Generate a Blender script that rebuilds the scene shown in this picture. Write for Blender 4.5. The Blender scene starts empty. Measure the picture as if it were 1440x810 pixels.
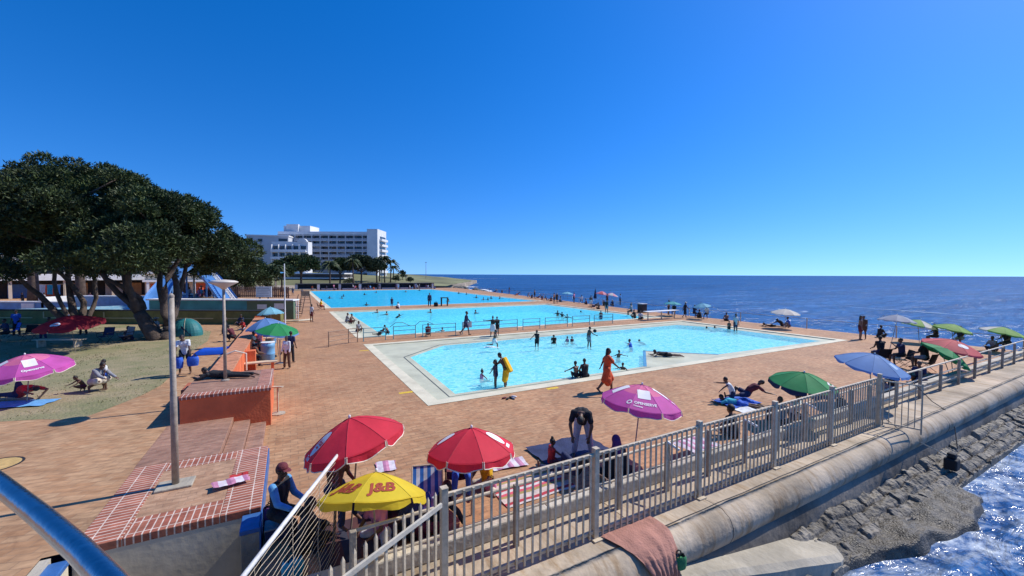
import bpy, math, random
import numpy as np
from mathutils import Vector, Matrix, noise as mnoise
from mathutils.geometry import tessellate_polygon
random.seed(7)
rad = math.radians
SC = bpy.context.scene
COL = SC.collection
# ------------------------------------------------------------------ camera
CAM_H, FPX = 4.7, 571.0
PITCH, ROLL = rad(1.9), rad(0.22)
cam_d = bpy.data.cameras.new('camera')
cam = bpy.data.objects.new('camera', cam_d); COL.objects.link(cam)
CM = Matrix.Rotation(math.pi/2-PITCH, 4, 'X') @ Matrix.Rotation(ROLL, 4, 'Z')
cam.matrix_world = Matrix.Translation((0, 0, CAM_H)) @ CM
cam_d.sensor_width = 36; cam_d.lens = FPX/1440*36
cam_d.clip_start = .05; cam_d.clip_end = 60000
SC.camera = cam

def at(px, py, z=0.0):
    """point of the ground (or of the level z) seen at a place measured in the photograph"""
    r = CM.to_3x3() @ Vector(((px-720)/FPX, (405-py)/FPX, -1))
    t = (z-CAM_H)/r.z
    return Vector((r.x*t, r.y*t, z))
def ray_y(px, py, Y):
    r = CM.to_3x3() @ Vector(((px-720)/FPX, (405-py)/FPX, -1))
    t = Y/r.y
    return Vector((r.x*t, Y, CAM_H+r.z*t))
# deck frame: u along the sea wall, v away from it
ANG = rad(28.8); CA, SA = math.cos(ANG), math.sin(ANG)
C0 = at(602, 571)
def W(u, v, z=0.0): return Vector((C0.x+u*CA-v*SA, C0.y+u*SA+v*CA, z))
def UV(p): return ((p.x-C0.x)*CA+(p.y-C0.y)*SA, -(p.x-C0.x)*SA+(p.y-C0.y)*CA)

# ------------------------------------------------------------------ materials
def nt(name):
    m = bpy.data.materials.new(name); m.use_nodes = True
    return m, m.node_tree.nodes, m.node_tree.links, m.node_tree.nodes['Principled BSDF']
def c4(c, k=1.0): return (min(1, c[0]*k), min(1, c[1]*k), min(1, c[2]*k), 1)
_pm = {}
def pm(name, col, rough=.65, var=.18, ns=4.0, bump=.12, bs=30.0, metal=0.0, coat=0.0, dirt=0.0):
    if name in _pm: return _pm[name]
    m, N, L, b = nt(name)
    tc = N.new('ShaderNodeTexCoord')
    n1 = N.new('ShaderNodeTexNoise'); n1.inputs['Scale'].default_value = ns; n1.inputs['Detail'].default_value = 6
    L.new(tc.outputs['Object'], n1.inputs['Vector'])
    rp = N.new('ShaderNodeValToRGB')
    rp.color_ramp.elements[0].position = .3; rp.color_ramp.elements[1].position = .72
    rp.color_ramp.elements[0].color = c4(col, 1-var*1.3); rp.color_ramp.elements[1].color = c4(col, 1+var)
    L.new(n1.outputs['Fac'], rp.inputs['Fac'])
    out = rp.outputs['Color']
    if dirt:
        n3 = N.new('ShaderNodeTexNoise'); n3.inputs['Scale'].default_value = ns*.37; n3.inputs['Detail'].default_value = 8; n3.inputs['Roughness'].default_value = .7
        L.new(tc.outputs['Object'], n3.inputs['Vector'])
        r3 = N.new('ShaderNodeValToRGB'); r3.color_ramp.elements[0].position = .5; r3.color_ramp.elements[1].position = .68
        L.new(n3.outputs['Fac'], r3.inputs['Fac'])
        mx = N.new('ShaderNodeMixRGB'); mx.blend_type = 'MULTIPLY'
        mx.inputs['Color2'].default_value = (1-dirt, 1-dirt*1.05, 1-dirt*1.15, 1)
        L.new(r3.outputs['Color'], mx.inputs['Fac']); L.new(out, mx.inputs['Color1']); out = mx.outputs['Color']
    L.new(out, b.inputs['Base Color'])
    b.inputs['Roughness'].default_value = rough; b.inputs['Metallic'].default_value = metal
    if coat: b.inputs['Coat Weight'].default_value = coat
    if bump:
        n2 = N.new('ShaderNodeTexNoise'); n2.inputs['Scale'].default_value = bs; n2.inputs['Detail'].default_value = 4
        L.new(tc.outputs['Object'], n2.inputs['Vector'])
        bp = N.new('ShaderNodeBump'); bp.inputs['Strength'].default_value = bump; bp.inputs['Distance'].default_value = .05
        L.new(n2.outputs['Fac'], bp.inputs['Height']); L.new(bp.outputs['Normal'], b.inputs['Normal'])
    _pm[name] = m
    return m

def brick_mat(name, c1, c2, mortar, bw, bh, msize=.008, rot=0.0, rough=.8, bump=.4, var=.35, patch=(1, 1, 1), off=.5, vs=.6, msm=.1):
    m, N, L, b = nt(name)
    tc = N.new('ShaderNodeTexCoord'); mp = N.new('ShaderNodeMapping'); mp.inputs['Rotation'].default_value = (0, 0, rot)
    L.new(tc.outputs['Object'], mp.inputs['Vector'])
    br = N.new('ShaderNodeTexBrick')
    br.inputs['Scale'].default_value = 1; br.inputs['Brick Width'].default_value = bw; br.inputs['Row Height'].default_value = bh
    br.inputs['Mortar Size'].default_value = msize; br.inputs['Mortar Smooth'].default_value = msm; br.offset = off
    br.inputs['Color1'].default_value = c4(c1); br.inputs['Color2'].default_value = c4(c2); br.inputs['Mortar'].default_value = c4(mortar)
    L.new(mp.outputs['Vector'], br.inputs['Vector'])
    n = N.new('ShaderNodeTexNoise'); n.inputs['Scale'].default_value = vs; n.inputs['Detail'].default_value = 9; n.inputs['Roughness'].default_value = .65
    L.new(tc.outputs['Object'], n.inputs['Vector'])
    rp = N.new('ShaderNodeValToRGB'); rp.color_ramp.elements[0].position = .3; rp.color_ramp.elements[1].position = .7
    rp.color_ramp.elements[0].color = (1-var*patch[0], 1-var*patch[1], 1-var*patch[2], 1); rp.color_ramp.elements[1].color = (1.0, 1.0, 1.0, 1)
    L.new(n.outputs['Fac'], rp.inputs['Fac'])
    mx = N.new('ShaderNodeMixRGB'); mx.blend_type = 'MULTIPLY'; mx.inputs['Fac'].default_value = 1
    L.new(br.outputs['Color'], mx.inputs['Color1']); L.new(rp.outputs['Color'], mx.inputs['Color2'])
    # odd single bricks that are much paler or darker
    v = N.new('ShaderNodeTexNoise'); v.inputs['Scale'].default_value = 4.2; v.inputs['Detail'].default_value = 3
    sx = N.new('ShaderNodeMapping'); sx.inputs['Scale'].default_value = (1, 2.4, 1); sx.inputs['Rotation'].default_value = (0, 0, .5)
    L.new(tc.outputs['Object'], sx.inputs['Vector']); L.new(sx.outputs['Vector'], v.inputs['Vector'])
    r2 = N.new('ShaderNodeValToRGB'); r2.color_ramp.elements[0].position = .3; r2.color_ramp.elements[0].color = (.68, .66, .64, 1)
    r2.color_ramp.elements[1].position = .7; r2.color_ramp.elements[1].color = (1.2, 1.22, 1.25, 1)
    L.new(v.outputs['Fac'], r2.inputs['Fac'])
    m2 = N.new('ShaderNodeMixRGB'); m2.blend_type = 'MULTIPLY'; m2.inputs['Fac'].default_value = .8
    L.new(mx.outputs['Color'], m2.inputs['Color1']); L.new(r2.outputs['Color'], m2.inputs['Color2'])
    st = N.new('ShaderNodeTexNoise'); st.inputs['Scale'].default_value = vs*3.1; st.inputs['Detail'].default_value = 7; st.inputs['Roughness'].default_value = .7; st.inputs['Distortion'].default_value = .7
    L.new(tc.outputs['Object'], st.inputs['Vector']); r5 = N.new('ShaderNodeValToRGB'); r5.color_ramp.elements[0].position = .57; r5.color_ramp.elements[0].color = (1, 1, 1, 1); r5.color_ramp.elements[1].position = .72; r5.color_ramp.elements[1].color = (.62, .58, .56, 1)
    L.new(st.outputs['Fac'], r5.inputs['Fac']); m5 = N.new('ShaderNodeMixRGB'); m5.blend_type = 'MULTIPLY'; m5.inputs['Fac'].default_value = 1
    L.new(m2.outputs['Color'], m5.inputs['Color1']); L.new(r5.outputs['Color'], m5.inputs['Color2']); L.new(m5.outputs['Color'], b.inputs['Base Color'])
    b.inputs['Roughness'].default_value = rough
    bp = N.new('ShaderNodeBump'); bp.inputs['Strength'].default_value = bump; bp.inputs['Distance'].default_value = .012
    ad = N.new('ShaderNodeMath'); ad.operation = 'MULTIPLY_ADD'; ad.inputs[1].default_value = 1.5
    iv = N.new('ShaderNodeMath'); iv.operation = 'SUBTRACT'; iv.inputs[0].default_value = 1
    L.new(br.outputs['Fac'], iv.inputs[1]); L.new(v.outputs['Fac'], ad.inputs[0]); L.new(iv.outputs[0], ad.inputs[2])
    L.new(ad.outputs[0], bp.inputs['Height']); L.new(bp.outputs['Normal'], b.inputs['Normal'])
    return m

def stripe_mat(name, cols, width, axis=0, rough=.85):
    """woven stripes across one local axis"""
    m, N, L, b = nt(name)
    tc = N.new('ShaderNodeTexCoord'); sp = N.new('ShaderNodeSeparateXYZ'); L.new(tc.outputs['Object'], sp.inputs[0])
    d = N.new('ShaderNodeMath'); d.operation = 'DIVIDE'; d.inputs[1].default_value = width*len(cols); L.new(sp.outputs[axis], d.inputs[0])
    f = N.new('ShaderNodeMath'); f.operation = 'FRACT'; L.new(d.outputs[0], f.inputs[0])
    rp = N.new('ShaderNodeValToRGB'); rp.color_ramp.interpolation = 'CONSTANT'
    e = rp.color_ramp.elements
    e[0].position = 0; e[0].color = c4(cols[0]); e[1].position = 1/len(cols); e[1].color = c4(cols[1])
    for i in range(2, len(cols)):
        x = e.new(i/len(cols)); x.color = c4(cols[i])
    L.new(f.outputs[0], rp.inputs['Fac'])
    n = N.new('ShaderNodeTexNoise'); n.inputs['Scale'].default_value = 9; L.new(tc.outputs['Object'], n.inputs['Vector'])
    r2 = N.new('ShaderNodeValToRGB'); r2.color_ramp.elements[0].color = (.7, .7, .7, 1); r2.color_ramp.elements[0].position = .3; r2.color_ramp.elements[1].position = .7
    L.new(n.outputs['Fac'], r2.inputs['Fac'])
    mx = N.new('ShaderNodeMixRGB'); mx.blend_type = 'MULTIPLY'; mx.inputs['Fac'].default_value = 1
    L.new(rp.outputs['Color'], mx.inputs['Color1']); L.new(r2.outputs['Color'], mx.inputs['Color2'])
    L.new(mx.outputs['Color'], b.inputs['Base Color']); b.inputs['Roughness'].default_value = rough
    return m

def water_mat(name, tint, body, amount, rip=2.2, strength=.35, stretch=(1, 1, 1), ior=1.12):
    """clear pool water: tinted see-through + a little scattered colour + mirror by angle, rippled"""
    m, N, L, b = nt(name)
    N.remove(b); out = N['Material Output']
    tc = N.new('ShaderNodeTexCoord'); mp = N.new('ShaderNodeMapping'); mp.inputs['Scale'].default_value = stretch
    L.new(tc.outputs['Object'], mp.inputs['Vector'])
    n1 = N.new('ShaderNodeTexNoise'); n1.inputs['Scale'].default_value = rip; n1.inputs['Detail'].default_value = 3; n1.inputs['Distortion'].default_value = 1.2
    L.new(mp.outputs['Vector'], n1.inputs['Vector'])
    bp = N.new('ShaderNodeBump'); bp.inputs['Strength'].default_value = strength; bp.inputs['Distance'].default_value = .08
    L.new(n1.outputs['Fac'], bp.inputs['Height'])
    tr = N.new('ShaderNodeBsdfTransparent'); tr.inputs['Color'].default_value = c4(tint)
    df = N.new('ShaderNodeBsdfDiffuse'); L.new(bp.outputs['Normal'], df.inputs['Normal'])
    n2 = N.new('ShaderNodeTexNoise'); n2.inputs['Scale'].default_value = rip*1.5; n2.inputs['Detail'].default_value = 4; n2.inputs['Distortion'].default_value = 1.5
    L.new(mp.outputs['Vector'], n2.inputs['Vector'])
    rp = N.new('ShaderNodeValToRGB'); rp.color_ramp.elements[0].position = .36; rp.color_ramp.elements[1].position = .64
    rp.color_ramp.elements[0].color = (body[0]*.45, body[1]*.72, body[2]*.86, 1); rp.color_ramp.elements[1].color = (min(1, body[0]*1.7), min(1, body[1]*1.2), min(1, body[2]*1.08), 1)  # light and dark of refracting ripples painted into the body colour
    L.new(n2.outputs['Fac'], rp.inputs['Fac']); L.new(rp.outputs['Color'], df.inputs['Color'])
    m1 = N.new('ShaderNodeMixShader'); m1.inputs[0].default_value = amount
    L.new(tr.outputs[0], m1.inputs[1]); L.new(df.outputs[0], m1.inputs[2])
    gl = N.new('ShaderNodeBsdfGlossy'); gl.inputs['Roughness'].default_value = .06; L.new(bp.outputs['Normal'], gl.inputs['Normal'])
    fr = N.new('ShaderNodeFresnel'); fr.inputs['IOR'].default_value = ior; L.new(bp.outputs['Normal'], fr.inputs['Normal'])
    cl = N.new('ShaderNodeMath'); cl.operation = 'MINIMUM'; cl.inputs[1].default_value = .20; L.new(fr.outputs[0], cl.inputs[0])
    m2 = N.new('ShaderNodeMixShader'); L.new(cl.outputs[0], m2.inputs[0]); L.new(m1.outputs[0], m2.inputs[1]); L.new(gl.outputs[0], m2.inputs[2])
    L.new(m2.outputs[0], out.inputs['Surface'])
    return m

# ------------------------------------------------------------------ mesh building
class MB:
    def __init__(s): s.v = []; s.f = []; s.m = []; s.mi = 0
    def add(s, vs, fs):
        o = len(s.v); s.v += [tuple(v) for v in vs]
        for f in fs: s.f.append(tuple(i+o for i in f)); s.m.append(s.mi)
        return s
    def box(s, x0, x1, y0, y1, z0, z1, M=None):
        vs = [Vector(p) for p in ((x0,y0,z0),(x1,y0,z0),(x1,y1,z0),(x0,y1,z0),(x0,y0,z1),(x1,y0,z1),(x1,y1,z1),(x0,y1,z1))]
        if M: vs = [M @ p for p in vs]
        return s.add(vs, [(0,3,2,1),(4,5,6,7),(0,1,5,4),(1,2,6,5),(2,3,7,6),(3,0,4,7)])
    def tube(s, pts, r, n=8, r1=None, cap=True):
        pts = [Vector(p) for p in pts]; k = len(pts); vs = []; fs = []
        up = Vector((0, 0, 1))
        for i, p in enumerate(pts):
            d = (pts[min(i+1, k-1)]-pts[max(i-1, 0)]).normalized()
            a = d.cross(up) if abs(d.z) < .95 else d.cross(Vector((1, 0, 0)))
            a.normalize(); b = d.cross(a)
            if isinstance(r, (list, tuple)): rr = r[i]
            else: rr = r if r1 is None else r+(r1-r)*i/(k-1)
            for j in range(n):
                t = 2*math.pi*j/n; vs.append(p+a*(rr*math.cos(t))+b*(rr*math.sin(t)))
        for i in range(k-1):
            for j in range(n):
                fs.append((i*n+j, i*n+(j+1) % n, (i+1)*n+(j+1) % n, (i+1)*n+j))
        if cap: fs += [tuple(range(n-1, -1, -1)), tuple(range((k-1)*n, k*n))]
        return s.add(vs, fs)
    def lathe(s, prof, n=20, c=(0, 0, 0), cap=True):
        vs = []; fs = []; k = len(prof)
        for r, z in prof:
            for j in range(n):
                t = 2*math.pi*j/n; vs.append((c[0]+r*math.cos(t), c[1]+r*math.sin(t), c[2]+z))
        for i in range(k-1):
            for j in range(n): fs.append((i*n+j, i*n+(j+1) % n, (i+1)*n+(j+1) % n, (i+1)*n+j))
        if cap: fs += [tuple(range(n-1, -1, -1)), tuple(range((k-1)*n, k*n))]
        return s.add(vs, fs)
    def ell(s, c, rx, ry, rz, n=12, k=7, M=None):
        vs = []; fs = []
        for i in range(k+1):
            a = math.pi*i/k-math.pi/2
            for j in range(n):
                t = 2*math.pi*j/n
                p = Vector((rx*math.cos(a)*math.cos(t), ry*math.cos(a)*math.sin(t), rz*math.sin(a)))
                if M: p = M @ p
                vs.append(p+Vector(c))
        for i in range(k):
            for j in range(n): fs.append((i*n+j, i*n+(j+1) % n, (i+1)*n+(j+1) % n, (i+1)*n+j))
        return s.add(vs, fs)
    def prism(s, poly, z0, z1):
        n = len(poly)
        vs = [(p[0], p[1], z0) for p in poly]+[(p[0], p[1], z1) for p in poly]
        return s.add(vs, [tuple(range(n-1, -1, -1)), tuple(range(n, 2*n))]+[(i, (i+1) % n, n+(i+1) % n, n+i) for i in range(n)])
    def grid(s, fn, nu, nv):
        vs = [fn(i/nu, j/nv) for j in range(nv+1) for i in range(nu+1)]
        w = nu+1
        return s.add(vs, [(j*w+i, j*w+i+1, (j+1)*w+i+1, (j+1)*w+i) for j in range(nv) for i in range(nu)])
    def flat(s, outer, holes=(), z=0.0, zh=None):
        """a level (or from edge to hole sloping) sheet with holes"""
        loops = [[Vector((p[0], p[1], 0)) for p in outer]]+[[Vector((p[0], p[1], 0)) for p in h] for h in holes]
        tris = tessellate_polygon(loops)
        vs = [(p.x, p.y, z) for p in loops[0]]
        for i, h in enumerate(loops[1:]): vs += [(p.x, p.y, z if zh is None else zh) for p in h]
        fs = []
        for t in tris:
            a, b, c = (Vector(vs[i]) for i in t)
            fs.append(tuple(t) if (b-a).cross(c-a).z > 0 else tuple(reversed(t)))
        return s.add(vs, fs)
    def build(s, name, mats, parent=None, smooth=False, bevel=0.0, loc=None, rotz=None):
        me = bpy.data.meshes.new(name); me.from_pydata(s.v, [], s.f)
        mats = mats if isinstance(mats, (list, tuple)) else [mats]
        for m in mats: me.materials.append(m)
        if len(mats) > 1: me.polygons.foreach_set('material_index', s.m)
        if smooth: me.polygons.foreach_set('use_smooth', [True]*len(me.polygons))
        o = bpy.data.objects.new(name, me); COL.objects.link(o)
        if parent: o.parent = parent
        if loc is not None: o.location = loc
        if rotz is not None: o.rotation_euler = (0, 0, rotz)
        if bevel:
            b = o.modifiers.new('bevel', 'BEVEL'); b.width = bevel; b.segments = 2; b.limit_method = 'ANGLE'
        return o

def thing(name, label, cat, loc=(0, 0, 0), rotz=0.0, group=None):
    o = bpy.data.objects.new(name, None); COL.objects.link(o)
    o.location = loc; o.rotation_euler = (0, 0, rotz); o.empty_display_size = .2
    return tag(o, label, cat, group)
def tag(o, label, cat, group=None, kind=None):
    o['label'] = label; o['category'] = cat
    if group: o['group'] = group
    if kind: o['kind'] = kind
    return o
def struct(o, label=None):
    o['kind'] = 'structure'
    if label: o['label'] = label
    return o
def frame(o):
    o.location = (C0.x, C0.y, 0); o.rotation_euler = (0, 0, ANG); return o
def dup(root, loc, rotz=None, label=None, group=None):
    r = root.copy(); COL.objects.link(r); r.location = loc
    if rotz is not None: r.rotation_euler = (0, 0, rotz)
    if label: r['label'] = label
    if group: r['group'] = group
    for ch in list(root.children):
        c = ch.copy(); COL.objects.link(c); c.parent = r
        for g in ch.children:
            d = g.copy(); COL.objects.link(d); d.parent = c
    return r
def text_mesh(txt, size=1.0, shear=0.0, bold=0.0):
    cu = bpy.data.curves.new('text', 'FONT'); cu.body = txt; cu.size = size; cu.align_x = 'CENTER'; cu.align_y = 'CENTER'; cu.shear = shear; cu.offset = bold; cu.resolution_u = 3
    o = bpy.data.objects.new('text', cu); COL.objects.link(o)
    dg = bpy.context.evaluated_depsgraph_get()
    me = bpy.data.meshes.new_from_object(o.evaluated_get(dg))
    vs = [tuple(v.co) for v in me.vertices]; fs = [tuple(p.vertices) for p in me.polygons]
    bpy.data.objects.remove(o); bpy.data.meshes.remove(me)
    return vs, fs

# ------------------------------------------------------------------ light
SUN_AZ = Vector((.90, .436)).normalized(); SUN_EL = rad(47)
wd = bpy.data.worlds.new('World'); SC.world = wd; wd.use_nodes = True
N, L = wd.node_tree.nodes, wd.node_tree.links
bg = N['Background']; sky = N.new('ShaderNodeTexSky'); sky.sky_type = 'NISHITA'; sky.sun_disc = False
sky.sun_elevation = SUN_EL; sky.sun_rotation = math.atan2(SUN_AZ.x, SUN_AZ.y)
sky.altitude = 0; sky.air_density = 1.0; sky.dust_density = .25; sky.ozone_density = 2.5
tcw = N.new('ShaderNodeTexCoord'); lift = N.new('ShaderNodeVectorMath'); lift.operation = 'ADD'; lift.inputs[1].default_value = (0, 0, .095)
nrmv = N.new('ShaderNodeVectorMath'); nrmv.operation = 'NORMALIZE'   # keeps the dusty yellow band below the horizon
L.new(tcw.outputs['Generated'], lift.inputs[0]); L.new(lift.outputs[0], nrmv.inputs[0]); L.new(nrmv.outputs[0], sky.inputs['Vector'])
tint = N.new('ShaderNodeMixRGB'); tint.blend_type = 'MULTIPLY'; tint.inputs['Fac'].default_value = 1; tint.inputs['Color2'].default_value = (.80, .93, 1.26, 1)
hs = N.new('ShaderNodeHueSaturation'); hs.inputs['Saturation'].default_value = 1.24
L.new(sky.outputs[0], tint.inputs['Color1']); L.new(tint.outputs['Color'], hs.inputs['Color']); L.new(hs.outputs[0], bg.inputs['Color']); bg.inputs['Strength'].default_value = .142
sd = bpy.data.lights.new('sun', 'SUN'); sd.energy = 5.0; sd.angle = rad(.5); sd.color = (1, .955, .88)
so = bpy.data.objects.new('sun', sd); COL.objects.link(so); so.location = (30, 20, 40)
sv = Vector((SUN_AZ.x*math.cos(SUN_EL), SUN_AZ.y*math.cos(SUN_EL), math.sin(SUN_EL)))
so.rotation_euler = sv.to_track_quat('Z', 'Y').to_euler()
SC.view_settings.view_transform = 'Standard'; SC.view_settings.look = 'None'; SC.view_settings.exposure = 0
SC.cycles.max_bounces = 6; SC.cycles.transparent_max_bounces = 12; SC.cycles.caustics_reflective = False; SC.cycles.caustics_refractive = False
# ================================================================== SETTING
M_DECK = brick_mat('deck_pavers', (.49, .24, .108), (.575, .32, .158), (.40, .225, .115), .36, .18, .011, rot=.0, bump=.35, var=.34, vs=.4)
M_TERR = brick_mat('terrace_pavers', (.49, .26, .122), (.575, .345, .18), (.42, .25, .135), .36, .18, .009, rot=.3, bump=.3, var=.36, vs=.4)
M_STEP = brick_mat('step_bricks', (.36, .18, .115), (.43, .235, .15), (.36, .22, .16), .22, .11, .008, bump=.3, var=.35, vs=1.5)
M_RED_A = brick_mat('border_bricks', (.36, .105, .06), (.44, .15, .085), (.78, .62, .5), .36, .105, .011, bump=.6, var=.3, vs=2, off=0)
M_RED_B = brick_mat('border_bricks_turned', (.36, .105, .06), (.44, .15, .085), (.78, .62, .5), .36, .105, .011, rot=math.pi/2, bump=.6, var=.3, vs=2, off=0)
M_TAN = brick_mat('infill_bricks', (.47, .26, .145), (.56, .34, .20), (.42, .25, .15), .23, .115, .006, rot=.0, bump=.4, var=.35, vs=1.8)
M_CONC = pm('sea_wall_concrete', (.5, .41, .3), .85, .22, 1.3, .5, 9, dirt=.35)
M_CONC_D = pm('rough_concrete', (.41, .365, .285), .9, .25, 1.1, .6, 7, dirt=.4)
M_KERB = pm('kerb_concrete', (.50, .445, .355), .88, .22, 2, .45, 14, dirt=.3)
M_COPE = pm('pool_coping_concrete', (.68, .62, .45), .8, .12, 1.2, .2, 18, dirt=.22)
M_APRON = pm('pool_apron_plaster', (.54, .53, .375), .6, .12, .8, .1, 10, dirt=.22)
M_ORANGE = pm('orange_plaster', (.72, .165, .055), .8, .14, 1.4, .25, 14, dirt=.25)
M_WHITE = pm('white_paint', (.80, .79, .76), .6, .07, 3, .08, 20, dirt=.12)
M_BLUEP = pm('blue_paint', (.045, .14, .36), .45, .15, 5, .12, 20, dirt=.2)
M_DARK = pm('dark_recess', (.018, .018, .022), .8, .2, 4, .05)
M_GALV = pm('weathered_galvanised_steel', (.56, .455, .315), .55, .2, 8, .15, 40)
M_POLE = pm('old_steel_pole', (.36, .30, .235), .6, .22, 9, .12, 35)

POOLS = {'near': (0, 31.4, 0.0, 14.35), 'middle': (0, 32.4, 17.3, 41.0), 'far': (0, 35.5, 46.5, 110.5)}
def rect(a): return [(a[0], a[2]), (a[1], a[2]), (a[1], a[3]), (a[0], a[3])]
# deck sheet with the three pools cut out
mb = MB(); mb.flat([(-4.75, -7.45), (36.1, -7.45), (36.3, 20), (38.5, 40), (41, 60), (46.2, 113), (46.6, 121), (-6.3, 121), (-6.3, -5.3), (-4.75, -5.3)], [rect(POOLS[k]) for k in POOLS], 0)
struct(frame(mb.build('pool_deck', M_DECK)))
mb = MB(); mb.flat([(-7.3, -5.35), (-7.3, -2.3), (-5.8, -2.3), (-5.8, .55), (-6.3, .55), (-6.3, 121), (-140, 121), (-140, -9), (-7.62, -9), (-7.62, -5.35)], (), .4)
mb.add([(-6.3, 26, .4), (-6.3, 121, .4), (-6.3, 121, 0), (-6.3, 26, 0)], [(0, 1, 2, 3)])
struct(frame(mb.build('paved_terrace', M_TERR)))
# dry lawn under the trees
gp = [(0, 592), (60, 588), (110, 590), (150, 577), (205, 555), (232, 541), (250, 520), (268, 497), (290, 480), (297, 466), (250, 458), (150, 456), (-60, 458), (-200, 470), (-420, 560), (-200, 600)]
pts = [at(x, y, .404) for x, y in gp]
mb = MB(); mb.flat([(p.x+random.uniform(-.1, .1), p.y+random.uniform(-.1, .1)) for p in pts], (), .404)
m, N, L, b = nt('dry_lawn')
tc = N.new('ShaderNodeTexCoord'); n1 = N.new('ShaderNodeTexNoise'); n1.inputs['Scale'].default_value = .55; n1.inputs['Detail'].default_value = 9; n1.inputs['Roughness'].default_value = .7
L.new(tc.outputs['Object'], n1.inputs['Vector']); rp = N.new('ShaderNodeValToRGB'); e = rp.color_ramp.elements
e[0].position = .36; e[0].color = (.185, .185, .08, 1); e[1].position = .62; e[1].color = (.335, .265, .155, 1); x = e.new(.48); x.color = (.25, .22, .112, 1)
L.new(n1.outputs['Fac'], rp.inputs['Fac']); L.new(rp.outputs['Color'], b.inputs['Base Color']); b.inputs['Roughness'].default_value = .95
n2 = N.new('ShaderNodeTexNoise'); n2.inputs['Scale'].default_value = 14; n2.inputs['Detail'].default_value = 5; L.new(tc.outputs['Object'], n2.inputs['Vector'])
bp = N.new('ShaderNodeBump'); bp.inputs['Strength'].default_value = .8; bp.inputs['Distance'].default_value = .06; L.new(n2.outputs['Fac'], bp.inputs['Height']); L.new(bp.outputs['Normal'], b.inputs['Normal'])
M_LAWN = m
struct(mb.build('dry_lawn', M_LAWN))
# grass tufts on the lawn: nobody could count them
def in_poly(x, y, P):
    c = False
    for i in range(len(P)):
        a, b_ = P[i], P[i-1]
        if (a.y > y) != (b_.y > y) and x < (b_.x-a.x)*(y-a.y)/(b_.y-a.y)+a.x: c = not c
    return c
mb = MB(); rg = random.Random(3); k = 0
while k < 2600:
    x, y = rg.uniform(-34, -11), rg.uniform(11.5, 33)
    if not in_poly(x, y, pts) or mnoise.noise((x*.5, y*.5, 3)) < -.02: continue
    k += 1
    for q in range(3):
        a = rg.uniform(0, 6.28); h = rg.uniform(.02, .055); d = Vector((math.cos(a), math.sin(a), 0)); t = Vector((-d.y, d.x, 0))*.012
        p = Vector((x+rg.uniform(-.06, .06), y+rg.uniform(-.06, .06), .404))
        mb.add([p-t, p+t, p+d*h*.7+Vector((0, 0, h))], [(0, 1, 2)])
tag(mb.build('lawn_grass', pm('grass_blades', (.24, .215, .095), .9, .3, 1.2, 0)), 'short dry grass growing in patches on the sandy lawn', 'grass', kind='stuff')

# ---- pools
def pool(key, water, wz, floor_z, fcol, tint, body, amount, rip, strength):
    R = POOLS[key]; o = rect(R)
    inn = [(R[0]+.5, R[2]+.5), (R[1]-.5, R[2]+.5), (R[1]-.5, R[3]-.5), (R[0]+.5, R[3]-.5)]
    mb = MB(); mb.flat(o, [inn], .012)
    for i in range(4):
        a, b_ = inn[i], inn[(i+1) % 4]; mb.add([(a[0], a[1], .012), (b_[0], b_[1], .012), (b_[0], b_[1], -.06), (a[0], a[1], -.06)], [(3, 2, 1, 0)])
    struct(frame(mb.build('pool_coping', M_COPE)))
    mb = MB(); mb.flat(inn, [water], -.05, wz+.004)
    struct(frame(mb.build('pool_apron', M_APRON)))
    # dark grey tiled gutter line a hand's breadth outside the water
    g = []; n = len(water); cx = sum(p[0] for p in water)/n; cy = sum(p[1] for p in water)/n
    def off(P, d):
        out = []
        for i in range(len(P)):
            p0, p1, p2 = (Vector(P[(i+k) % len(P)]) for k in (-1, 0, 1))
            e1 = (p1-p0).normalized(); e2 = (p2-p1).normalized()
            n1 = Vector((e1.y, -e1.x)); n2 = Vector((e2.y, -e2.x)); nn = (n1+n2); nn /= max(.35, nn.length_squared/2)
            out.append(tuple(p1+nn*d))
        return out
    if key == 'near':
        a, b_ = off(water, .33), off(water, .37)
        mb = MB()
        for i in range(n):
            j = (i+1) % n
            if i in (1, 2, 3, 4): continue
            mb.add([(a[i][0], a[i][1], wz+.03), (a[j][0], a[j][1], wz+.03), (b_[j][0], b_[j][1], wz+.036), (b_[i][0], b_[i][1], wz+.036)], [(3, 2, 1, 0)])
        struct(frame(mb.build('pool_gutter', pm('gutter_tile', (.12, .13, .11), .7, .2, 5, 0))))
    mb = MB(); mb.flat(water, (), floor_z)
    for i in range(n):
        a, b_ = water[i], water[(i+1) % n]; mb.add([(a[0], a[1], wz+.004), (b_[0], b_[1], wz+.004), (b_[0], b_[1], floor_z), (a[0], a[1], floor_z)], [(3, 2, 1, 0)])
    if key == 'far':   # lane lines on the floor
        mb.mi = 1
        for i in range(1, 9):
            u = R[0]+i*(R[1]-R[0])/9
            mb.box(u-.22, u+.22, R[2]+3, R[3]-3, floor_z+.004, floor_z+.008)
    struct(frame(mb.build('pool_basin', [fcol, M_BLUEP])))
    mb = MB(); mb.flat(water, (), wz)
    struct(frame(mb.build('pool_water', water_mat(key+'_water', tint, body, amount, rip, strength, ior=1.12 if key == 'near' else 1.06))))
F1 = pm('pale_blue_pool_floor', (.34, .86, .90), .7, .08, 2.5, 0)
F2 = pm('blue_pool_floor', (.15, .80, .95), .7, .08, 1.2, 0)
F3 = pm('deep_blue_pool_floor', (.055, .62, .98), .7, .08, 1.0, 0)
near_w = [(1.5, 1.25), (11.95, 1.2), (15.35, 4.45), (18.5, 1.45), (29.9, 1.1), (30.2, 9.4), (28.4, 12.5), (4.75, 12.0), (1.8, 9.2)]
pool('near', near_w, -.10, -.42, F1, (.9, 1, .97), (.34, .86, .86), .45, 1.9, .6)
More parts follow.
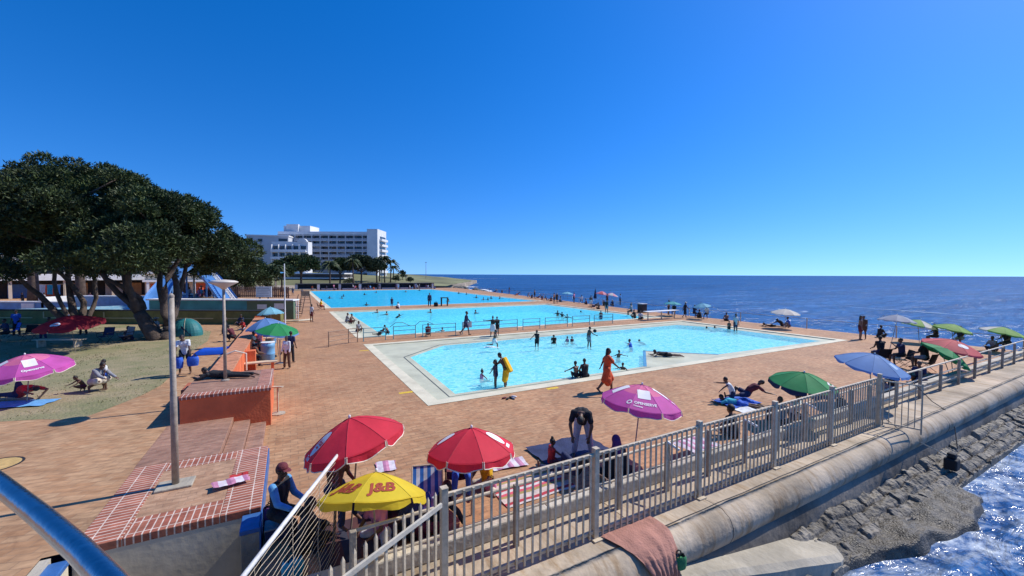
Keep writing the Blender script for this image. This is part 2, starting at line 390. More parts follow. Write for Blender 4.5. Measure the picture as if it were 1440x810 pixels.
mid_w = [(2.1, 18.6), (30.6, 18.6), (31.4, 19.6), (31.4, 39.8), (2.1, 39.8)]
pool('middle', mid_w, -.10, -1.1, F2, (.82, 1, 1), (.15, .82, .96), .62, 2.0, .4)
far_w = [(.9, 47.4), (34.6, 47.4), (34.6, 109.6), (.9, 109.6)]
pool('far', far_w, -.08, -1.8, F3, (.78, 1, 1), (.05, .66, 1.0), .66, 1.4, .3)
# blue tiled edges on both flanks of the paddling pool's wedge
mb = MB()
for (a, b_) in (((11.95, 1.2), (15.35, 4.45)), ((15.35, 4.45), (18.5, 1.45))):
    d = (Vector(b_)-Vector(a)).normalized(); nrm = Vector((d.y, -d.x))
    A0, B0 = Vector(a), Vector(b_); A1, B1 = A0+nrm*.16, B0+nrm*.16
    mb.add([(A0.x, A0.y, -.085), (B0.x, B0.y, -.085), (B1.x, B1.y, -.085), (A1.x, A1.y, -.085)], [(3, 2, 1, 0)])
struct(frame(mb.build('pool_edge_tiles', pm('blue_edge_tiles', (.10, .30, .45), .4, .2, 8, 0))))
# yellow no-diving marks painted on the pavers
def paint(name, px, py, l, w, m):
    p = at(px, py); u, v = UV(p)
    mb = MB(); mb.add([(-l/2, -w/2, .004), (l/2, -w/2, .004), (l/2, w/2, .004), (-l/2, w/2, .004)], [(0, 1, 2, 3)])
    o = mb.build(name, m, loc=(p.x, p.y, 0), rotz=ANG); struct(o); return o
M_YEL = pm('worn_yellow_paint', (.72, .47, .03), .7, .35, 14, 0)
for px, py in ((571, 552), (777, 546), (512, 493)): paint('painted_mark', px, py, .55, .22, M_YEL)
p = at(-10, 655, .405)
mb = MB(); mb.lathe([(.0, .006), (.42, .006)], 24, cap=False); mb.mi = 1; mb.lathe([(.42, .007), (.47, .007)], 24, cap=False)
o = mb.build('manhole_cover', [pm('ochre_cover', (.55, .36, .13), .8, .2, 6, .2), M_DARK], loc=(p.x, p.y, .4)); tag(o, 'round ochre manhole cover in the paving behind the handrail', 'manhole cover')

# ---- sea wall
U0, U1 = -6.5, 60
def wall_profile(r, dv=0):
    pr = [(-7.45, .0), (-7.8, 0), (-8.2, 0), (-8.6, 0), (-8.85+dv, 0), (-8.9+dv, .0)]
    for i in range(9):
        a = math.pi/2*i/8*1.35; pr.append((-8.9+dv-r*math.sin(a), -r+r*math.cos(a)))
    pr += [(pr[-1][0]+.02, pr[-1][1]-.05)]
    return pr
def sweep(prof, u0, u1, step, jit=.012, sd=0):
    mb = MB(); n = max(1, int((u1-u0)/step)); k = len(prof); vs = []
    for i in range(n+1):
        u = u0+(u1-u0)*i/n
        for j, (v, z) in enumerate(prof):
            q = mnoise.noise((u*.9, v*3+sd, z*3))*jit if j > 4 else 0
            vs.append((u, v-q, z+q*.6))
    fs = [(i*k+j, (i+1)*k+j, (i+1)*k+j+1, i*k+j+1) for i in range(n) for j in range(k-1)]
    mb.add(vs, fs); mb.add([vs[j] for j in range(k)], [tuple(range(k))]); mb.add([vs[n*k+j] for j in range(k)], [tuple(reversed(range(k)))])
    return mb
sw = thing('sea_wall', 'long weathered concrete sea wall with a rounded lip between pool deck and sea', 'sea wall', W(0, -8.9), ANG)
def swb(mb, name, m, sm=True):
    mb.v = [(x, y+8.9, z) for x, y, z in mb.v]; o = mb.build(name, m, sw, smooth=sm); return o
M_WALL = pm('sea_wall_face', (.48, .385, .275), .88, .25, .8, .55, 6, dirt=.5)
N, L = M_WALL.node_tree.nodes, M_WALL.node_tree.links; b = N['Principled BSDF']   # rain and rust runs down the lip
tc = N.new('ShaderNodeTexCoord'); mp = N.new('ShaderNodeMapping'); mp.inputs['Scale'].default_value = (2.6, .5, .5); L.new(tc.outputs['Object'], mp.inputs['Vector'])
ns_ = N.new('ShaderNodeTexNoise'); ns_.inputs['Scale'].default_value = 1.6; ns_.inputs['Detail'].default_value = 8; ns_.inputs['Roughness'].default_value = .68; L.new(mp.outputs['Vector'], ns_.inputs['Vector'])
rr_ = N.new('ShaderNodeValToRGB'); rr_.color_ramp.elements[0].position = .50; rr_.color_ramp.elements[0].color = (1, 1, 1, 1); rr_.color_ramp.elements[1].position = .66; rr_.color_ramp.elements[1].color = (.72, .62, .50, 1); L.new(ns_.outputs['Fac'], rr_.inputs['Fac'])
mx_ = N.new('ShaderNodeMixRGB'); mx_.blend_type = 'MULTIPLY'; mx_.inputs['Fac'].default_value = 1; old = b.inputs['Base Color'].links[0].from_socket
L.new(old, mx_.inputs['Color1']); L.new(rr_.outputs['Color'], mx_.inputs['Color2']); L.new(mx_.outputs['Color'], b.inputs['Base Color'])
swb(sweep(wall_profile(.36), 1.35, U1, .35), 'rounded_lip', M_WALL)
mb = MB()
for k_ in (0, 3, 5, 9, 12):
    u_ = 3.3+k_*2.37; pr_ = wall_profile(.362); mb.tube([(u_+.03*mnoise.noise((i*.9, k_, 0)), v, z+.001) for i, (v, z) in enumerate(pr_[3:])], .0045, 5)
swb(mb, 'joint', M_DARK, False)
swb(sweep(wall_profile(.42, .02), U0, 1.33, .3, .02, 5), 'rounded_lip', M_WALL)
M_FACE = pm('shade_toned_wall_face', (.20, .17, .135), .8, .35, .7, .6, 5, dirt=.5)  # dark colour carries the shade below the lip
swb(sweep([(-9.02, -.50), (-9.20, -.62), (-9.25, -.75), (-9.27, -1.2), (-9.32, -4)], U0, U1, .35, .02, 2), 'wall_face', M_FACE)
# crack line along the ledge
mb = MB(); vs = []; n = 300
for i in range(n+1):
    u = 1.4+i*.16; d = mnoise.noise((u*1.3, 2, 0))*.025
    vs += [(u, -8.83+d, .004), (u, -8.83+d-.022-.012*abs(mnoise.noise((u*3, 0, 1))), .004)]
mb.add(vs, [(2*i, 2*i+1, 2*i+3, 2*i+2) for i in range(n)]); swb(mb, 'crack', M_DARK, False)
kerb = MB()
u = -4.7
while u < 36:
    w_ = 2.35; kerb.box(u, min(u+w_, 36)-.012, -7.70, -7.45, 0, .28+random.uniform(-.01, .01)); u += w_
o = frame(kerb.build('low_kerb', M_KERB, bevel=.03)); tag(o, 'low pale concrete kerb running along behind the palisade fence', 'kerb')

# ---- apron ramp, stone facing and rock shelf below the wall
mb = MB(); n = 40; vs = []
for i in range(n+1):
    u = -3+9.1*i/n; zt = -.10-.155*max(0, u+1); v1 = -9.62-.14*max(0, u-2.3)
    if u > 5.6: v1 += (u-5.6)**2*.9
    j = mnoise.noise((u*1.2, 0, 9))*.05
    vs += [(u, -9.2, zt), (u, v1+.12, zt-.01), (u, v1+j, zt-.09), (u, v1-.1+j*2, -2.6)]
mb.add(vs, [(i*4+q, (i+1)*4+q, (i+1)*4+q+1, i*4+q+1) for i in range(n) for q in range(3)]); mb.add(vs[-4:], [(3, 2, 1, 0)])
o = frame(mb.build('concrete_apron', M_CONC_D, smooth=False)); struct(o)
M_STONE = pm('sea_stone', (.19, .165, .13), .7, .5, 2.2, .9, 11, dirt=.5)
rg = random.Random(5); ROWS = []
for row in range(7):
    cuts = [4.0+rg.uniform(0, .4)]
    while cuts[-1] < 46: cuts.append(cuts[-1]+rg.uniform(.38, .95))
    ROWS.append((cuts, [(rg.uniform(-.05, .05), rg.uniform(-.09, .09), rg.uniform(-.14, .14)) for _ in cuts]))
def facing(a, b_):
    u = 4.3+a*40; wd_ = .92; d = b_*wd_
    rowf = d/.27+.10*mnoise.noise((u*.8, d, 3)); row = max(0, min(6, int(rowf))); cuts, offs = ROWS[row]
    lo = 0; hi = len(cuts)-1
    uu = u+.05*mnoise.noise((u*2, d*3, 8))
    while hi-lo > 1:
        m_ = (lo+hi)//2
        if cuts[m_] <= uu: lo = m_
        else: hi = m_
    fx = (uu-cuts[lo])/(cuts[hi]-cuts[lo]); fy = rowf-row; L_ = cuts[hi]-cuts[lo]
    gap = min(fx*L_, (1-fx)*L_, fy*.27, (1-fy)*.27)
    o_ = offs[lo]; z = -.97-d*.42+o_[0]+o_[1]*(fy-.5)*.27*2+o_[2]*(fx-.5)*L_
    z += .075*mnoise.noise((u*3.3, d*3.3, 1))+.035*mnoise.noise((u*9, d*9, 2))+.015*mnoise.noise((u*21, d*21, 2))
    z -= .10*max(0, 1-gap/.045)*(.5+.9*abs(mnoise.noise((u*1.7, d*2, 6))))+.06*max(0, mnoise.noise((u*.7, d*1.5, 12)))
    if b_ > .97: z -= .5
    return (u, -9.22-d, z)
mb = MB(); mb.grid(facing, 1100, 30)
o = frame(mb.build('stone_revetment', M_STONE, smooth=False)); tag(o, 'sloping facing of grey stone blocks at the foot of the sea wall', 'revetment')
def shelf(a, b):
    u = 4.9+a*8.3; K_ = [(0, .45), (.17, .75), (.37, 1.2), (.66, 1.55), (.9, 1.3), (1, .5)]; i_ = max(i for i in range(5) if K_[i][0] <= a); f_ = (a-K_[i_][0])/(K_[i_+1][0]-K_[i_][0]); v = -9.5-b*(K_[i_][1]*(1-f_)+K_[i_+1][1]*f_)
    z = -1.22-.10*b-.05*a+.16*mnoise.noise((u*.9, v*.9, 1))+.07*mnoise.noise((u*3, v*3, 4))+.035*mnoise.noise((u*8, v*8, 4))
    if b > .86: z -= (b-.86)*7*.45
    if a < .06: z -= (.06-a)*8
    if a > .9: z -= (a-.9)*6
    return (u, v+.15*mnoise.noise((u*1.2, 3, b)), z)
mb = MB(); mb.grid(shelf, 110, 50); struct(frame(mb.build('rock_shelf', pm('wet_rock', (.10, .083, .058), .45, .65, 5.5, 1.0, 26, dirt=.4), smooth=True)))

# ---- sea
m, N, L, b = nt('sea_water')
tc = N.new('ShaderNodeTexCoord'); geo = N.new('ShaderNodeNewGeometry')
def noise(scale, det, vec=None, dist=0, rough=.5):
    n = N.new('ShaderNodeTexNoise'); n.inputs['Scale'].default_value = scale; n.inputs['Detail'].default_value = det; n.inputs['Distortion'].default_value = dist; n.inputs['Roughness'].default_value = rough
    L.new(vec or tc.outputs['Object'], n.inputs['Vector']); return n
def math_(op, a, b_=None, c=None):
    x = N.new('ShaderNodeMath'); x.operation = op
    for i, q in enumerate((a, b_, c)):
        if q is None: continue
        if isinstance(q, (int, float)): x.inputs[i].default_value = q
        else: L.new(q, x.inputs[i])
    return x.outputs[0]
def ramp(fac, p0, c0, p1, c1):
    r = N.new('ShaderNodeValToRGB'); r.color_ramp.elements[0].position = p0; r.color_ramp.elements[1].position = p1
    r.color_ramp.elements[0].color = c0; r.color_ramp.elements[1].color = c1; L.new(fac, r.inputs['Fac']); return r.outputs['Color']
mpw = N.new('ShaderNodeMapping'); mpw.inputs['Scale'].default_value = (.45, 1.0, 1); mpw.inputs['Rotation'].default_value = (0, 0, -.25); L.new(tc.outputs['Object'], mpw.inputs['Vector'])
mv = mpw.outputs['Vector']
swell = noise(.09, 4, mv, .6); chop = noise(.8, 5, mv, .8); rip = noise(4.5, 3, mv, .3)
hgt = math_('ADD', math_('MULTIPLY', swell.outputs['Fac'], 3.2), math_('ADD', math_('MULTIPLY', chop.outputs['Fac'], .8), math_('MULTIPLY', rip.outputs['Fac'], .12)))
bp = N.new('ShaderNodeBump'); bp.inputs['Strength'].default_value = 1.0; bp.inputs['Distance'].default_value = .8; L.new(hgt, bp.inputs['Height'])
mps = N.new('ShaderNodeMapping'); mps.inputs['Scale'].default_value = (.012, .09, 1); mps.inputs['Rotation'].default_value = (0, 0, -.42); L.new(tc.outputs['Object'], mps.inputs['Vector'])
big = noise(1.0, 8, mps.outputs['Vector'], .8, .62)
colr = ramp(big.outputs['Fac'], .35, (.012, .070, .205, 1), .68, (.032, .135, .345, 1))
colc = ramp(chop.outputs['Fac'], .35, (.35, .42, .55, 1), .7, (1.25, 1.2, 1.15, 1))
mc = N.new('ShaderNodeMixRGB'); mc.blend_type = 'MULTIPLY'; mc.inputs['Fac'].default_value = .8; L.new(colr, mc.inputs['Color1']); L.new(colc, mc.inputs['Color2'])
# foam where the water works at the wall (object frame: x along the wall, y away from it), whitecaps further out
sp = N.new('ShaderNodeSeparateXYZ'); L.new(tc.outputs['Object'], sp.inputs[0])
dist = math_('SUBTRACT', -10.1, sp.outputs['Y'])
fn = noise(.55, 9, None, 1.6, .72); fn2 = noise(2.4, 6, None, 1.0, .6)
thr = math_('ADD', .425, math_('ADD', math_('MULTIPLY', math_('ABSOLUTE', dist), .03), math_('MULTIPLY', math_('MAXIMUM', 0, math_('SUBTRACT', sp.outputs['X'], 22)), .02)))
nearf = math_('MULTIPLY', math_('SUBTRACT', math_('ADD', math_('MULTIPLY', fn.outputs['Fac'], .7), math_('MULTIPLY', fn2.outputs['Fac'], .3)), thr), 5)
caps = noise(.22, 7, mv, .4, .6); capf = math_('MULTIPLY', math_('SUBTRACT', caps.outputs['Fac'], .685), 12)
mxx = N.new('ShaderNodeMath'); mxx.operation = 'MAXIMUM'; mxx.use_clamp = True; L.new(nearf, mxx.inputs[0]); L.new(capf, mxx.inputs[1])
mf = N.new('ShaderNodeMixRGB'); mf.inputs['Color2'].default_value = (.62, .68, .72, 1); L.new(mxx.outputs[0], mf.inputs['Fac']); L.new(mc.outputs['Color'], mf.inputs['Color1'])
L.new(mf.outputs['Color'], b.inputs['Base Color'])
L.new(math_('ADD', .1, math_('MULTIPLY', mxx.outputs[0], .6)), b.inputs['Roughness']); b.inputs['IOR'].default_value = 1.33
b.inputs['Specular IOR Level'].default_value = .16
L.new(bp.outputs['Normal'], b.inputs['Normal'])
N.remove(b); outn = N['Material Output']   # scattered colour of deep water plus a clamped mirror of the sky
dfs = N.new('ShaderNodeBsdfDiffuse'); L.new(mf.outputs['Color'], dfs.inputs['Color']); L.new(bp.outputs['Normal'], dfs.inputs['Normal'])
gls = N.new('ShaderNodeBsdfGlossy'); gls.inputs['Roughness'].default_value = .17; L.new(bp.outputs['Normal'], gls.inputs['Normal'])
frs = N.new('ShaderNodeFresnel'); frs.inputs['IOR'].default_value = 1.33; L.new(bp.outputs['Normal'], frs.inputs['Normal'])
fac = math_('MULTIPLY', math_('MINIMUM', frs.outputs[0], .22), math_('SUBTRACT', 1.0, math_('MULTIPLY', mxx.outputs[0], .8)))
mxs = N.new('ShaderNodeMixShader'); L.new(fac, mxs.inputs[0]); L.new(dfs.outputs[0], mxs.inputs[1]); L.new(gls.outputs[0], mxs.inputs[2]); L.new(mxs.outputs[0], outn.inputs['Surface'])
M_SEA = m
mb = MB(); S = 30000; mb.add([(-S, -S, -1.5), (S, -S, -1.5), (S, S, -1.5), (-S, S, -1.5)], [(0, 1, 2, 3)])
struct(frame(mb.build('sea', M_SEA)))
# surf breaking by the headland and a long pale wake off the wall
M_SURF = pm('surf_foam', (.72, .75, .77), .8, .25, .5, .4, 2)
def strip(name, line, w, m, z, jag=.5, n=60):
    mb = MB(); vs = []
    P = [Vector((at(x, y, z).x, at(x, y, z).y, z)) for x, y in line]
    for i in range(n+1):
        t = i/n*(len(P)-1); k = min(int(t), len(P)-2); p = P[k].lerp(P[k+1], t-k); d = (P[k+1]-P[k]).normalized(); s = Vector((-d.y, d.x, 0))
        ww = w*math.sin(math.pi*min(.97, max(.03, i/n)))**.6
        a = 1+jag*mnoise.noise((p.x*.31, p.y*.31, 0))*2; c = 1+jag*mnoise.noise((p.x*.27, p.y*.27, 7))*2
        vs += [p+s*ww*a, p-s*ww*c]
    mb.add(vs, [(2*i, 2*i+2, 2*i+3, 2*i+1) for i in range(n)])
    return struct(mb.build(name, m))
for line, w in (([(630, 394.4), (655, 395.4)], 5), ([(629, 398), (672, 398.5)], 4), ([(634, 401.5), (652, 403), (668, 404)], 4), ([(648, 405.5), (668, 408), (682, 409)], 3), ([(616, 391), (664, 391.6), (720, 392.4)], 2), ([(668, 406), (690, 410)], 2.5)):
    strip('surf', line, w, M_SURF, -1.44, .9)
strip('wake', [(1188, 431), (1260, 436), (1330, 441), (1385, 445.5)], .40, pm('wake_foam', (.22, .33, .48), .6, .4, .6, .2, 3), -1.44, .5)

# ---- headland and far ground
m = pm('headland_grass', (.19, .19, .085), .95, .35, .06, .4, 1.2, dirt=.3)
def mound(a, b):
    x = -190+a*165; y = 150+b*130
    e = max(0, 1-((x+105)/78)**2)
    z = .35+5.2*min(1, b*4.0)*e**.6*(1-.5*max(0, (x+80)/60)) + .3*mnoise.noise((x*.1, y*.1, 0))
    return (x, y, z)
mb = MB(); mb.grid(mound, 70, 40); struct(mb.build('grassy_headland', m, smooth=True))
mb = MB(); P = [at(x, y, -.3) for x, y in ((560, 404.5), (610, 403.5), (632, 405), (650, 407.5), (690, 405)) ]
poly = [(-800, 60), (-60, 108), (-36, 152), (-22, 180), (-26, 300), (-60, 420), (-120, 700), (-1500, 900)]
mb.prism(poly, -3, .36); struct(mb.build('coast_ground', pm('coast_sand', (.34, .27, .19), .9, .25, .1, .3, 2)))
# boulders along the shore past the far pool
mb = MB(); rg = random.Random(11)
for i in range(90):
    x, y = rg.choice(((602, 390), (615, 394), (622, 398), (632, 402), (645, 405.5), (662, 409)))
    p = at(x+rg.uniform(-8, 8), y+rg.uniform(-1.2, 1.2), -.9); s = rg.uniform(.5, 1.9)
    mb.ell((p.x, p.y, -1.2), s*rg.uniform(.7, 1.5), s*rg.uniform(.7, 1.5), s*rg.uniform(.45, .9), 7, 4)
struct(mb.build('shore_rocks', pm('shore_rock', (.10, .095, .08), .85, .4, .7, .8, 3)))

# ---- raised brick platform with steps, concrete front and blue pillars
t = thing('brick_platform', 'raised brick paved platform with red brick border around a steel pole', 'platform', W(-6.05, -3.8, -1.3), ANG)
def loc(mb, cu, cv, cz): mb.v = [(x-cu, y-cv, z-cz) for x, y, z in mb.v]; return mb
mb = MB(); mb.box(-7.3, -4.82, -5.33, -2.3, -1.3, .393); loc(mb, -6.05, -3.8, -1.3).build('concrete_front', pm('sunlit_toned_concrete', (.66, .58, .43), .9, .12, 1.2, .12, 8, dirt=.22), t)  # pale colour of the front holds the grazing sunlight
mb = MB(); mb.box(-6.72, -5.42, -4.72, -2.78, .37, .402); loc(mb, -6.05, -3.8, -1.3).build('infill', M_TAN, t)
for (a, b_, c, d, mm) in ((-7.32, -6.72, -5.334, -2.28, M_RED_A), (-5.42, -4.80, -5.334, -2.28, M_RED_A), (-6.717, -5.423, -5.334, -4.72, M_RED_B), (-6.717, -5.423, -2.78, -2.28, M_RED_B)):
    mb = MB(); mb.box(a, b_, c, d, .27, .408); loc(mb, -6.05, -3.8, -1.3).build('brick_border', mm, t, bevel=.012)
mb = MB(); mb.box(-4.80, -4.775, -5.9, -2.3, -.2, .34); loc(mb, -6.05, -3.8, -1.3).build('painted_side', M_BLUEP, t)
t = thing('steps', 'three broad shallow brick steps between the platform and the orange block', 'steps', W(-5.4, -.9), ANG)
for i, (a, b_) in enumerate(((-5.38, -4.97), (-5.80, -5.38), (-7.35, -5.80))):
    mb = MB(); mb.box(a+.006, b_, -2.27, .55, -.02, .131*(i+1)+(.003 if i < 2 else .014)); loc(mb, -5.4, -.9, 0).build('step', M_STEP, t, bevel=.012)
for i, (u, v, lb) in enumerate(((-4.92, -5.64, 'short concrete pillar with blue top beside the seated group'), (-7.42, -5.72, 'short cream pillar with blue top half hidden under the handrail'))):
    t = thing('pillar', lb, 'pillar', W(u, v, -1.3), ANG, 'short blue topped pillars')
    mb = MB(); mb.box(-.15, .13, -.26, .25, 0, 1.56); mb.build('shaft', M_CONC_D if i == 0 else pm('cream_paint', (.66, .58, .42), .8, .12, 3, .1, dirt=.2), t, bevel=.01)
    mb = MB(); mb.box(-.165, .142, -.28, .262, 1.56, 1.64); mb.build('cap', M_BLUEP, t, bevel=.012)
mb = MB(); mb.flat([(-12, -14), (-4.75, -14), (-4.75, -5.33), (-12, -5.33)], (), -1.3); struct(frame(mb.build('lower_path', M_CONC_D)))
mb = MB(); mb.box(-4.8, -4.6, -14, -7.45, -1.4, -.01); mb.box(-7.62, -7.5, -14, -5.4, -1.4, .39)
tag(frame(mb.build('retaining_wall', M_CONC_D)), 'concrete retaining wall of the sunken path below the platform', 'wall')
# ---- orange block and long orange wall
t = thing('orange_block', 'orange painted masonry block with brick top carrying the lamp post', 'masonry block', W(-5.95, 1.9), ANG)
mb = MB(); mb.box(-1.11, 1.11, -1.37, 1.5, -.05, 1.09); mb.build('body', M_ORANGE, t)
mb = MB(); mb.box(-1.13, 1.13, -1.40, -1.0, 1.09, 1.18); mb.build('brick_border', M_RED_B, t, bevel=.01)
mb = MB(); mb.box(.72, 1.13, -.997, 1.5, 1.09, 1.18); mb.build('brick_border', M_RED_A, t, bevel=.01)
mb = MB(); mb.box(-1.13, .717, -.997, 1.5, 1.09, 1.176); mb.build('brick_top', M_STEP, t)
t = thing('orange_wall', 'long low orange plaster wall with brick coping leading towards the slides', 'wall', W(-6.5, 3.4), ANG)
mb = MB()
for i in range(4):
    a = i*5.7; h = 1.1-.05*i
    mb.box(-.33, .33, a+.003, a+5.7, -.05, h)
mb.build('body', M_ORANGE, t)
for i in range(4):
    a = i*5.7; h = 1.1-.05*i
    mb = MB(); mb.box(-.36, .36, a+.01, a+5.69, h, h+.07); mb.build('coping', pm('orange_brick_coping', (.54, .235, .12), .8, .22, 5, .3, 20, dirt=.2), t, bevel=.01)
mb = MB()
for y in (5.7, 11.4): mb.box(.335, .75, y-.25, y+.25, 0, 1.0)
mb.build('buttress', M_ORANGE, t)
mb = MB(); mb.box(-.34, .36, 22.6, 22.95, 0, 1.12); mb.build('end_pier', M_ORANGE, t)
mb = MB(); mb.box(-.95, -.36, -.6, .5, .4, .85); mb.build('side_bench', pm('red_brick_bench', (.42, .12, .06), .8, .2, 4, .2), t)
mb = MB(); mb.tube([(-.5, 4.0, 1.08), (.1, 4.0, 1.3), (.5, 4.0, 1.15), (.5, 4.0, .4)], .035); mb.build('hoop', pm('cream_metal', (.68, .6, .48), .5, .1, 4, 0), t)

# ---- poles
p = W(-5.95, -3.75, .4)
p = at(247, 683, .4)
t = thing('steel_pole', 'bare grey steel pole standing on the brick platform', 'pole', p, ANG)
mb = MB(); mb.tube([(0, 0, 0), (0, 0, 1.9), (.0, 0, 1.93), (0, 0, 3.82)], [.062, .058, .052, .049], 14); mb.build('shaft', M_POLE, t, smooth=True)
mb = MB(); mb.lathe([(.054, 3.82), (.054, 3.86), (.02, 3.9)], 14); mb.build('cap', M_POLE, t)
mb = MB(); mb.box(-.3, .3, -.22, .22, 0, .05); mb.build('base_pad', M_CONC_D, t, bevel=.015)
p = at(317, 535, 1.18)
t = thing('lamp_post', 'lamp post with a wide dish shade rising from the orange block', 'lamp post', p)
mb = MB(); mb.tube([(0, 0, 0), (0, 0, 3.0)], .05, 12, .04); mb.build('shaft', M_POLE, t, smooth=True)
mb = MB(); mb.lathe([(.06, 3.0), (.1, 3.05), (.40, 3.22), (.41, 3.25), (.30, 3.29), (.05, 3.32)], 24); mb.build('lamp_shade', pm('cream_lamp_shade', (.62, .55, .46), .5, .1, 4, 0), t, smooth=True)
mb = MB(); mb.lathe([(.12, .0), (.12, .03), (.05, .05)], 12); mb.build('base_plate', M_POLE, t)
p = at(401, 458)
t = thing('slender_pole', 'tall slender white pole by the white steel gate', 'pole', p)
mb = MB(); mb.tube([(0, 0, 0), (0, 0, 5.6)], .07, 10, .045); mb.build('shaft', M_WHITE, t); mb = MB(); mb.lathe([(.13, 0), (.13, .06), (.07, .1)], 12); mb.build('base', M_POLE, t)
for (px, py, Y, top, lb) in ((537, 399, 160, 344, 'distant lamp post on the lawn at the end of the hotel'), (599, 391, 205, 369, 'lone thin lamp post on the grassy headland'), (281, 410, 75, 350, 'faint thin lamp post among the left hand trees')):
    b_ = ray_y(px, py, Y); tp = ray_y(px, top, Y)
    t = thing('street_lamp', lb, 'street lamp', (b_.x, Y, b_.z-.6), group='thin distant lamp posts')
    mb = MB(); mb.tube([(0, 0, 0), (0, 0, tp.z-b_.z+.6)], .13, 8, .08); mb.build('shaft', M_POLE, t)
    mb = MB(); mb.box(-.5, .5, -.15, .15, tp.z-b_.z+.55, tp.z-b_.z+.75); mb.build('lamp_head', M_POLE, t)
# ================================================================== FENCES AND RAILS
FEN = thing('palisade_fence', 'tall grey steel palisade fence standing on the sea wall ledge', 'fence', W(-2.38, -8.5), ANG)
V0 = -8.5
def frame_mb(mb, root_uv): mb.v = [(x-root_uv[0], y-root_uv[1], z) for x, y, z in mb.v]; return mb
RO = (-2.38, -8.5)
for k in range(6):
    u = -2.38+2.81*k+(.44 if k == 5 else 0); u = min(u, 11.87)
    mb = MB(); mb.box(u-.05, u+.05, V0-.05, V0+.05, 0, 1.63); mb.box(u-.055, u+.055, V0-.055, V0+.055, 1.63, 1.642); mb.box(u-.1, u+.13, V0-.12, V0+.09, 0, .03)
    frame_mb(mb, RO).build('post', M_GALV, FEN, bevel=.006)
npk = 0
for k in range(5):
    a = -2.38+2.81*k; b_ = min(a+2.81, 11.87)
    for z in (.13, 1.52):
        mb = MB(); mb.box(a+.052, b_-.052, V0-.025, V0+.025, z-.025, z+.025); frame_mb(mb, RO).build('rail', M_GALV, FEN)
    n = 19
    for i in range(1, n):
        u = a+(b_-a)*i/n; mb = MB(); top = 1.545+random.uniform(-.006, .006)
        mb.box(u-.016, u+.016, V0-.052, V0-.028, .04, top)
        frame_mb(mb, RO).build('picket', M_GALV, FEN)
# return of the fence towards the steps at the near end
A0 = Vector((-.985, 5.70)); D0 = Vector((-.5, -.868)).normalized()
RET = thing('palisade_fence', 'short return of the palisade fence running towards the camera under the parasols', 'fence', (A0.x, A0.y, 0), math.atan2(D0.y, D0.x))
for i in range(1, 19):
    mb = MB(); x = i*.15; mb.box(x-.018, x+.018, -.014, .014, .05, 1.61); mb.add([(x-.018, -.014, 1.61), (x+.018, -.014, 1.61), (x+.018, .014, 1.61), (x-.018, .014, 1.61), (x, 0, 1.665)], [(0, 1, 4), (1, 2, 4), (2, 3, 4), (3, 0, 4)])
    mb.build('picket', M_GALV, RET)
for z in (.15, 1.44):
    mb = MB(); mb.box(.06, 2.75, .016, .05, z-.03, z+.03); mb.build('rail', pm('pale_rail', (.50, .46, .38), .6, .15, 6, .1), RET)
mb = MB(); mb.box(2.72, 2.82, -.04, .06, 0, 1.66); mb.build('post', M_GALV, RET)
# gate wing that sticks out over the lip
GT = thing('fence_wing', 'barred steel wing panel sticking out over the sea wall lip at the fence end', 'fence panel', W(11.98, -8.56), ANG-rad(73))
for x in (.0, .86):
    mb = MB(); mb.box(x-.02, x+.02, -.02, .02, .04 if x < .5 else -.05, 1.48); mb.build('upright', M_GALV, GT)
for z in (.10, 1.42):
    mb = MB(); mb.box(.022, .838, -.018, .018, z-.02, z+.02); mb.build('rail', M_GALV, GT)
for i in range(1, 6):
    mb = MB(); mb.tube([(i*.143, 0, .13), (i*.143, 0, 1.40)], .014, 6); mb.build('bar', M_GALV, GT)
# inner railing: heavy posts with two pipes behind the palisade, carrying on past its end
IR = thing('pipe_railing', 'low railing of heavy grey posts and two pipes behind the palisade fence', 'railing', W(-3.6, -8.0), ANG)
RO2 = (-3.6, -8.0)
M_POST = pm('weathered_timber_post', (.37, .31, .235), .85, .25, 6, .35, 24)
us = [-3.55, -.9]+[.05+1.41*k for k in range(1, 9)]+[12.6+2.15*k for k in range(11)]
for i, u in enumerate(us):
    mb = MB(); mb.box(u-.045, u+.045, -8.045, -7.955, 0, 1.08); frame_mb(mb, RO2).build('post', M_POST, IR, bevel=.008)
for z in (.55, 1.02):
    mb = MB(); mb.tube([(-3.55, -7.92, z), (13.5, -7.92, z)], .028, 8); frame_mb(mb, RO2).build('pipe', M_GALV, IR)
for z in (.3, .68, 1.08):
    mb = MB(); mb.tube([(13.55, -7.92, z), (36, -7.92, z)], .033, 8); frame_mb(mb, RO2).build('pipe', M_GALV, IR)
mb = MB()
for u in us[3:9:2]: mb.tube([(u-.02, -8.0, 1.09), (u+.03, -8.28, 1.0)], .03, 6)
frame_mb(mb, RO2).build('bracket', M_WHITE, IR)
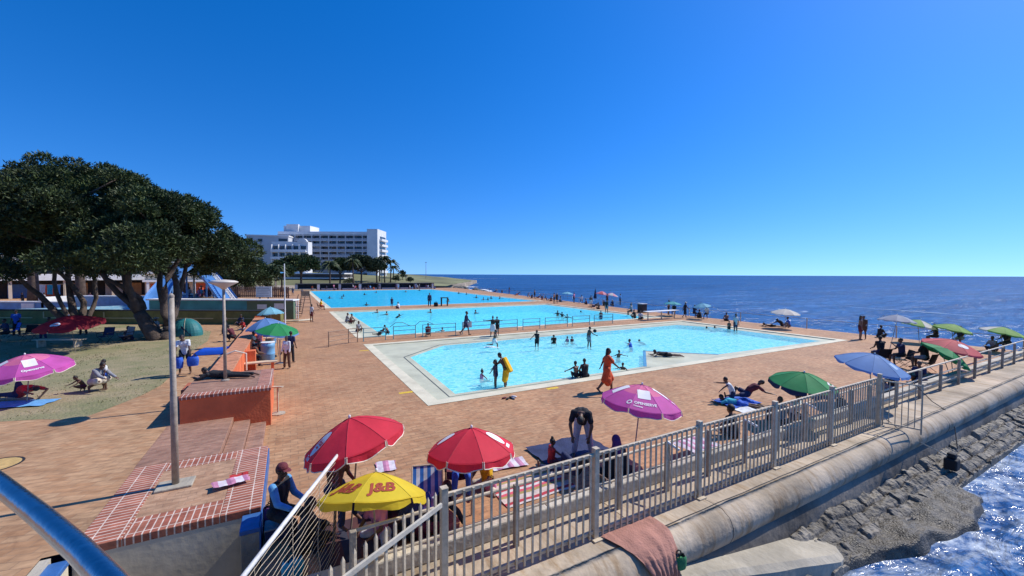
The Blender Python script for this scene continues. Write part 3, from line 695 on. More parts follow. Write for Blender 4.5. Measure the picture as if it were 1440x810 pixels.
# low railing with plain uprights along the open sea edge
SR = thing('edge_railing', 'thin low railing along the sea edge of the deck', 'railing', W(35.8, -7), ANG)
line = [(35.8, -7.3), (36.0, 20), (38.2, 40), (40.7, 60), (45.8, 113)]
mb = MB()
for i in range(len(line)-1):
    a, b_ = Vector(line[i]), Vector(line[i+1]); n = max(2, int((b_-a).length/3))
    for q in range(n):
        p = a.lerp(b_, q/n); m2 = MB(); m2.box(p.x-.03, p.x+.03, p.y-.03, p.y+.03, 0, .95); m2.v = [(x-35.8, y+7, z) for x, y, z in m2.v]
        if q % 2 == 0: m2.build('post', M_GALV, SR)
m2 = MB(); m2.tube([(x, y, .9) for x, y in line], .02, 6); m2.v = [(x-35.8, y+7, z) for x, y, z in m2.v]; m2.build('rail', M_GALV, SR)
mb = MB()
for i in range(len(line)-1):
    a, b_ = Vector(line[i]), Vector(line[i+1]); mb.add([(a.x, a.y, 0.0), (b_.x, b_.y, 0), (b_.x+.35, b_.y, -2.2), (a.x+.35, a.y, -2.2)], [(0, 3, 2, 1)])
tag(frame(mb.build('edge_wall', M_WALL)), 'far sea wall face below the deck edge', 'sea wall')
# mesh fence with a white tubular top
P0 = Vector((-2.86, 6.62, 0)); P1 = Vector((-2.60, 3.3, 0)); d = P1-P0; Lf = d.length
MF = thing('mesh_fence', 'sagging wire mesh fence under a white tubular top rail', 'fence', P0, math.atan2(d.y, d.x))
mb = MB(); mb.tube([(0, 0, 1.72), (Lf*.35, 0, 1.715), (Lf*.36, 0, 1.72), (Lf, 0, 1.70)], .027, 12); mb.build('top_rail', pm('chalky_white_pipe', (.72, .70, .66), .5, .15, 8, .1, dirt=.2), MF, smooth=True)
for x, lean in ((0, -.10), (Lf-.02, 0)):
    mb = MB(); mb.tube([(x-lean*.2, lean, 0), (x, 0, 1.76)], .024, 8); mb.build('post', pm('rusty_dark_post', (.12, .09, .075), .7, .3, 8, .2), MF)
for k in range(20):
    z = .05+k*.085; mb = MB()
    mb.tube([(Lf*i/14, .012*math.sin(i*1.9+k), z-.03*math.sin(math.pi*i/14)+.005*math.sin(i*2.7+k*1.7)) for i in range(15)], .0032, 4); mb.build('wire', M_GALV, MF)
for k in range(1, 4):
    mb = MB(); x = Lf*k/4; mb.tube([(x+.02*math.sin(q*2+k), .015*math.sin(q+k), .03+1.68*q/8) for q in range(9)], .004, 4); mb.build('wire', M_GALV, MF)
# rail on the dividing strip between paddling and middle pool
TR = thing('pool_railing', 'pale teal tubular railing between the paddling pool and the middle pool', 'railing', W(.8, 15.6), ANG)
M_TEAL = pm('teal_painted_pipe', (.14, .36, .38), .5, .15, 5, .08)
def bay(x0, x1):
    for x in (x0, x1):
        mb = MB(); mb.tube([(x, 0, 0), (x, 0, .95)], .032, 8); mb.build('post', M_TEAL, TR)
    for z in (.3, .62, .92):
        mb = MB(); mb.tube([(x0, 0, z), (x1, 0, z)], .024, 8); mb.build('pipe', M_TEAL, TR)
x = -.6
for wd_ in (1.5, 1.6, 2.6, 2.5, 1.9, 1.7, 2.4, 2.0, 2.3):
    bay(x, x+wd_); x += wd_+.55
mb = MB()
for xx in (1.2, 3.0): mb.tube([(xx, .0, .9), (xx+.4, 0, 1.2), (xx+.9, 0, 1.2), (xx+1.5, 0, .9)], .025, 8)
mb.build('raised_hoop', M_TEAL, TR)
p = at(660, 460, 0)
t = thing('notice_board', 'small white notice board hung on the teal pool railing', 'sign', W(*UV(at(657, 468)), 0), ANG)
mb = MB(); mb.box(-.38, .38, -.05, -.03, .42, .92); mb.build('board', M_WHITE, t)
mb = MB()
for i in range(4): mb.box(-.3, .3-.07*(i % 2), -.056, -.0515, .5+i*.1, .53+i*.1)
mb.build('lettering', pm('faded_red_lettering', (.45, .12, .12), .6, .1, 5, 0), t)
BR = thing('barrier_rail', 'short brown pipe barrier at the left end of the pool walkway', 'railing', W(-1.5, 14.6), ANG)
for q, (x, y) in enumerate(((-.6, -.2), (.7, .7), (1.3, .9))):
    mb = MB(); mb.tube([(x, y, 0), (x, y, 1.0)], .035, 8); mb.build('post', pm('brown_pipe', (.33, .22, .14), .6, .2, 5, .1), BR)
for z in (.35, .65, .97):
    mb = MB(); mb.tube([(-.6, -.2, z), (.7, .7, z), (1.3, .9, z)], .026, 8); mb.build('pipe', pm('brown_pipe', (.33, .22, .14)), BR)
# foreground handrail on the promenade the photograph is taken from
HR = thing('handrail', 'shiny steel tubular handrail crossing the lower left corner, reflecting blue sky', 'handrail', (-1.3, 1.1, 3.1))
def hp(px, py): q = at(px, py, 4.04); return Vector((q.x+1.3, q.y-1.1, .94))
pts = [hp(-260, 520), hp(-120, 592), hp(0, 681), hp(60, 728), hp(115, 776), hp(165, 828), hp(230, 905)]
mb = MB(); mb.tube(pts, .0255, 20); mb.build('tube', pm('polished_steel_pipe', (.36, .37, .41), .22, .14, 14, .05, 60, metal=1.0), HR, smooth=True)
for q in (pts[0], pts[-1]):
    mb = MB(); mb.tube([(q.x, q.y, 0), (q.x, q.y, .92)], .025, 12); mb.build('post', M_GALV, HR)
mb = MB(); mb.prism([(-6, -7), (3.2, -7), (3.2, .55), (-.2, .75), (-2.2, 1.9), (-6, 1.9)], 2.9, 3.1); struct(mb.build('promenade', M_CONC_D))
mb = MB(); mb.box(-5.8, 3, -6.8, .3, -1.6, 2.9); struct(mb.build('promenade_base', M_CONC_D))

# ================================================================== BUILDINGS AND SLIDES
M_GLASS = pm('dark_window_glass', (.03, .04, .055), .12, .4, .3, 0)
M_FAC = pm('hotel_white_render', (.72, .72, .71), .8, .06, .4, .05, dirt=.08)
M_GREY = pm('hotel_grey_render', (.50, .51, .53), .8, .08, .3, .05)
def X_at(px, Y): return (px-720)/FPX*Y*1.0
HY = 190
HT = thing('hotel', 'large white slab hotel with eight storeys of balconies beyond the pools', 'hotel', (X_at(470, HY), HY, .3))
def hz(py, Y): return ray_y(480, py, Y).z
ox = X_at(470, HY)
x0, x1 = X_at(428, HY)-ox, X_at(522, HY)-ox
top = hz(327, HY)-.3
def hbox(name, m, *a, par=HT):
    mb = MB(); mb.box(*a); return mb.build(name, m, par)
hbox('wall', M_GREY, x0-12, x1-1.6, 1.6, 12, 0, top)
hbox('end_tower', M_FAC, x1-1.5, x1+3.4, -1.0, 12, 0, top+1.6)
nf = 9; fh = (top-1.2)/nf
for f in range(nf):
    z = f*fh
    hbox('balcony_slab', pm('hotel_slab', (.55, .56, .58), .8, .08, .4, 0), x0-12, x1-.02, -.3, 1.62, z+fh-.28, z+fh)
    hbox('balcony_front', pm('hotel_balcony_front', (.36, .385, .43), .5, .1, .3, 0), x0-12, x1-.04, -.25, -.1, z, z+1.0) if f else None
hbox('parapet', M_FAC, x0-12, x1-.02, -.2, 1.6, top-1.0, top+.4)
nb = 11; bw = (x1-x0+12)/nb; rg = random.Random(4)
for b_ in range(nb):
    xx = x0-12+b_*bw
    hbox('pier', M_GREY, xx-.2, xx+.2, -.28, 1.6, 0, top-1.0)
    for f in range(1, nf):
        z = f*fh; w0 = rg.uniform(.25, .9); w1 = rg.uniform(.25, 1.3)
        hbox('window', M_GLASS if rg.random() < .8 else M_GREY, xx+w0, xx+bw-w1, 1.45, 1.59, z+.2, z+fh-.3)
for f in range(1, nf):
    z = f*fh; hbox('side_balcony', M_FAC, x1+3.4, x1+4.6, 2, 11, z, z+1.05)
    hbox('side_window', M_GLASS, x1+3.4, x1+3.55, 2.5, 10.5, z+1.2, z+fh-.3)
hbox('lift_house', M_FAC, x0-11, x0+1.5, 3, 12, top, top+3.4)
hbox('lift_house', M_FAC, x0-9, x0-3.5, 1.7, 3, top, top+4.0)
WY = 172
WT = thing('hotel_wing', 'lower white apartment wing with arched gable in front of the hotel', 'apartment block', (X_at(410, WY), WY, .3))
ox = X_at(410, WY)
def wx(px): return X_at(px, WY)-ox
wtop = hz(340, WY)-.3
hbox('wall', M_FAC, wx(382), wx(433), .4, 4, 0, wtop, par=WT)
mb = MB(); cx = wx(425); mb.add([(cx+2.1*math.cos(a), y, wtop-.2+1.6*math.sin(a)) for y in (.2, 1.2) for a in [math.pi*i/10 for i in range(11)]], [tuple(range(10, -1, -1)), tuple(range(11, 22))]+[(i, i+1, 12+i, 11+i) for i in range(10)]); mb.build('arched_gable', M_FAC, WT)
for f in range(6):
    z = 2+f*3.0
    if z > wtop-2: break
    hbox('balcony_front', M_FAC, wx(383), wx(432), -1.2, -1.0, z-.5, z+.55, par=WT); hbox('balcony_slab', M_FAC, wx(383), wx(432), -1.0, .4, z-.3, z, par=WT)
    for i in range(5):
        a = wx(384+i*9.6); hbox('window', M_GLASS, a+.3, a+2.35, .2, .39, z+.5, z+2.1, par=WT)
        hbox('pier', M_FAC, a-.12, a+.1, -.95, .39, z, z+2.7, par=WT)
ltop = hz(330, WY)-.3
t2 = thing('apartment_block', 'grey white apartment block with stepped balconies behind the trees', 'apartment block', (X_at(364, WY), WY+8, .3), rad(14))
hbox('wall', M_GREY, -9, 7.5, 0, 16, 0, ltop, par=t2); hbox('roof_slab', M_FAC, -9.3, 7.8, -.3, 16.2, ltop, ltop+.5, par=t2)
hbox('side_wall', M_FAC, 7.5, 12, 1.0, 15, 0, ltop-2.2, par=t2)
for f in range(6):
    z = 2.5+f*3
    hbox('balcony', M_FAC, 3.2, 7.9, -1.1, -.02, z, z+1.1, par=t2)
    hbox('window', M_GLASS, 3.6, 7.2, -.05, .05, z+1.3, z+2.5, par=t2); hbox('window', M_GLASS, -4.6, -2.8, -.05, .05, z+.9, z+2.2, par=t2)
# hotel base: low long white roof line with dark front
t3 = thing('long_pavilion', 'long dark low pavilion with white roof edges in front of the hotel', 'pavilion', (X_at(500, 165), 165, .3))
ox = X_at(500, 165)
hbox('front', pm('pavilion_front', (.10, .085, .08), .8, .3, .3, .1), X_at(385, 165)-ox, X_at(482, 165)-ox, 0, 10, 0, 4.3, par=t3)
for z in (2.4, 4.3): hbox('roof_edge', M_WHITE, X_at(378, 165)-ox, X_at(486, 165)-ox, -1.2, 8, z, z+.45, par=t3)
# row of change shelters at the far end of the far pool
q0, q1 = at(428, 407.2), at(600, 405)
S0 = W(-2.5, 114.5); S1 = W(37, 114.5)
CS = thing('shelter_row', 'long low row of dark open shelters with white piers behind the far pool', 'shelters', S0, ANG)
mb = MB(); mb.box(0, 39.5, 1.6, 1.9, 0, 1.7); mb.build('back_wall', pm('dark_blue_wall', (.035, .045, .07), .8, .3, .6, 0), CS)
mb = MB(); mb.box(-.2, 39.7, -.3, 2.0, 1.7, 1.92); mb.build('roof_slab', pm('dark_roof', (.06, .06, .075), .8, .3, .6, 0), CS)
for i in range(8):
    mb = MB(); x = i*39.4/7; mb.box(x-.35, x+.35, -.1, 1.6, 0, 1.7); mb.build('pier', M_WHITE if i % 2 else M_GREY, CS)
for i in range(7):
    mb = MB(); x = (i+.5)*39.4/7; mb.box(x-2.1, x+2.1, .1, .2, 0, .5); mb.build('bench_front', M_GREY, CS)
# pavilion behind the trees
PY = 62
PV = thing('pavilion', 'white two storey pavilion with long balconies and orange doors behind the trees', 'pavilion', (-72, 77.5, .4), math.atan2(.78, .62))
M_CREAM = pm('cream_wall', (.60, .50, .38), .8, .12, .5, .1, dirt=.15)
hbox('wall', M_CREAM, -52, 17, 3.5, 14, 0, 7.4, par=PV)
hbox('balcony_band', M_WHITE, -52.3, 17.3, -.4, -.15, 3.0, 4.1, par=PV); hbox('balcony_floor', M_WHITE, -52.3, 17.3, -.15, 3.5, 3.0, 3.2, par=PV)
hbox('roof_band', M_WHITE, -52.5, 17.5, -.9, -.6, 6.1, 7.2, par=PV); hbox('roof', M_WHITE, -52.5, 17.5, -.6, 14, 7.0, 7.25, par=PV)
hbox('recess_shade', M_DARK, -52, 17, 3.4, 3.49, 0, 2.9, par=PV); hbox('recess_shade', pm('upper_shade', (.10, .09, .085), .8, .2, 1, 0), -52, 17, 3.38, 3.49, 3.3, 6.0, par=PV)  # flat dark sheets stand for the shade under balcony and roof
rg = random.Random(8)
DC = [pm('orange_door', (.62, .10, .02), .6, .2, 2, 0), pm('orange_door', (.62, .10, .02)), pm('tan_door', (.42, .24, .12), .7, .2, 2, 0), M_BLUEP, pm('pale_panel', (.55, .5, .45), .7, .2, 2, 0)]
x = -50
while x < 15:
    w_ = rg.uniform(1.2, 2.6); hbox('door', rg.choice(DC), x, x+w_, 3.25, 3.37, 0, rg.uniform(2.2, 2.6), par=PV); x += w_+rg.uniform(.4, 2.4)
for x in range(-51, 17, 6): hbox('column', M_CREAM, x-.2, x+.2, -.1, .3, 0, 3.0, par=PV); hbox('column', M_WHITE, x-.12, x+.12, -.3, .1, 4.1, 6.1, par=PV)
KB = thing('kiosk', 'cream kiosk with white awnings behind the crowd and the slides', 'kiosk', (-57.5, 74, .4), rad(42))
hbox('wall', M_CREAM, -7, 6, 0, 9, 0, 4.2, par=KB); hbox('awning', M_WHITE, -7.3, 6.3, -1.8, 0, 2.8, 3.1, par=KB); hbox('roof', M_WHITE, -7.4, 6.4, -.6, 9.4, 4.2, 4.6, par=KB)
for i in range(4): hbox('opening', M_DARK if i % 2 else DC[0], -6.3+i*3.1, -4.2+i*3.1, -.06, -.003, .3, 2.5, par=KB)
for i in range(5): hbox('pier', M_WHITE, -6.8+i*3.1, -6.45+i*3.1, -1.7, -1.4, 0, 2.8, par=KB)
# diving tank: olive outer wall, teal tank wall, slides
OW = thing('olive_wall', 'low olive green wall with recessed cream framed panels beyond the lawn', 'wall', (-30, 34.3, .4))
M_OLIVE = pm('olive_paint', (.20, .19, .055), .75, .2, 1.5, .15, dirt=.25)
hbox('body', M_OLIVE, -26, 10.4, 0, .45, 0, 1.1, par=OW); hbox('cap', M_DARK, -26.1, 10.5, -.06, .5, 1.1, 1.17, par=OW)
M_CRF = pm('cream_frame', (.55, .48, .26), .7, .1, 3, 0)
for i in range(7):
    a = -25+i*5.1
    mb = MB(); mb.box(a, a+4.2, -.03, -.003, .45, .52); mb.box(a, a+.1, -.03, -.003, .523, 1.0); mb.build('panel_frame', M_CRF, OW)
TW = thing('tank_wall', 'teal painted wall of the diving tank with a pale coping', 'tank wall', (-27, 38.2, .4))
hbox('body', pm('teal_tank_paint', (.06, .32, .34), .5, .25, .8, .1, dirt=.2), -7.2, 2.0, 0, .35, 0, 1.75, par=TW); hbox('body', pm('green_tank_paint', (.12, .18, .10), .6, .2, .8, .1), 2.003, 6.4, 0, .35, 0, 1.75, par=TW)
hbox('coping', M_WHITE, -7.3, 6.5, -.25, .9, 1.75, 1.87, par=TW)
hbox('white_sign', M_WHITE, 3.0, 3.9, -.03, -.003, .95, 1.4, par=TW); hbox('white_sign', M_WHITE, 4.6, 5.5, -.03, -.003, .95, 1.5, par=TW)
mb = MB(); mb.box(-7.2, 2.4, .36, 6, 0, 1.70); mb.build('inner_deck', M_TERR, TW)
M_LBL = pm('sunlit_toned_blue_paint', (.13, .28, .52), .5, .15, 2, .1, dirt=.15)  # blue lightened in the colour to stand for sun on these walls
PW = thing('paddling_tank', 'blue and white stepped walls of the small paddling pool at left', 'pool', (-42, 45, .4))
for (a, b_, c, d, h, m_) in ((-18, -7, 0, .4, 1.0, M_LBL), (-10, -1.0, 3, 3.4, 1.5, M_LBL), (-1, 3.5, 4.5, 4.9, 1.7, M_LBL), (-10.3, -10, 0, 3.4, 1.6, M_WHITE), (-1.3, -1, 3, 4.9, 1.75, M_WHITE), (-12.4, -11, -.1, 0, .9, M_WHITE)): hbox('wall', m_, a, b_, c, d, 0, h, par=PW)
for (a, b_, c, d, h) in ((-10, -1.3, 2.8, 3.4, 1.5), (-1, 3.5, 4.3, 4.9, 1.7), (-18, -7, -.1, .5, 1.0)): hbox('coping', M_WHITE, a, b_, c, d, h, h+.12, par=PW)
mb = MB(); mb.flat([(-9.5, -3.5), (9, -3.8), (9, 1.5), (-2, 2.6)], (), .55); mb.build('water', water_mat('paddling_water', (.8, .95, 1), (.30, .55, .62), .75, 1.5, .6), PW)
mb = MB(); mb.flat([(-9.8, -3.8), (9.3, -4.1), (9.3, 1.8), (-2, 2.9)], (), .45); mb.build('basin', pm('pale_basin', (.45, .6, .6), .6, .1, 2, 0), PW)
# water slides: a wide blue chute each with raised sides
M_SLIDE = pm('blue_slide_fibreglass', (.10, .26, .56), .35, .12, .8, .05, dirt=.12)
def slide(lb, line, w_, white_rail):
    P = [ray_y(*q) for q in line]; b0 = P[-1]
    t = thing('water_slide', lb, 'water slide', (b0.x, b0.y, .4), 0, 'tall blue water slides')
    P = [p-Vector((b0.x, b0.y, .4)) for p in P]; k = len(P)
    # smooth the line
    Q = []
    for i in range((k-1)*6+1):
        s = i/6; j = min(int(s), k-2); f = s-j
        p0, p1, p2, p3 = P[max(j-1, 0)], P[j], P[j+1], P[min(j+2, k-1)]
        Q.append(.5*((2*p1)+(p2-p0)*f+(2*p0-5*p1+4*p2-p3)*f*f+(3*p1-p0-3*p2+p3)*f**3))
    vs = []; prof = [(-1, .38), (-.97, .0), (-.6, -.12), (0, -.16), (.6, -.12), (.97, 0), (1, .38)]
    for i, q in enumerate(Q):
        d = (Q[min(i+1, len(Q)-1)]-Q[max(i-1, 0)]); d.z = 0; d.normalize(); s_ = Vector((-d.y, d.x, 0))
        for a, z in prof: vs.append(q+s_*(a*w_)+Vector((0, 0, z)))
    n = len(prof); mb = MB(); mb.add(vs, [(i*n+j, i*n+j+1, (i+1)*n+j+1, (i+1)*n+j) for i in range(len(Q)-1) for j in range(n-1)])
    mb.build('chute', M_SLIDE, t)
    for i in range(0, len(Q)-2, 5):
        q = Q[i]
        if q.z > .8:
            mb = MB(); mb.tube([(q.x, q.y, 0), (q.x, q.y, q.z-.15)], .09, 8); mb.build('leg', M_SLIDE, t)
    if white_rail:
        for sgn in (1,):
            mb = MB(); R_ = [Vector(q)+Vector((.95, -.55, .5)) for q in Q]; mb.tube(R_, .06, 6); mb.tube([r-Vector((-.25, .1, .75)) for r in R_], .06, 6)
            for i in range(0, len(R_), 1): mb.tube([R_[i], R_[i]-Vector((-.25, .1, .75))], .045, 5)
            mb.build('ladder', M_WHITE, t)
    return t
slide('curved blue water slide glimpsed between the branches of the big tree', [(262, 374, 46), (252, 381, 44.5), (236, 398, 43), (222, 418, 41.5), (216, 438, 40)], .95, False)
slide('straight blue water slide with white ladder beside the lamp post', [(290, 385, 45), (303, 400, 43.5), (318, 420, 42), (336, 444, 40)], .85, True)
ST = thing('slide_tower', 'slim steel tower with bright blue roof at the top of the slides', 'slide tower', (-36, 47.5, .4))
for a in (-2, 2):
    for c in (-1, 1):
        mb = MB(); mb.tube([(a, c, 0), (a, c, 5.2)], .1, 8); mb.build('leg', M_GALV, ST)
hbox('platform', M_GALV, -2.2, 2.2, -1.2, 1.2, 4.0, 4.15, par=ST)
mb = MB(); mb.add([(-2.4, -1.4, 5.2), (2.4, -1.4, 5.2), (2.4, 1.4, 5.2), (-2.4, 1.4, 5.2), (-1, 0, 5.9), (1, 0, 5.9)], [(0, 1, 5, 4), (1, 2, 5), (2, 3, 4, 5), (3, 0, 4), (3, 2, 1, 0)]); mb.build('roof', pm('bright_blue_roof', (.03, .2, .62), .5, .1, 1, 0), ST)
# picket fence, scoreboard, shade sail, steel gate, lifeguard chair
PF = thing('picket_fence', 'brown timber picket fence above the diving tank', 'fence', (-31, 44.5, 2.0))
M_BRN = pm('brown_timber', (.14, .075, .05), .8, .3, 4, .2)
for i in range(31, 60):
    mb = MB(); x = -6.6+i*.22; mb.box(x, x+.15, -.02, .02, 0, 1.25+random.uniform(-.06, .05)); mb.build('picket', M_BRN, PF)
for z in (.25, .95): hbox('rail', M_BRN, .2, 6.6, .025, .07, z, z+.08, par=PF)
SB = thing('score_board', 'grey white lettered notice board standing above the tank wall', 'sign board', (ray_y(371, 425, 39.4).x, 39.4, 2.1))
hbox('board', pm('grey_board', (.52, .52, .56), .6, .08, 2, 0), -.75, .75, 0, .08, .32, 1.35, par=SB)
mb = MB()
for i in range(5): mb.box(-.62, .62-.1*(i % 3), -.012, -.002, .45+i*.17, .51+i*.17)
mb.build('lettering', pm('grey_lettering', (.3, .3, .35), .6, .1, 4, 0), SB)
for a in (-.4, .4): hbox('leg', M_DARK, a-.05, a+.05, .01, .07, -.1, .318, par=SB)
SH = thing('shade_canopy', 'flat blue shade canopy on slim posts beyond the picket fence', 'canopy', (ray_y(372, 400, 62).x, 62, 2.0))
mb = MB(); mb.add([(-2.8, -1.6, 2.6), (2.8, -1.6, 2.6), (2.4, 1.6, 2.9), (-2.4, 1.6, 2.9), (0, 0, 3.2)], [(0, 1, 4), (1, 2, 4), (2, 3, 4), (3, 0, 4)]); mb.build('cloth', pm('blue_shade_cloth', (.05, .22, .42), .8, .1, 1, 0), SH)
for a in (-2.5, 2.5):
    mb = MB(); mb.tube([(a, -1.4, -2), (a, -1.4, 2.62)], .07, 6); mb.build('post', M_GALV, SH)
SG = thing('steel_gate', 'white barred steel gate with sloping rail beside the tank wall', 'gate', at(408, 449), ANG*.2)
for i in range(9):
    mb = MB(); x = -.75+i*.19; mb.box(x, x+.06, -.03, .03, .05, 2.0); mb.build('bar', M_WHITE, SG)
for z in (.06, .7, 1.35, 1.98): hbox('rail', M_WHITE, -.8, .86, -.05, -.031, z-.04, z+.04, par=SG)
TG = thing('tank_stair', 'brown timber stair with steep handrail beside the white steel gate', 'stair', at(419, 446), 0)
for i in range(8): hbox('tread', M_BRN, -.5+.03*i, .35-.05*i, .1*i, .1*i+.25, .1+i*.24, .15+i*.24, par=TG)
for a in (-.55, .42):
    mb = MB(); mb.tube([(a, 0, .3), (a*.8-.1, 1.2, 2.4)], .05, 6); mb.build('stringer', M_BRN, TG)
KB2 = thing('curved_kerb', 'cream curved kerb around the foot of the steel gate', 'kerb', at(400, 452), 0)
mb = MB(); mb.tube([(-1.5, -.6, .08), (0, -.7, .08), (1.5, -.2, .08), (2.3, .9, .08)], .12, 8); mb.build('body', pm('cream_paint', (.66, .58, .42)), KB2)
LG = thing('lifeguard_chair', 'tall slim timber lifeguard chair at the corner of the far pool', 'lifeguard chair', at(430, 437), ANG)
M_TIM = pm('grey_timber', (.30, .22, .15), .8, .25, 4, .2)
for a in (-.7, .7):
    for c in (-.6, .6):
        mb = MB(); mb.tube([(a, c, 0), (a*.65, c*.6, 2.0)], .06, 6); mb.build('leg', M_TIM, LG)
hbox('seat', M_TIM, -.5, .5, -.4, .4, 1.72, 1.78, par=LG); hbox('backrest', M_TIM, -.48, .48, .32, .38, 1.85, 2.5, par=LG)
for a in (-.5, .5): hbox('armrest', M_TIM, a-.04, a+.04, -.38, .3, 2.05, 2.11, par=LG)
for z in (.5, 1.0, 1.45): hbox('rung', M_TIM, -.55, .55, -.56+z*.1, -.5+z*.1, z, z+.05, par=LG)
# rope and cable beside the lip
def cable(lb, line, r, m_):
    b0 = line[0]; mb = MB(); mb.tube([q-b0 for q in line], r, 6); o = mb.build('cable', m_, loc=b0); tag(o, lb, 'cable', 'cables over the sea wall'); return o
e0 = W(12.0, -8.6, .25); e1 = W(13.2, -9.75, -.75)
cable('slack grey cable from the fence end down to a dark block on the stones', [e0.lerp(e1, i/8)-Vector((0, 0, .10*math.sin(math.pi*i/8))) for i in range(9)], .018, M_GALV)
cable('thin dark rope hanging from the railing over the lip', [W(16.4, -7.92, .7), W(16.3, -8.5, .12), W(15.9, -8.95, .0), W(15.6, -9.28, -.5), W(15.0, -9.5, -1.0)], .014, M_DARK)
mb = MB(); mb.box(-.16, .16, -.15, .15, 0, .34); mb.box(-.1, .1, -.1, .1, .34, .5); o = mb.build('mooring_block', M_DARK, loc=W(13.25, -9.8, -1.15), rotz=.5, bevel=.04); tag(o, 'small dark block on the stones holding the cable', 'block')
# ================================================================== TREES
def leaf_mat(name, dark, light, ns=.55):
    m, N, L, b = nt(name)
    geo = N.new('ShaderNodeNewGeometry'); tc = N.new('ShaderNodeTexCoord')
    n = N.new('ShaderNodeTexNoise'); n.inputs['Scale'].default_value = ns; n.inputs['Detail'].default_value = 5; L.new(tc.outputs['Object'], n.inputs['Vector'])
    ad = N.new('ShaderNodeMath'); ad.operation = 'MULTIPLY_ADD'; ad.inputs[1].default_value = .22
    L.new(geo.outputs['Random Per Island'], ad.inputs[0]); L.new(n.outputs['Fac'], ad.inputs[2])
    rp = N.new('ShaderNodeValToRGB'); rp.color_ramp.elements[0].position = .44; rp.color_ramp.elements[1].position = .78
    rp.color_ramp.elements[0].color = c4(dark); rp.color_ramp.elements[1].color = c4(light)
    L.new(ad.outputs[0], rp.inputs['Fac']); L.new(rp.outputs['Color'], b.inputs['Base Color'])
    b.inputs['Roughness'].default_value = .55; b.inputs['Specular IOR Level'].default_value = .3
    return m
M_LEAF = leaf_mat('dark_foliage', (.012, .024, .008), (.085, .115, .034))
M_LEAF2 = leaf_mat('grey_green_foliage', (.024, .040, .020), (.075, .10, .045), .2)
M_BARK = pm('grey_bark', (.10, .07, .052), .9, .35, 3, .8, 12)
M_CORE = pm('crown_shade', (.006, .010, .005), 1, .2, 2, 0)
def crown(lumps, ntuft, leaf, wid, seed, flat_bottom=.25):
    """leaf blades gathered in tufts over many lumps; returns one mesh builder worth of arrays"""
    rg = np.random.default_rng(seed); V = []; nl = 6
    tot = sum(l[3]**2 for l in lumps)
    for (cx, cy, cz, r) in lumps:
        n = int(ntuft*r*r/tot)
        d = rg.normal(size=(n, 3)); d /= np.linalg.norm(d, axis=1)[:, None]
        keep = d[:, 2] > -flat_bottom-.5*rg.random(n); d = d[keep]; n = len(d)
        rr = r*(.55+.47*rg.random(n)**.45+.16*(rg.random(n) < .10))
        P = np.stack([cx+d[:, 0]*rr*1.12, cy+d[:, 1]*rr*1.12, cz+d[:, 2]*rr*.72], 1)
        for k in range(nl):
            a = d*.8+rg.normal(size=(n, 3))*.75; a[:, 2] += .25; a[:, 0] += .3; a /= np.linalg.norm(a, axis=1)[:, None]
            s = np.cross(a, rg.normal(size=(n, 3))); s /= np.linalg.norm(s, axis=1)[:, None]
            ln = leaf*(.6+.8*rg.random(n))[:, None]; w = wid*(.7+.6*rg.random(n))[:, None]
            o = P+rg.normal(size=(n, 3))*leaf*.25
            q = np.stack([o-s*w*.35, o+a*ln*.55-s*w, o+a*ln, o+a*ln*.5+s*w], 1)
            V.append(q.reshape(-1, 3))
    V = np.concatenate(V)
    me = bpy.data.meshes.new('crown'); nf = len(V)//4
    me.vertices.add(len(V)); me.vertices.foreach_set('co', V.astype(np.float32).ravel())
    me.loops.add(len(V)); me.loops.foreach_set('vertex_index', np.arange(len(V), dtype=np.int32))
    me.polygons.add(nf); me.polygons.foreach_set('loop_start', np.arange(0, len(V), 4, dtype=np.int32)); me.polygons.foreach_set('loop_total', np.full(nf, 4, dtype=np.int32))
    me.update(); me.validate(); return me
def tree(name, label, base, limbs, lumps, ntuft, leaf=.34, wid=.07, seed=1, group=None, mat=None, core=0, cat='tree'):
    t = thing(name, label, cat, base, 0, group); B = Vector(base)
    mb = MB()
    for pts, rs in limbs: mb.tube([Vector(p)-B for p in pts], rs, 9)
    mb.build('trunk', M_BARK, t, smooth=True)
    L2 = [(l[0]-B.x, l[1]-B.y, l[2]-B.z, l[3]) for l in lumps]
    me = crown(L2, ntuft, leaf, wid, seed); me.materials.append(mat or M_LEAF)
    o = bpy.data.objects.new('crown', me); COL.objects.link(o); o.parent = t
    if core:
        mb = MB()
        for (x, y, z, r) in L2: mb.ell((x, y, z-.1*r), r*core*1.1, r*core*1.1, r*core*.8, 8, 5)
        c = mb.build('inner_shade', M_CORE, o)
    return t
def lim(p0, p1, r0, r1, n=6, bend=.5, seed=0):
    rg = random.Random(seed); p0, p1 = Vector(p0), Vector(p1); d = p1-p0; pts = []
    s = Vector((rg.uniform(-1, 1), rg.uniform(-1, 1), rg.uniform(-.3, .3)))*bend
    for i in range(n+1):
        t = i/n; pts.append(p0+d*t+s*math.sin(math.pi*t)+Vector((rg.uniform(-1, 1), rg.uniform(-1, 1), 0))*.09*(0 < i < n))
    return pts, [r0+(r1-r0)*i/n for i in range(n+1)]
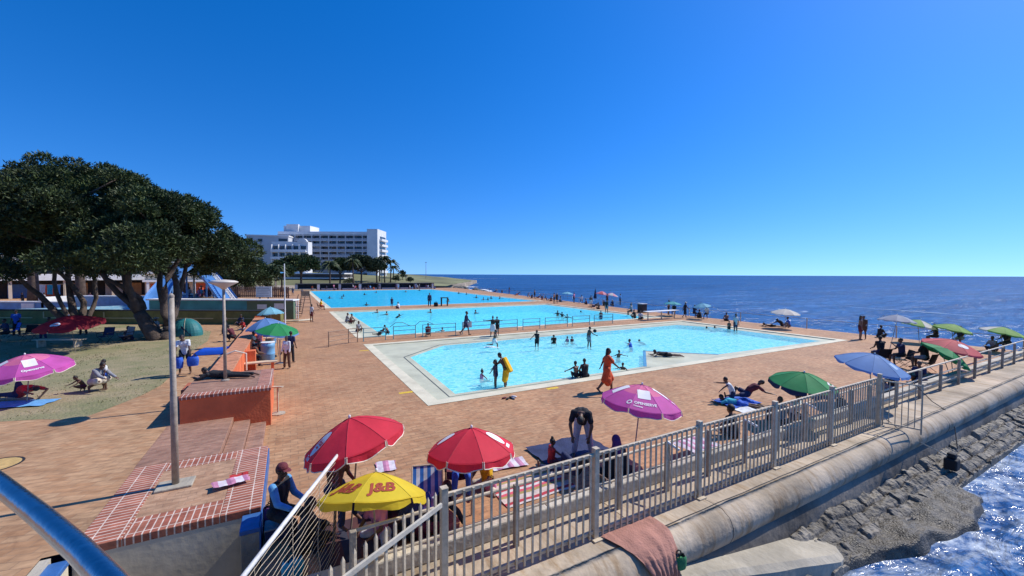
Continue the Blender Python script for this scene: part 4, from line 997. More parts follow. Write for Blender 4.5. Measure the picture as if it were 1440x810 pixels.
def env_lumps(prof, Yc, dy, n, seed, rmin=1.0, rmax=1.8, fill=.5):
    """lumps under a crown profile [(px, top_py, bottom_py)] measured at depth Yc"""
    rg = random.Random(seed); out = []
    while len(out) < n:
        i = rg.uniform(0, len(prof)-1.001); k = int(i); f = i-k
        px = prof[k][0]*(1-f)+prof[k+1][0]*f; tp = prof[k][1]*(1-f)+prof[k+1][1]*f; bt = prof[k][2]*(1-f)+prof[k+1][2]*f
        q = rg.uniform(-1, 1); Y = Yc+dy*q
        T = ray_y(px, tp, Yc); Bm = ray_y(px, bt, Yc)
        r = rg.uniform(rmin, rmax)
        top = T.z-(T.z-Bm.z)*.55*q*q-rg.random()**1.6*1.9+.25*rg.random()
        if len(out) < n*fill: z = top-r*.8                    # the upper shell
        else: z = rg.uniform(Bm.z+r*.5, max(Bm.z+r*.55, top-r*.9))
        out.append((T.x, Y, z, r))
    return out
# the big tree in the middle left
Y1 = 26.5
bp_ = at(222, 478, .4)
def J(px, py, Y): return ray_y(px, py, Y)
prof = [(-8, 234, 362), (30, 228, 384), (70, 221, 397), (110, 224, 400), (150, 230, 394), (190, 238, 390), (225, 252, 386), (250, 266, 380), (268, 284, 372), (276, 312, 362)]
lm = env_lumps(prof, Y1, 5.0, 150, 23, .55, 1.4, .66)
b0 = bp_; limbs = [lim(b0-Vector((0, 0, .1)), J(196, 440, 26.3), .50, .34, 5, .1, 1)]
f1 = J(196, 440, 26.3)
for (px, py, Y, r0, sd) in ((150, 392, 25.5, .26, 2), (172, 372, 27.2, .27, 3), (196, 360, 26.0, .26, 4), (120, 350, 26.6, .20, 9)): limbs.append(lim(f1, J(px, py, Y), r0, .11, 6, .55, sd))
f2 = b0+Vector((.35, .4, .9)); limbs.append(lim(b0+Vector((.15, .2, -.1)), f2, .36, .29, 4, .05, 5))
for (px, py, Y, r0, sd) in ((232, 366, 27.5, .26, 6), (254, 360, 26.6, .22, 7), (262, 372, 28.4, .19, 8), (215, 352, 28.8, .2, 10)): limbs.append(lim(f2, J(px, py, Y), r0+.03, .11, 6, .6, sd))
rg = random.Random(2)
for l in lm[::6]:
    e = Vector(l[:3]); s = limbs[1+rg.randrange(len(limbs)-1)][0][-1]
    if (e-s).length < 6.5: limbs.append(lim(s, e, .12, .03, 4, .5, rg.random()))
tree('spreading_tree', 'largest spreading dark green tree with many leaning trunks on the lawn', b0, limbs, lm, 60000, .23, .032, 1)
# second tree at the far left, seen by its dark leaning trunks
b0 = at(106, 458, .4); Yl = b0.y
prof = [(-70, 250, 345), (-20, 246, 368), (20, 250, 378), (60, 262, 380), (110, 285, 378), (150, 310, 372)]
lm = env_lumps(prof, Yl, 4.0, 110, 31, .6, 1.4, .5)
limbs = []
for (px, py, Y, r0, sd, ox_) in ((18, 384, Yl-1.5, .28, 1, -.5), (66, 372, Yl, .28, 2, 0), (96, 360, Yl+1, .30, 3, .3), (128, 372, Yl+.5, .18, 5, .7), (85, 350, Yl+1, .15, 7, .1)):
    limbs.append(lim(b0+Vector((ox_, 0, -.1)), J(px, py, Y), r0, .12, 7, .9, sd))
rg = random.Random(5)
for l in lm[::4]:
    e = Vector(l[:3]); s = limbs[rg.randrange(len(limbs))][0][-1]
    if (e-s).length < 6: limbs.append(lim(s, e, .10, .03, 4, .4, rg.random()))
tree('spreading_tree', 'far left spreading tree whose dark trunks fan out behind the red parasol', b0, limbs, lm, 26000, .23, .032, 2)
# third tree, right and behind
Yr = 50; b0 = J(338, 412, Yr); b0.z = .4
prof = [(262, 345, 376), (285, 338, 384), (310, 332, 390), (335, 346, 394), (350, 362, 394), (360, 374, 392)]
lm = env_lumps(prof, Yr, 3.5, 80, 41, .6, 1.4, .55)
limbs = [lim(b0, J(330, 398, Yr), .3, .2, 4, .2, 1)]
for (px, py) in ((300, 372), (322, 360), (345, 372), (360, 382), (285, 380)): limbs.append(lim(J(331, 400, Yr), J(px, py, Yr), .17, .06, 5, .5, px))
tree('round_tree', 'dark rounded tree at the right edge of the big tree by the slides', b0, limbs, lm, 22000, .26, .04, 3)
# trees and bushes in front of the hotel
def far_tree(label, px, base_py, Y, top_py, w_px, seed, group, mat=M_LEAF, n=2600, bush=False):
    b0 = J(px, base_py, Y); h = J(px, top_py, Y).z-b0.z; R = w_px/2/FPX*Y; rg = random.Random(seed); lumps = []
    z0 = h*(.12 if bush else .5)
    for i in range(13):
        a = rg.uniform(0, 6.28); q = rg.random()**.5; r = R*rg.uniform(.3, .46)
        z = z0+(h-z0)*rg.uniform(.15, .95)*(1-.45*q*q)
        lumps.append((b0.x+math.cos(a)*q*(R-r*.7), Y+math.sin(a)*q*(R-r*.7), b0.z+min(z, h-r*.7), r))
    limbs = [lim(b0-Vector((0, 0, .5)), b0+Vector((0, 0, z0+h*.1)), h*.035, h*.022, 3, .2, seed)]
    for i in range(4): limbs.append(lim(b0+Vector((0, 0, z0*.75)), Vector(lumps[i*3][:3]), h*.022, h*.01, 4, .6, i+seed))
    tree('bush' if bush else 'round_tree', label, tuple(b0), limbs, lumps, n, h*.055+.12, h*.013+.03, seed, group, mat, 0, 'bush' if bush else 'tree')
far_tree('leaning dark tree in front of the left half of the hotel', 424, 406, 118, 355, 46, 51, 'trees in front of the hotel')
far_tree('smaller dark tree at the left foot of the hotel', 396, 408, 105, 368, 36, 52, 'trees in front of the hotel')
far_tree('dark bushy tree left of the palms before the hotel', 478, 398, 150, 364, 34, 53, 'trees in front of the hotel')
far_tree('widest grey green tree in the clump before the hotel', 508, 397, 150, 360, 46, 54, 'trees in front of the hotel', M_LEAF2)
far_tree('grey green tree at the right end of the hotel clump', 530, 396, 152, 366, 24, 55, 'trees in front of the hotel', M_LEAF2)
for i, (px, py, Y, tp, w_, lb) in enumerate(((566, 392, 175, 379, 12, 'round bush on the grassy headland crest'), (577, 397, 160, 388, 12, 'small dark bush on the headland slope'), (556, 396, 165, 387, 11, 'low bush beside the distant lamp post'), (490, 400, 140, 391, 16, 'low hedge like bush below the hotel palms'))): far_tree(lb, px, py, Y, tp, w_, 60+i, 'bushes on the headland', M_LEAF2, 500, True)
M_FROND = leaf_mat('palm_frond', (.028, .042, .016), (.075, .095, .035), .3)
def palm(label, px, base_py, Y, top_py, R, seed, group='palms near the hotel'):
    b0 = J(px, base_py, Y); h = J(px, top_py, Y).z-b0.z; rg = random.Random(seed)
    t = thing('palm_tree', label, 'palm tree', b0-Vector((0, 0, .4)), 0, group)
    dx = rg.uniform(-.5, .5)
    mb = MB(); mb.tube([(dx*math.sin(i/6*1.5)*.6, 0, h*i/6) for i in range(7)], [.28-.02*i for i in range(7)], 8); mb.build('trunk', M_BARK, t, smooth=True)
    mb = MB(); top = Vector((dx*.6, 0, h))
    for k in range(22):
        a = k*2.4+rg.uniform(-.2, .2); el = rg.uniform(-.25, 1.2); d = Vector((math.cos(a), math.sin(a), 0)); s = Vector((-d.y, d.x, 0)); pr = None
        for i in range(9):
            f = i/8; p = top+d*(R*f*math.cos(el)+R*.12*f)+Vector((0, 0, R*(math.sin(el)*f-.75*f*f)))
            if pr is not None:
                for sg in (-1, 1):
                    wv = s*sg*R*.26*(1-f*.75)+Vector((0, 0, -R*.13))
                    mb.add([pr, p, p+wv*.9+d*R*.1, pr.lerp(p, .3)+wv], [(0, 1, 2, 3)])
            pr = p
    mb.build('crown', M_FROND, t)
for a in ((541, 396, 158, 361, 3.2, 1), (549, 396, 162, 366, 3.0, 2), (534, 396, 165, 363, 3.0, 3), (497, 398, 135, 365, 2.8, 4), (464, 402, 128, 368, 3.0, 5), (553, 394, 180, 374, 2.4, 6), (388, 405, 98, 372, 2.6, 7)):
    palm({1: 'tallest palm at the right end of the hotel', 2: 'right hand palm of the group beside the hotel tower', 3: 'palm in front of the white hotel tower', 4: 'palm in the middle of the clump before the hotel', 5: 'palm left of the clump before the hotel', 6: 'small low palm right of the hotel on the lawn', 7: 'palm before the grey white apartment block'}[a[5]], *a)
for i, (px, py, Y, tp) in enumerate(((47, 420, 52, 372), (113, 418, 54, 374))):
    b0 = J(px, py, Y); b0.z = .4; t = thing('palm_tree', ('thick left hand', 'thick right hand')[i]+' grey palm trunk before the white pavilion', 'palm tree', b0, 0, 'thick palm trunks by the pavilion')
    h = J(px, tp-40, Y).z; mb = MB(); mb.tube([(0, 0, 0), (.05, 0, h*.3), (0, 0, h*.7), (.1, 0, h)], [.62, .5, .46, .42], 12); mb.build('trunk', M_BARK, t, smooth=True)
# ================================================================== PEOPLE
SKIN = {'d': pm('dark_brown_skin', (.125, .062, .038), .5, .12, 6, .03), 'm': pm('brown_skin', (.20, .098, .058), .5, .1, 6, .03), 'l': pm('light_skin', (.50, .29, .20), .5, .08, 6, .03)}
HAIR = pm('black_hair', (.010, .008, .007), .6, .3, 20, .3, 80)
_cloth = {}
CC = {'white': (.72, .72, .72), 'black': (.015, .015, .018), 'navy': (.02, .03, .09), 'blue': (.03, .12, .55), 'skyblue': (.12, .36, .66), 'red': (.50, .03, .03), 'orange': (.62, .09, .025), 'yellow': (.80, .46, .01), 'pink': (.75, .25, .40),
      'purple': (.10, .03, .14), 'grey': (.26, .26, .28), 'lightgrey': (.52, .52, .56), 'maroon': (.13, .02, .03), 'green': (.03, .20, .07), 'brown': (.12, .06, .035), 'cream': (.62, .54, .42), 'turq': (.04, .40, .52), 'peach': (.75, .32, .18)}
def cloth(c):
    if c not in _cloth: _cloth[c] = pm(c+'_cloth', CC[c], .85, .18, 7, .3, 26)
    return _cloth[c]
def cap_mesh(prims):
    """closed tapered capsules and ellipsoids, later fused into one surface"""
    mb = MB()
    for p in prims:
        if p[0] == 'c':
            _, a, b_, ra, rb = p; a, b_ = Vector(a), Vector(b_); d = b_-a; ln = d.length
            if ln < 1e-5: d = Vector((0, 0, 1)); ln = 1e-5
            z = d/ln; x = z.orthogonal().normalized(); y = z.cross(x); n = 10; vs = []; rings = []
            for i in range(4): t = math.pi/2*(i+.15)/4; rings.append((a-z*(ra*math.cos(t)), ra*math.sin(t)))
            rings.append((a, ra)); rings.append((b_, rb))
            for i in range(3, -1, -1): t = math.pi/2*(i+.15)/4; rings.append((b_+z*(rb*math.cos(t)), rb*math.sin(t)))
            for c, r in rings:
                for j in range(n): t = 2*math.pi*j/n; vs.append(c+x*(r*math.cos(t))+y*(r*math.sin(t)))
            k = len(rings)
            mb.add(vs, [(i*n+j, i*n+(j+1) % n, (i+1)*n+(j+1) % n, (i+1)*n+j) for i in range(k-1) for j in range(n)]+[tuple(range(n-1, -1, -1)), tuple(range((k-1)*n, k*n))])
        else:
            _, c, M3, r = p; mb.ell(c, r[0], r[1], r[2], 12, 8, M3)
    return mb
PENDING = []
def fused(name, prims, mat, parent, vox, smooth=3, root_matrix=None):
    mb = cap_mesh(prims); o = mb.build(name, mat, parent, smooth=True)
    r = o.modifiers.new('fuse', 'REMESH'); r.mode = 'VOXEL'; r.voxel_size = vox; r.use_smooth_shade = True
    if smooth: s = o.modifiers.new('smooth', 'SMOOTH'); s.iterations = smooth; s.factor = .5
    PENDING.append(o); return o
def flush():
    dg = bpy.context.evaluated_depsgraph_get(); dg.update()
    new = [(o, bpy.data.meshes.new_from_object(o.evaluated_get(dg))) for o in PENDING]
    for o, me in new:
        old = o.data; o.modifiers.clear(); o.data = me; me.name = o.name; bpy.data.meshes.remove(old)
    PENDING.clear()
def dirv(f, s, side=1):
    f, s = rad(f), rad(s); return Vector((side*math.sin(s), math.sin(f)*math.cos(s), -math.cos(f)*math.cos(s)))
POSE = {
 'stand': dict(t=(3, 0), h=(4, 0), aL=(4, 8, 12, 4), aR=(6, 9, 16, 5), lL=(2, 3, -2, 3), lR=(4, 4, -1, 3)),
 'walk': dict(t=(5, 0), h=(3, 0), aL=(-26, 9, -6, 6), aR=(26, 8, 44, 6), lL=(24, 2, 6, 2), lR=(-14, 2, -36, 2)),
 'stride': dict(t=(6, 0), h=(3, 0), aL=(24, 8, 40, 6), aR=(-24, 9, -2, 6), lL=(-16, 2, -42, 2), lR=(24, 2, 8, 2)),
 'run': dict(t=(14, 0), h=(5, 0), aL=(-45, 20, -5, 25), aR=(45, 25, 80, 15), lL=(35, 4, 5, 4), lR=(-15, 4, -88, 4)),
 'arms': dict(t=(2, 0), h=(0, 0), aL=(5, 82, 5, 92), aR=(5, 84, 8, 98), lL=(4, 5, -4, 5), lR=(8, 6, 0, 5)),
 'ball': dict(t=(6, 0), h=(8, 0), aL=(-10, 14, -2, 10), aR=(48, 28, 95, 10), lL=(4, 5, -4, 5), lR=(8, 6, 0, 5)),
 'bend': dict(t=(62, 0), h=(88, 0), aL=(22, 6, 16, 2), aR=(30, 8, 24, 2), lL=(6, 6, -10, 5), lR=(14, 6, -4, 5)),
 'deepbend': dict(t=(72, 0), h=(150, 0), aL=(12, 14, 10, -12), aR=(16, 14, 14, -12), lL=(-6, 8, -10, 7), lR=(4, 8, -4, 7)),
 'lean': dict(t=(32, 4), h=(40, 6), aL=(38, 8, 50, 4), aR=(44, 8, 60, 4), lL=(4, 5, -6, 5), lR=(12, 6, -2, 5)),
 'sitg': dict(t=(12, 0), h=(8, 0), aL=(28, 10, 62, -4), aR=(30, 10, 66, -4), lL=(118, 8, -28, 4), lR=(112, 8, -34, 4), low='seat'),
 'sitback': dict(t=(-22, 0), h=(0, 0), aL=(-42, 14, -24, 12), aR=(-44, 14, -26, 12), lL=(112, 8, -18, 6), lR=(84, 9, 78, 6), low='seat'),
 'sitout': dict(t=(4, 0), h=(6, 0), aL=(20, 12, 50, -4), aR=(22, 12, 48, -4), lL=(86, 10, 84, 8), lR=(88, 9, 86, 8), low='seat'),
 'cross': dict(t=(10, 0), h=(14, 0), aL=(28, 14, 66, -18), aR=(30, 14, 70, -18), lL=(74, 52, 62, -58), lR=(72, 50, 64, -56), low='seat'),
 'chair': dict(t=(6, 0), h=(10, 0), aL=(20, 9, 68, -6), aR=(26, 9, 74, -6), lL=(84, 7, -6, 4), lR=(80, 7, 2, 4)),
 'squat': dict(t=(36, 0), h=(36, 0), aL=(50, 6, 66, 0), aR=(54, 6, 72, 0), lL=(108, 10, -52, 6), lR=(100, 10, -58, 6)),
 'kneel': dict(t=(34, 0), h=(26, 0), aL=(58, 8, 44, 4), aR=(84, 12, 88, 8), lL=(14, 6, -88, 4), lR=(10, 6, -88, 4)),
 'prone': dict(t=(84, 0), h=(42, 0), aL=(60, 24, 100, -30), aR=(60, 24, 100, -30), lL=(-88, 5, -87, 4), lR=(-87, 6, -88, 5)),
 'back': dict(t=(-86, 0), h=(-80, 0), aL=(-82, 22, -88, 8), aR=(-70, 26, 20, -30), lL=(88, 6, 86, 5), lR=(140, 6, 24, 4)),
 'side': dict(t=(-60, 0), h=(-40, 0), aL=(-50, 20, -80, 10), aR=(30, 20, 60, -10), lL=(86, 6, 84, 5), lR=(120, 10, 10, 6)),
 'float': dict(t=(68, 0), h=(20, 0), aL=(80, 55, 92, 30), aR=(78, 62, 90, 35), lL=(-66, 10, -74, 8), lR=(-58, 10, -82, 8)),
 'tread': dict(t=(14, 0), h=(4, 0), aL=(62, 50, 86, 40), aR=(66, 44, 92, 30), lL=(20, 12, -20, 8), lR=(35, 14, -10, 8)),
 'crawl': dict(t=(50, 0), h=(20, 0), aL=(60, 14, 50, 8), aR=(118, 20, 112, 12), lL=(-50, 8, -70, 8), lR=(-35, 8, -80, 8)),
}
NP = 0
def person(label, loc, yaw, pose, H=1.7, skin='d', wear=(), hair='short', hat=None, vox=.016, fat=1.0, group=None, fem=False, dz=0.0, hold=None, **ov):
    """one continuous body (head with nose and ears, five-fingered hands, feet) fused from tapered limbs; hair and clothes are its children"""
    global NP; NP += 1
    q = dict(POSE[pose]); q.update(ov); s = H/1.7; child = H < 1.4
    hs_ = s*(1.22 if H < 1.1 else 1.14 if child else 1.0); ls = s*(.93 if child else 1.0); f = fat*s
    hipz = Vector((0, 0, 0))
    tf, ts = rad(q['t'][0]), rad(q['t'][1])
    Ud = Vector((math.sin(ts), math.sin(tf)*math.cos(ts), math.cos(tf)*math.cos(ts))); Rt = (Vector((1, 0, 0))-Ud*Ud.x).normalized(); Fd = Ud.cross(Rt)
    half = (Ud+Vector((0, 0, 1))*(1 if q['t'][0] < 75 else .0)).normalized() if abs(q['t'][0]) > 25 else Ud
    sp = half*.24*s; chest = sp+Ud*.20*s; neck = chest+Ud*.115*s
    hf = rad(q['h'][0]); hy = rad(q['h'][1])
    Hu = Vector((math.sin(ts)*.6, math.sin(hf), math.cos(hf))).normalized(); Hr = Vector((math.cos(hy), math.sin(hy), 0)); Hr = (Hr-Hu*Hr.dot(Hu)).normalized(); Hf = Hu.cross(Hr)
    head = neck+Ud*.045*s+Hu*.135*hs_
    MH = Matrix((Hr, Hf, Hu)).transposed()
    B = []
    c = lambda a, b_, ra, rb: B.append(('c', a, b_, ra*f, rb*f))
    hw = .092 if not fem else .098
    hipL, hipR = -Vector((1, 0, 0))*hw*s, Vector((1, 0, 0))*hw*s
    MT = Matrix((Rt, Fd, Ud)).transposed()
    c(hipL+Vector((0, 0, .02*s)), hipR+Vector((0, 0, .02*s)), .105 if fem else .098, .105 if fem else .098)
    c(Vector((0, 0, .04*s)), sp, .125, .118); c(sp-Rt*.04*s, chest-Rt*.06*s, .105, .112); c(sp+Rt*.04*s, chest+Rt*.06*s, .105, .112)
    shw = .175 if not fem else .16
    shL, shR = chest+Ud*.075*s-Rt*shw*s, chest+Ud*.075*s+Rt*shw*s
    c(shL, shR, .055, .055)
    c(shL, neck, .05, .05); c(shR, neck, .05, .05)
    if fem: c(chest-Rt*.07*s+Fd*.075*s-Ud*.02*s, chest+Rt*.07*s+Fd*.075*s-Ud*.02*s, .062, .062)
    B.append(('c', neck-Ud*.02*s, head-Hu*.05*hs_, .054*s, .052*s))
    B.append(('e', head+Hu*.012*hs_, MH, (.075*hs_, .093*hs_, .108*hs_))); B.append(('c', head-Hu*.07*hs_+Hf*.025*hs_, head-Hu*.078*hs_+Hf*.045*hs_, .052*hs_, .04*hs_))
    B.append(('c', head-Hu*.0*hs_+Hf*.088*hs_, head-Hu*.035*hs_+Hf*.104*hs_, .012*hs_, .018*hs_))
    B.append(('c', head-Hu*.062*hs_+Hf*.083*hs_-Hr*.016*hs_, head-Hu*.062*hs_+Hf*.083*hs_+Hr*.016*hs_, .013*hs_, .013*hs_))
    for sg in (-1, 1): B.append(('c', head+Hr*.078*hs_*sg+Hu*.015*hs_, head+Hr*.076*hs_*sg-Hu*.02*hs_, .018*hs_, .013*hs_))
    lim_ = {}
    for sg, k, sh in ((-1, 'aL', shL), (1, 'aR', shR)):
        a = q[k]; d1, d2 = dirv(a[0], a[1], sg), dirv(a[2], a[3], sg)
        el = sh+d1*.285*ls; wr = el+d2*.245*ls; lim_[k] = (sh, el, wr)
        c(sh, el, .05, .038); c(el, wr, .039, .026)
        side = d2.cross(Vector((0, 1, 0)) if abs(d2.y) < .8 else Vector((0, 0, 1))).normalized()*sg; nrm = side.cross(d2)
        hk = s*(1 if vox < .02 else 1.1)
        for w in (-.021, 0, .021): B.append(('c', wr+d2*.01*hk, wr+d2*.085*hk+side*w*hk, .019*hk, .014*hk))
        for i, (w, ln) in enumerate(((-.033, .068), (-.011, .08), (.012, .075), (.033, .056))):   # four fingers, each bent at the knuckle
            k0 = wr+d2*.085*hk+side*w*hk*.9; k1 = k0+(d2+nrm*.18+side*w*2).normalized()*ln*.55*hk; k2 = k1+(d2*.8+nrm*.6).normalized()*ln*.5*hk
            B.append(('c', k0, k1, .0105*hk, .0095*hk)); B.append(('c', k1, k2, .0095*hk, .008*hk))
        t0 = wr+d2*.03*hk-side*.026*hk; t1 = t0+(d2*.6-side*.8).normalized()*.04*hk; B.append(('c', t0, t1, .014*hk, .011*hk)); B.append(('c', t1, t1+(d2-side*.2).normalized()*.032*hk, .011*hk, .009*hk))
    for sg, k, hp_ in ((-1, 'lL', hipL), (1, 'lR', hipR)):
        a = q[k]; d1, d2 = dirv(a[0], a[1], sg), dirv(a[2], a[3], sg)
        kn = hp_+d1*.42*ls; an = kn+d2*.41*ls; lim_[k] = (hp_, kn, an)
        c(hp_, kn, .082 if not fem else .09, .054); c(kn, kn+d2*.15*ls-Vector((0, 0, 0)), .052, .056); c(kn+d2*.15*ls, an, .055, .036)
        fd = Vector((0, 1, 0)); fd = (fd-d2*fd.dot(d2))
        if fd.length < .3: fd = Vector((0, 0, 1)) if d2.y > 0 else Vector((0, 0, -1))
        fd = (fd.normalized()+d2*.12).normalized()
        if a[2] < -60: fd = (d2+Vector((0, -.1, -.35))).normalized()
        c(an+d2*.03*s-fd*.035*s, an+d2*.045*s+fd*.14*s, .036, .028); c(an, an+d2*.03*s, .037, .037)
    def low(pr): return min(min(x[1].z-x[3], x[2].z-x[4]) if x[0] == 'c' else x[1].z-max(x[3])*.9 for x in pr)
    lo = low(B); off = Vector((0, 0, -lo+dz))
    if q.get('low') == 'seat': off = Vector((0, 0, -(-.08*f)+dz)); off.z = max(off.z, -lo+dz) if lo > -.14*s else off.z
    def sh_(pr): return [('c', x[1]+off, x[2]+off, x[3], x[4]) if x[0] == 'c' else ('e', x[1]+off, x[2], x[3]) for x in pr]
    body = fused('person', sh_(B), SKIN[skin], None, vox*s if vox < .02 else vox, 2)
    body.location = loc; body.rotation_euler = (0, 0, rad(yaw)); tag(body, label, 'person', group)
    hp0, kL, aL = lim_['lL']; hp1, kR, aR = lim_['lR']
    g = .013*s
    tor = [('c', Vector((0, 0, .0)), sp, .13*f+g, .125*f+g), ('c', sp-Rt*.04*s, chest-Rt*.06*s, .108*f+g, .115*f+g), ('c', sp+Rt*.04*s, chest+Rt*.06*s, .108*f+g, .115*f+g), ('c', shL, shR, .057*f+g, .057*f+g), ('c', neck-Ud*.06*s, neck-Ud*.02*s, .07*s, .055*s)]
    if fem: tor.append(('c', chest-Rt*.07*s+Fd*.075*s-Ud*.02*s, chest+Rt*.07*s+Fd*.075*s-Ud*.02*s, .064*f+g, .064*f+g))
    pel = [('c', hipL+Vector((0, 0, .03*s)), hipR+Vector((0, 0, .03*s)), .108*f+g, .108*f+g), ('c', Vector((0, 0, .03*s)), half*.12*s, .125*f+g, .12*f+g)]
    for kind, col in wear:
        pr = []; nm = kind
        if kind in ('shirt', 'longshirt', 'vest', 'swimsuit'):
            pr += tor[:3]+([tor[5]] if fem else [])
            if kind != 'swimsuit': pr += [tor[3]]
            if kind == 'shirt': pr += [('c', lim_[k][0], lim_[k][0].lerp(lim_[k][1], .62), .052*f+g, .05*f+g) for k in ('aL', 'aR')]
            if kind == 'longshirt': pr += [('c', lim_[k][0], lim_[k][1], .052*f+g, .042*f+g) for k in ('aL', 'aR')]+[('c', lim_[k][1], lim_[k][1].lerp(lim_[k][2], .9), .042*f+g, .032*f+g) for k in ('aL', 'aR')]
            if kind == 'swimsuit': pr += pel[:1]
            nm = {'longshirt': 'shirt'}.get(kind, kind)
        elif kind == 'sleeves':
            pr += [('c', lim_[k][0]-Rt*0, lim_[k][1], .054*f+g*1.5, .043*f+g) for k in ('aL', 'aR')]+[('c', lim_[k][1], lim_[k][1].lerp(lim_[k][2], .92), .043*f+g, .033*f+g) for k in ('aL', 'aR')]
        elif kind == 'top': pr += [tor[1], tor[2]]+([tor[5]] if fem else []); pr = [('c', x[1].lerp(x[2], .3) if i < 2 else x[1], x[2], x[3], x[4]) for i, x in enumerate(pr)]
        elif kind == 'shorts': pr += pel+[('c', h, h.lerp(k, .6), .09*f+g, .075*f+g*1.6) for h, k in ((hp0, kL), (hp1, kR))]
        elif kind == 'briefs': pr += pel+[('c', h, h.lerp(k, .14), .09*f+g, .085*f+g) for h, k in ((hp0, kL), (hp1, kR))]
        elif kind == 'trousers': pr += pel+[('c', h, k, .09*f+g, .062*f+g) for h, k in ((hp0, kL), (hp1, kR))]+[('c', k, k.lerp(a, .93), .062*f+g, .045*f+g*1.5) for k, a in ((kL, aL), (kR, aR))]
        elif kind in ('dress', 'longdress', 'skirt', 'wrap'):
            if kind in ('dress', 'longdress'): pr += tor[:4]+([tor[5]] if fem else [])+[('c', lim_[k][0], lim_[k][0].lerp(lim_[k][1], .7), .056*f+g*2, .06*f+g*2) for k in ('aL', 'aR')]*(kind == 'longdress')
            fr_ = {'dress': .95, 'skirt': .8, 'wrap': 1.0, 'longdress': 1.0}[kind]
            pr += pel+[('c', h, h.lerp(k, fr_), .11*f+g, .10*f+g*2) for h, k in ((hp0, kL), (hp1, kR))]
            mid0, mid1 = (hp0+hp1)/2, (hp0.lerp(kL, fr_)+hp1.lerp(kR, fr_))/2; pr.append(('c', mid0, mid1, .125*f+g, .115*f+g*2))
            if kind == 'longdress': pr += [('c', (kL+kR)/2+Vector((x_, 0, 0)), (kL+kR)/2+Vector((x_, 0, -.12*s)), .13*f, .13*f) for x_ in (-.06*s, .06*s)]
            nm = {'longdress': 'dress', 'wrap': 'towel_wrap'}.get(kind, kind)
        elif kind == 'cape':
            bk = chest-Fd*.13*s; pr += [('c', bk+Rt*x_*s+Ud*.05*s, -Fd*.17*s+Rt*x_*s*1.1-Ud*.12*s, .05*f+g, .06*f+g) for x_ in (-.1, 0, .1)]; nm = 'towel'
        elif kind == 'robe':
            pr += [('c', Vector((x_*s, .06*s, -.02)), chest+Rt*x_*.6*s, .20*f, .15*f) for x_ in (-.12, 0, .12)]+[('c', h, k, .13*f, .12*f) for h, k in ((hp0, kL), (hp1, kR))]+[('c', k, a, .12*f, .1*f) for k, a in ((kL, aL), (kR, aR))]+tor
        if pr:
            o = fused(nm, sh_(pr), cloth(col), body, max(vox*s, .012), 3)
    hp_ = []
    if hair in ('short', 'long', 'bun', 'afro', 'braids'):
        hp_ = [('e', head-Hf*.016*hs_+Hu*.026*hs_, MH, (.085*hs_, .094*hs_, .103*hs_))]
        if hair == 'afro': hp_ = [('e', head-Hf*.03*hs_+Hu*.045*hs_, MH, (.115*hs_, .115*hs_, .115*hs_))]
        if hair == 'bun': hp_.append(('e', head-Hf*.03*hs_+Hu*.145*hs_, MH, (.05*hs_, .05*hs_, .045*hs_)))
        if hair in ('long', 'braids'): hp_ += [('c', head-Hf*.06*hs_+Hr*x_*hs_+Hu*.02*hs_, head-Hf*.075*hs_+Hr*x_*1.2*hs_-Hu*(.2 if hair == 'long' else .28)*hs_, .045*hs_, .035*hs_) for x_ in (-.045, 0, .045)]
        ho = fused('hair', sh_(hp_), HAIR, body, max(vox*s*.9, .009), 2)
    if hair == 'hood':
        fused('hood', sh_([('e', head-Hf*.022*hs_+Hu*.03*hs_, MH, (.105*hs_, .105*hs_, .125*hs_)), ('c', head-Hf*.05*hs_, chest-Fd*.03*s, .1*hs_, .15*s)]), cloth(hat or 'purple'), body, max(vox*s, .01), 3); hat = None
    hc = head+off
    if hat:
        col, kind = hat if isinstance(hat, tuple) else (hat, 'cap')
        mb = MB(); tilt = MH.to_4x4(); tilt.translation = hc+Hu*.045*hs_
        def tr(vs): return [tilt @ Vector(v) for v in vs]
        m2 = MB()
        if kind == 'cap':
            m2.lathe([(.092*hs_, 0), (.094*hs_, .03*hs_), (.075*hs_, .075*hs_), (.03*hs_, .095*hs_), (.001, .098*hs_)], 16)
            n = 10; vs = [(.075*hs_*math.cos(math.pi*i/n), .05*hs_+(.0)*hs_+.04*hs_*math.sin(math.pi*i/n), .012*hs_) for i in range(n+1)]+[(.075*hs_*math.cos(math.pi*i/n), .06*hs_+.115*hs_*math.sin(math.pi*i/n), -.004*hs_) for i in range(n+1)]
            m2.add(vs, [(i, i+1, n+2+i, n+1+i) for i in range(n)])
        else:
            m2.lathe([(.19*hs_, -.012*hs_), (.185*hs_, .0), (.1*hs_, .012*hs_), (.095*hs_, .06*hs_), (.07*hs_, .09*hs_), (.001, .1*hs_)], 18)
        m2.v = tr(m2.v); m2.build(kind if kind == 'cap' else 'hat', cloth(col), body, smooth=True)
    if vox < .0125:
        for sg in (-1, 1):
            mb = MB(); p = hc+Hf*.084*hs_+Hr*.031*hs_*sg+Hu*.012*hs_; mb.ell(p, .013*hs_, .009*hs_, .009*hs_, 8, 5, MH); mb.mi = 1; mb.ell(p+Hf*.006*hs_, .006*hs_, .006*hs_, .006*hs_, 6, 4, MH)
            mb.build('eye', [pm('eye_white', (.6, .56, .5), .3, .02, 4, 0), M_DARK], body, smooth=True)
    body['_hands'] = 0; del body['_hands']
    return body
def place(px, py, z=0.0): return at(px, py, z)
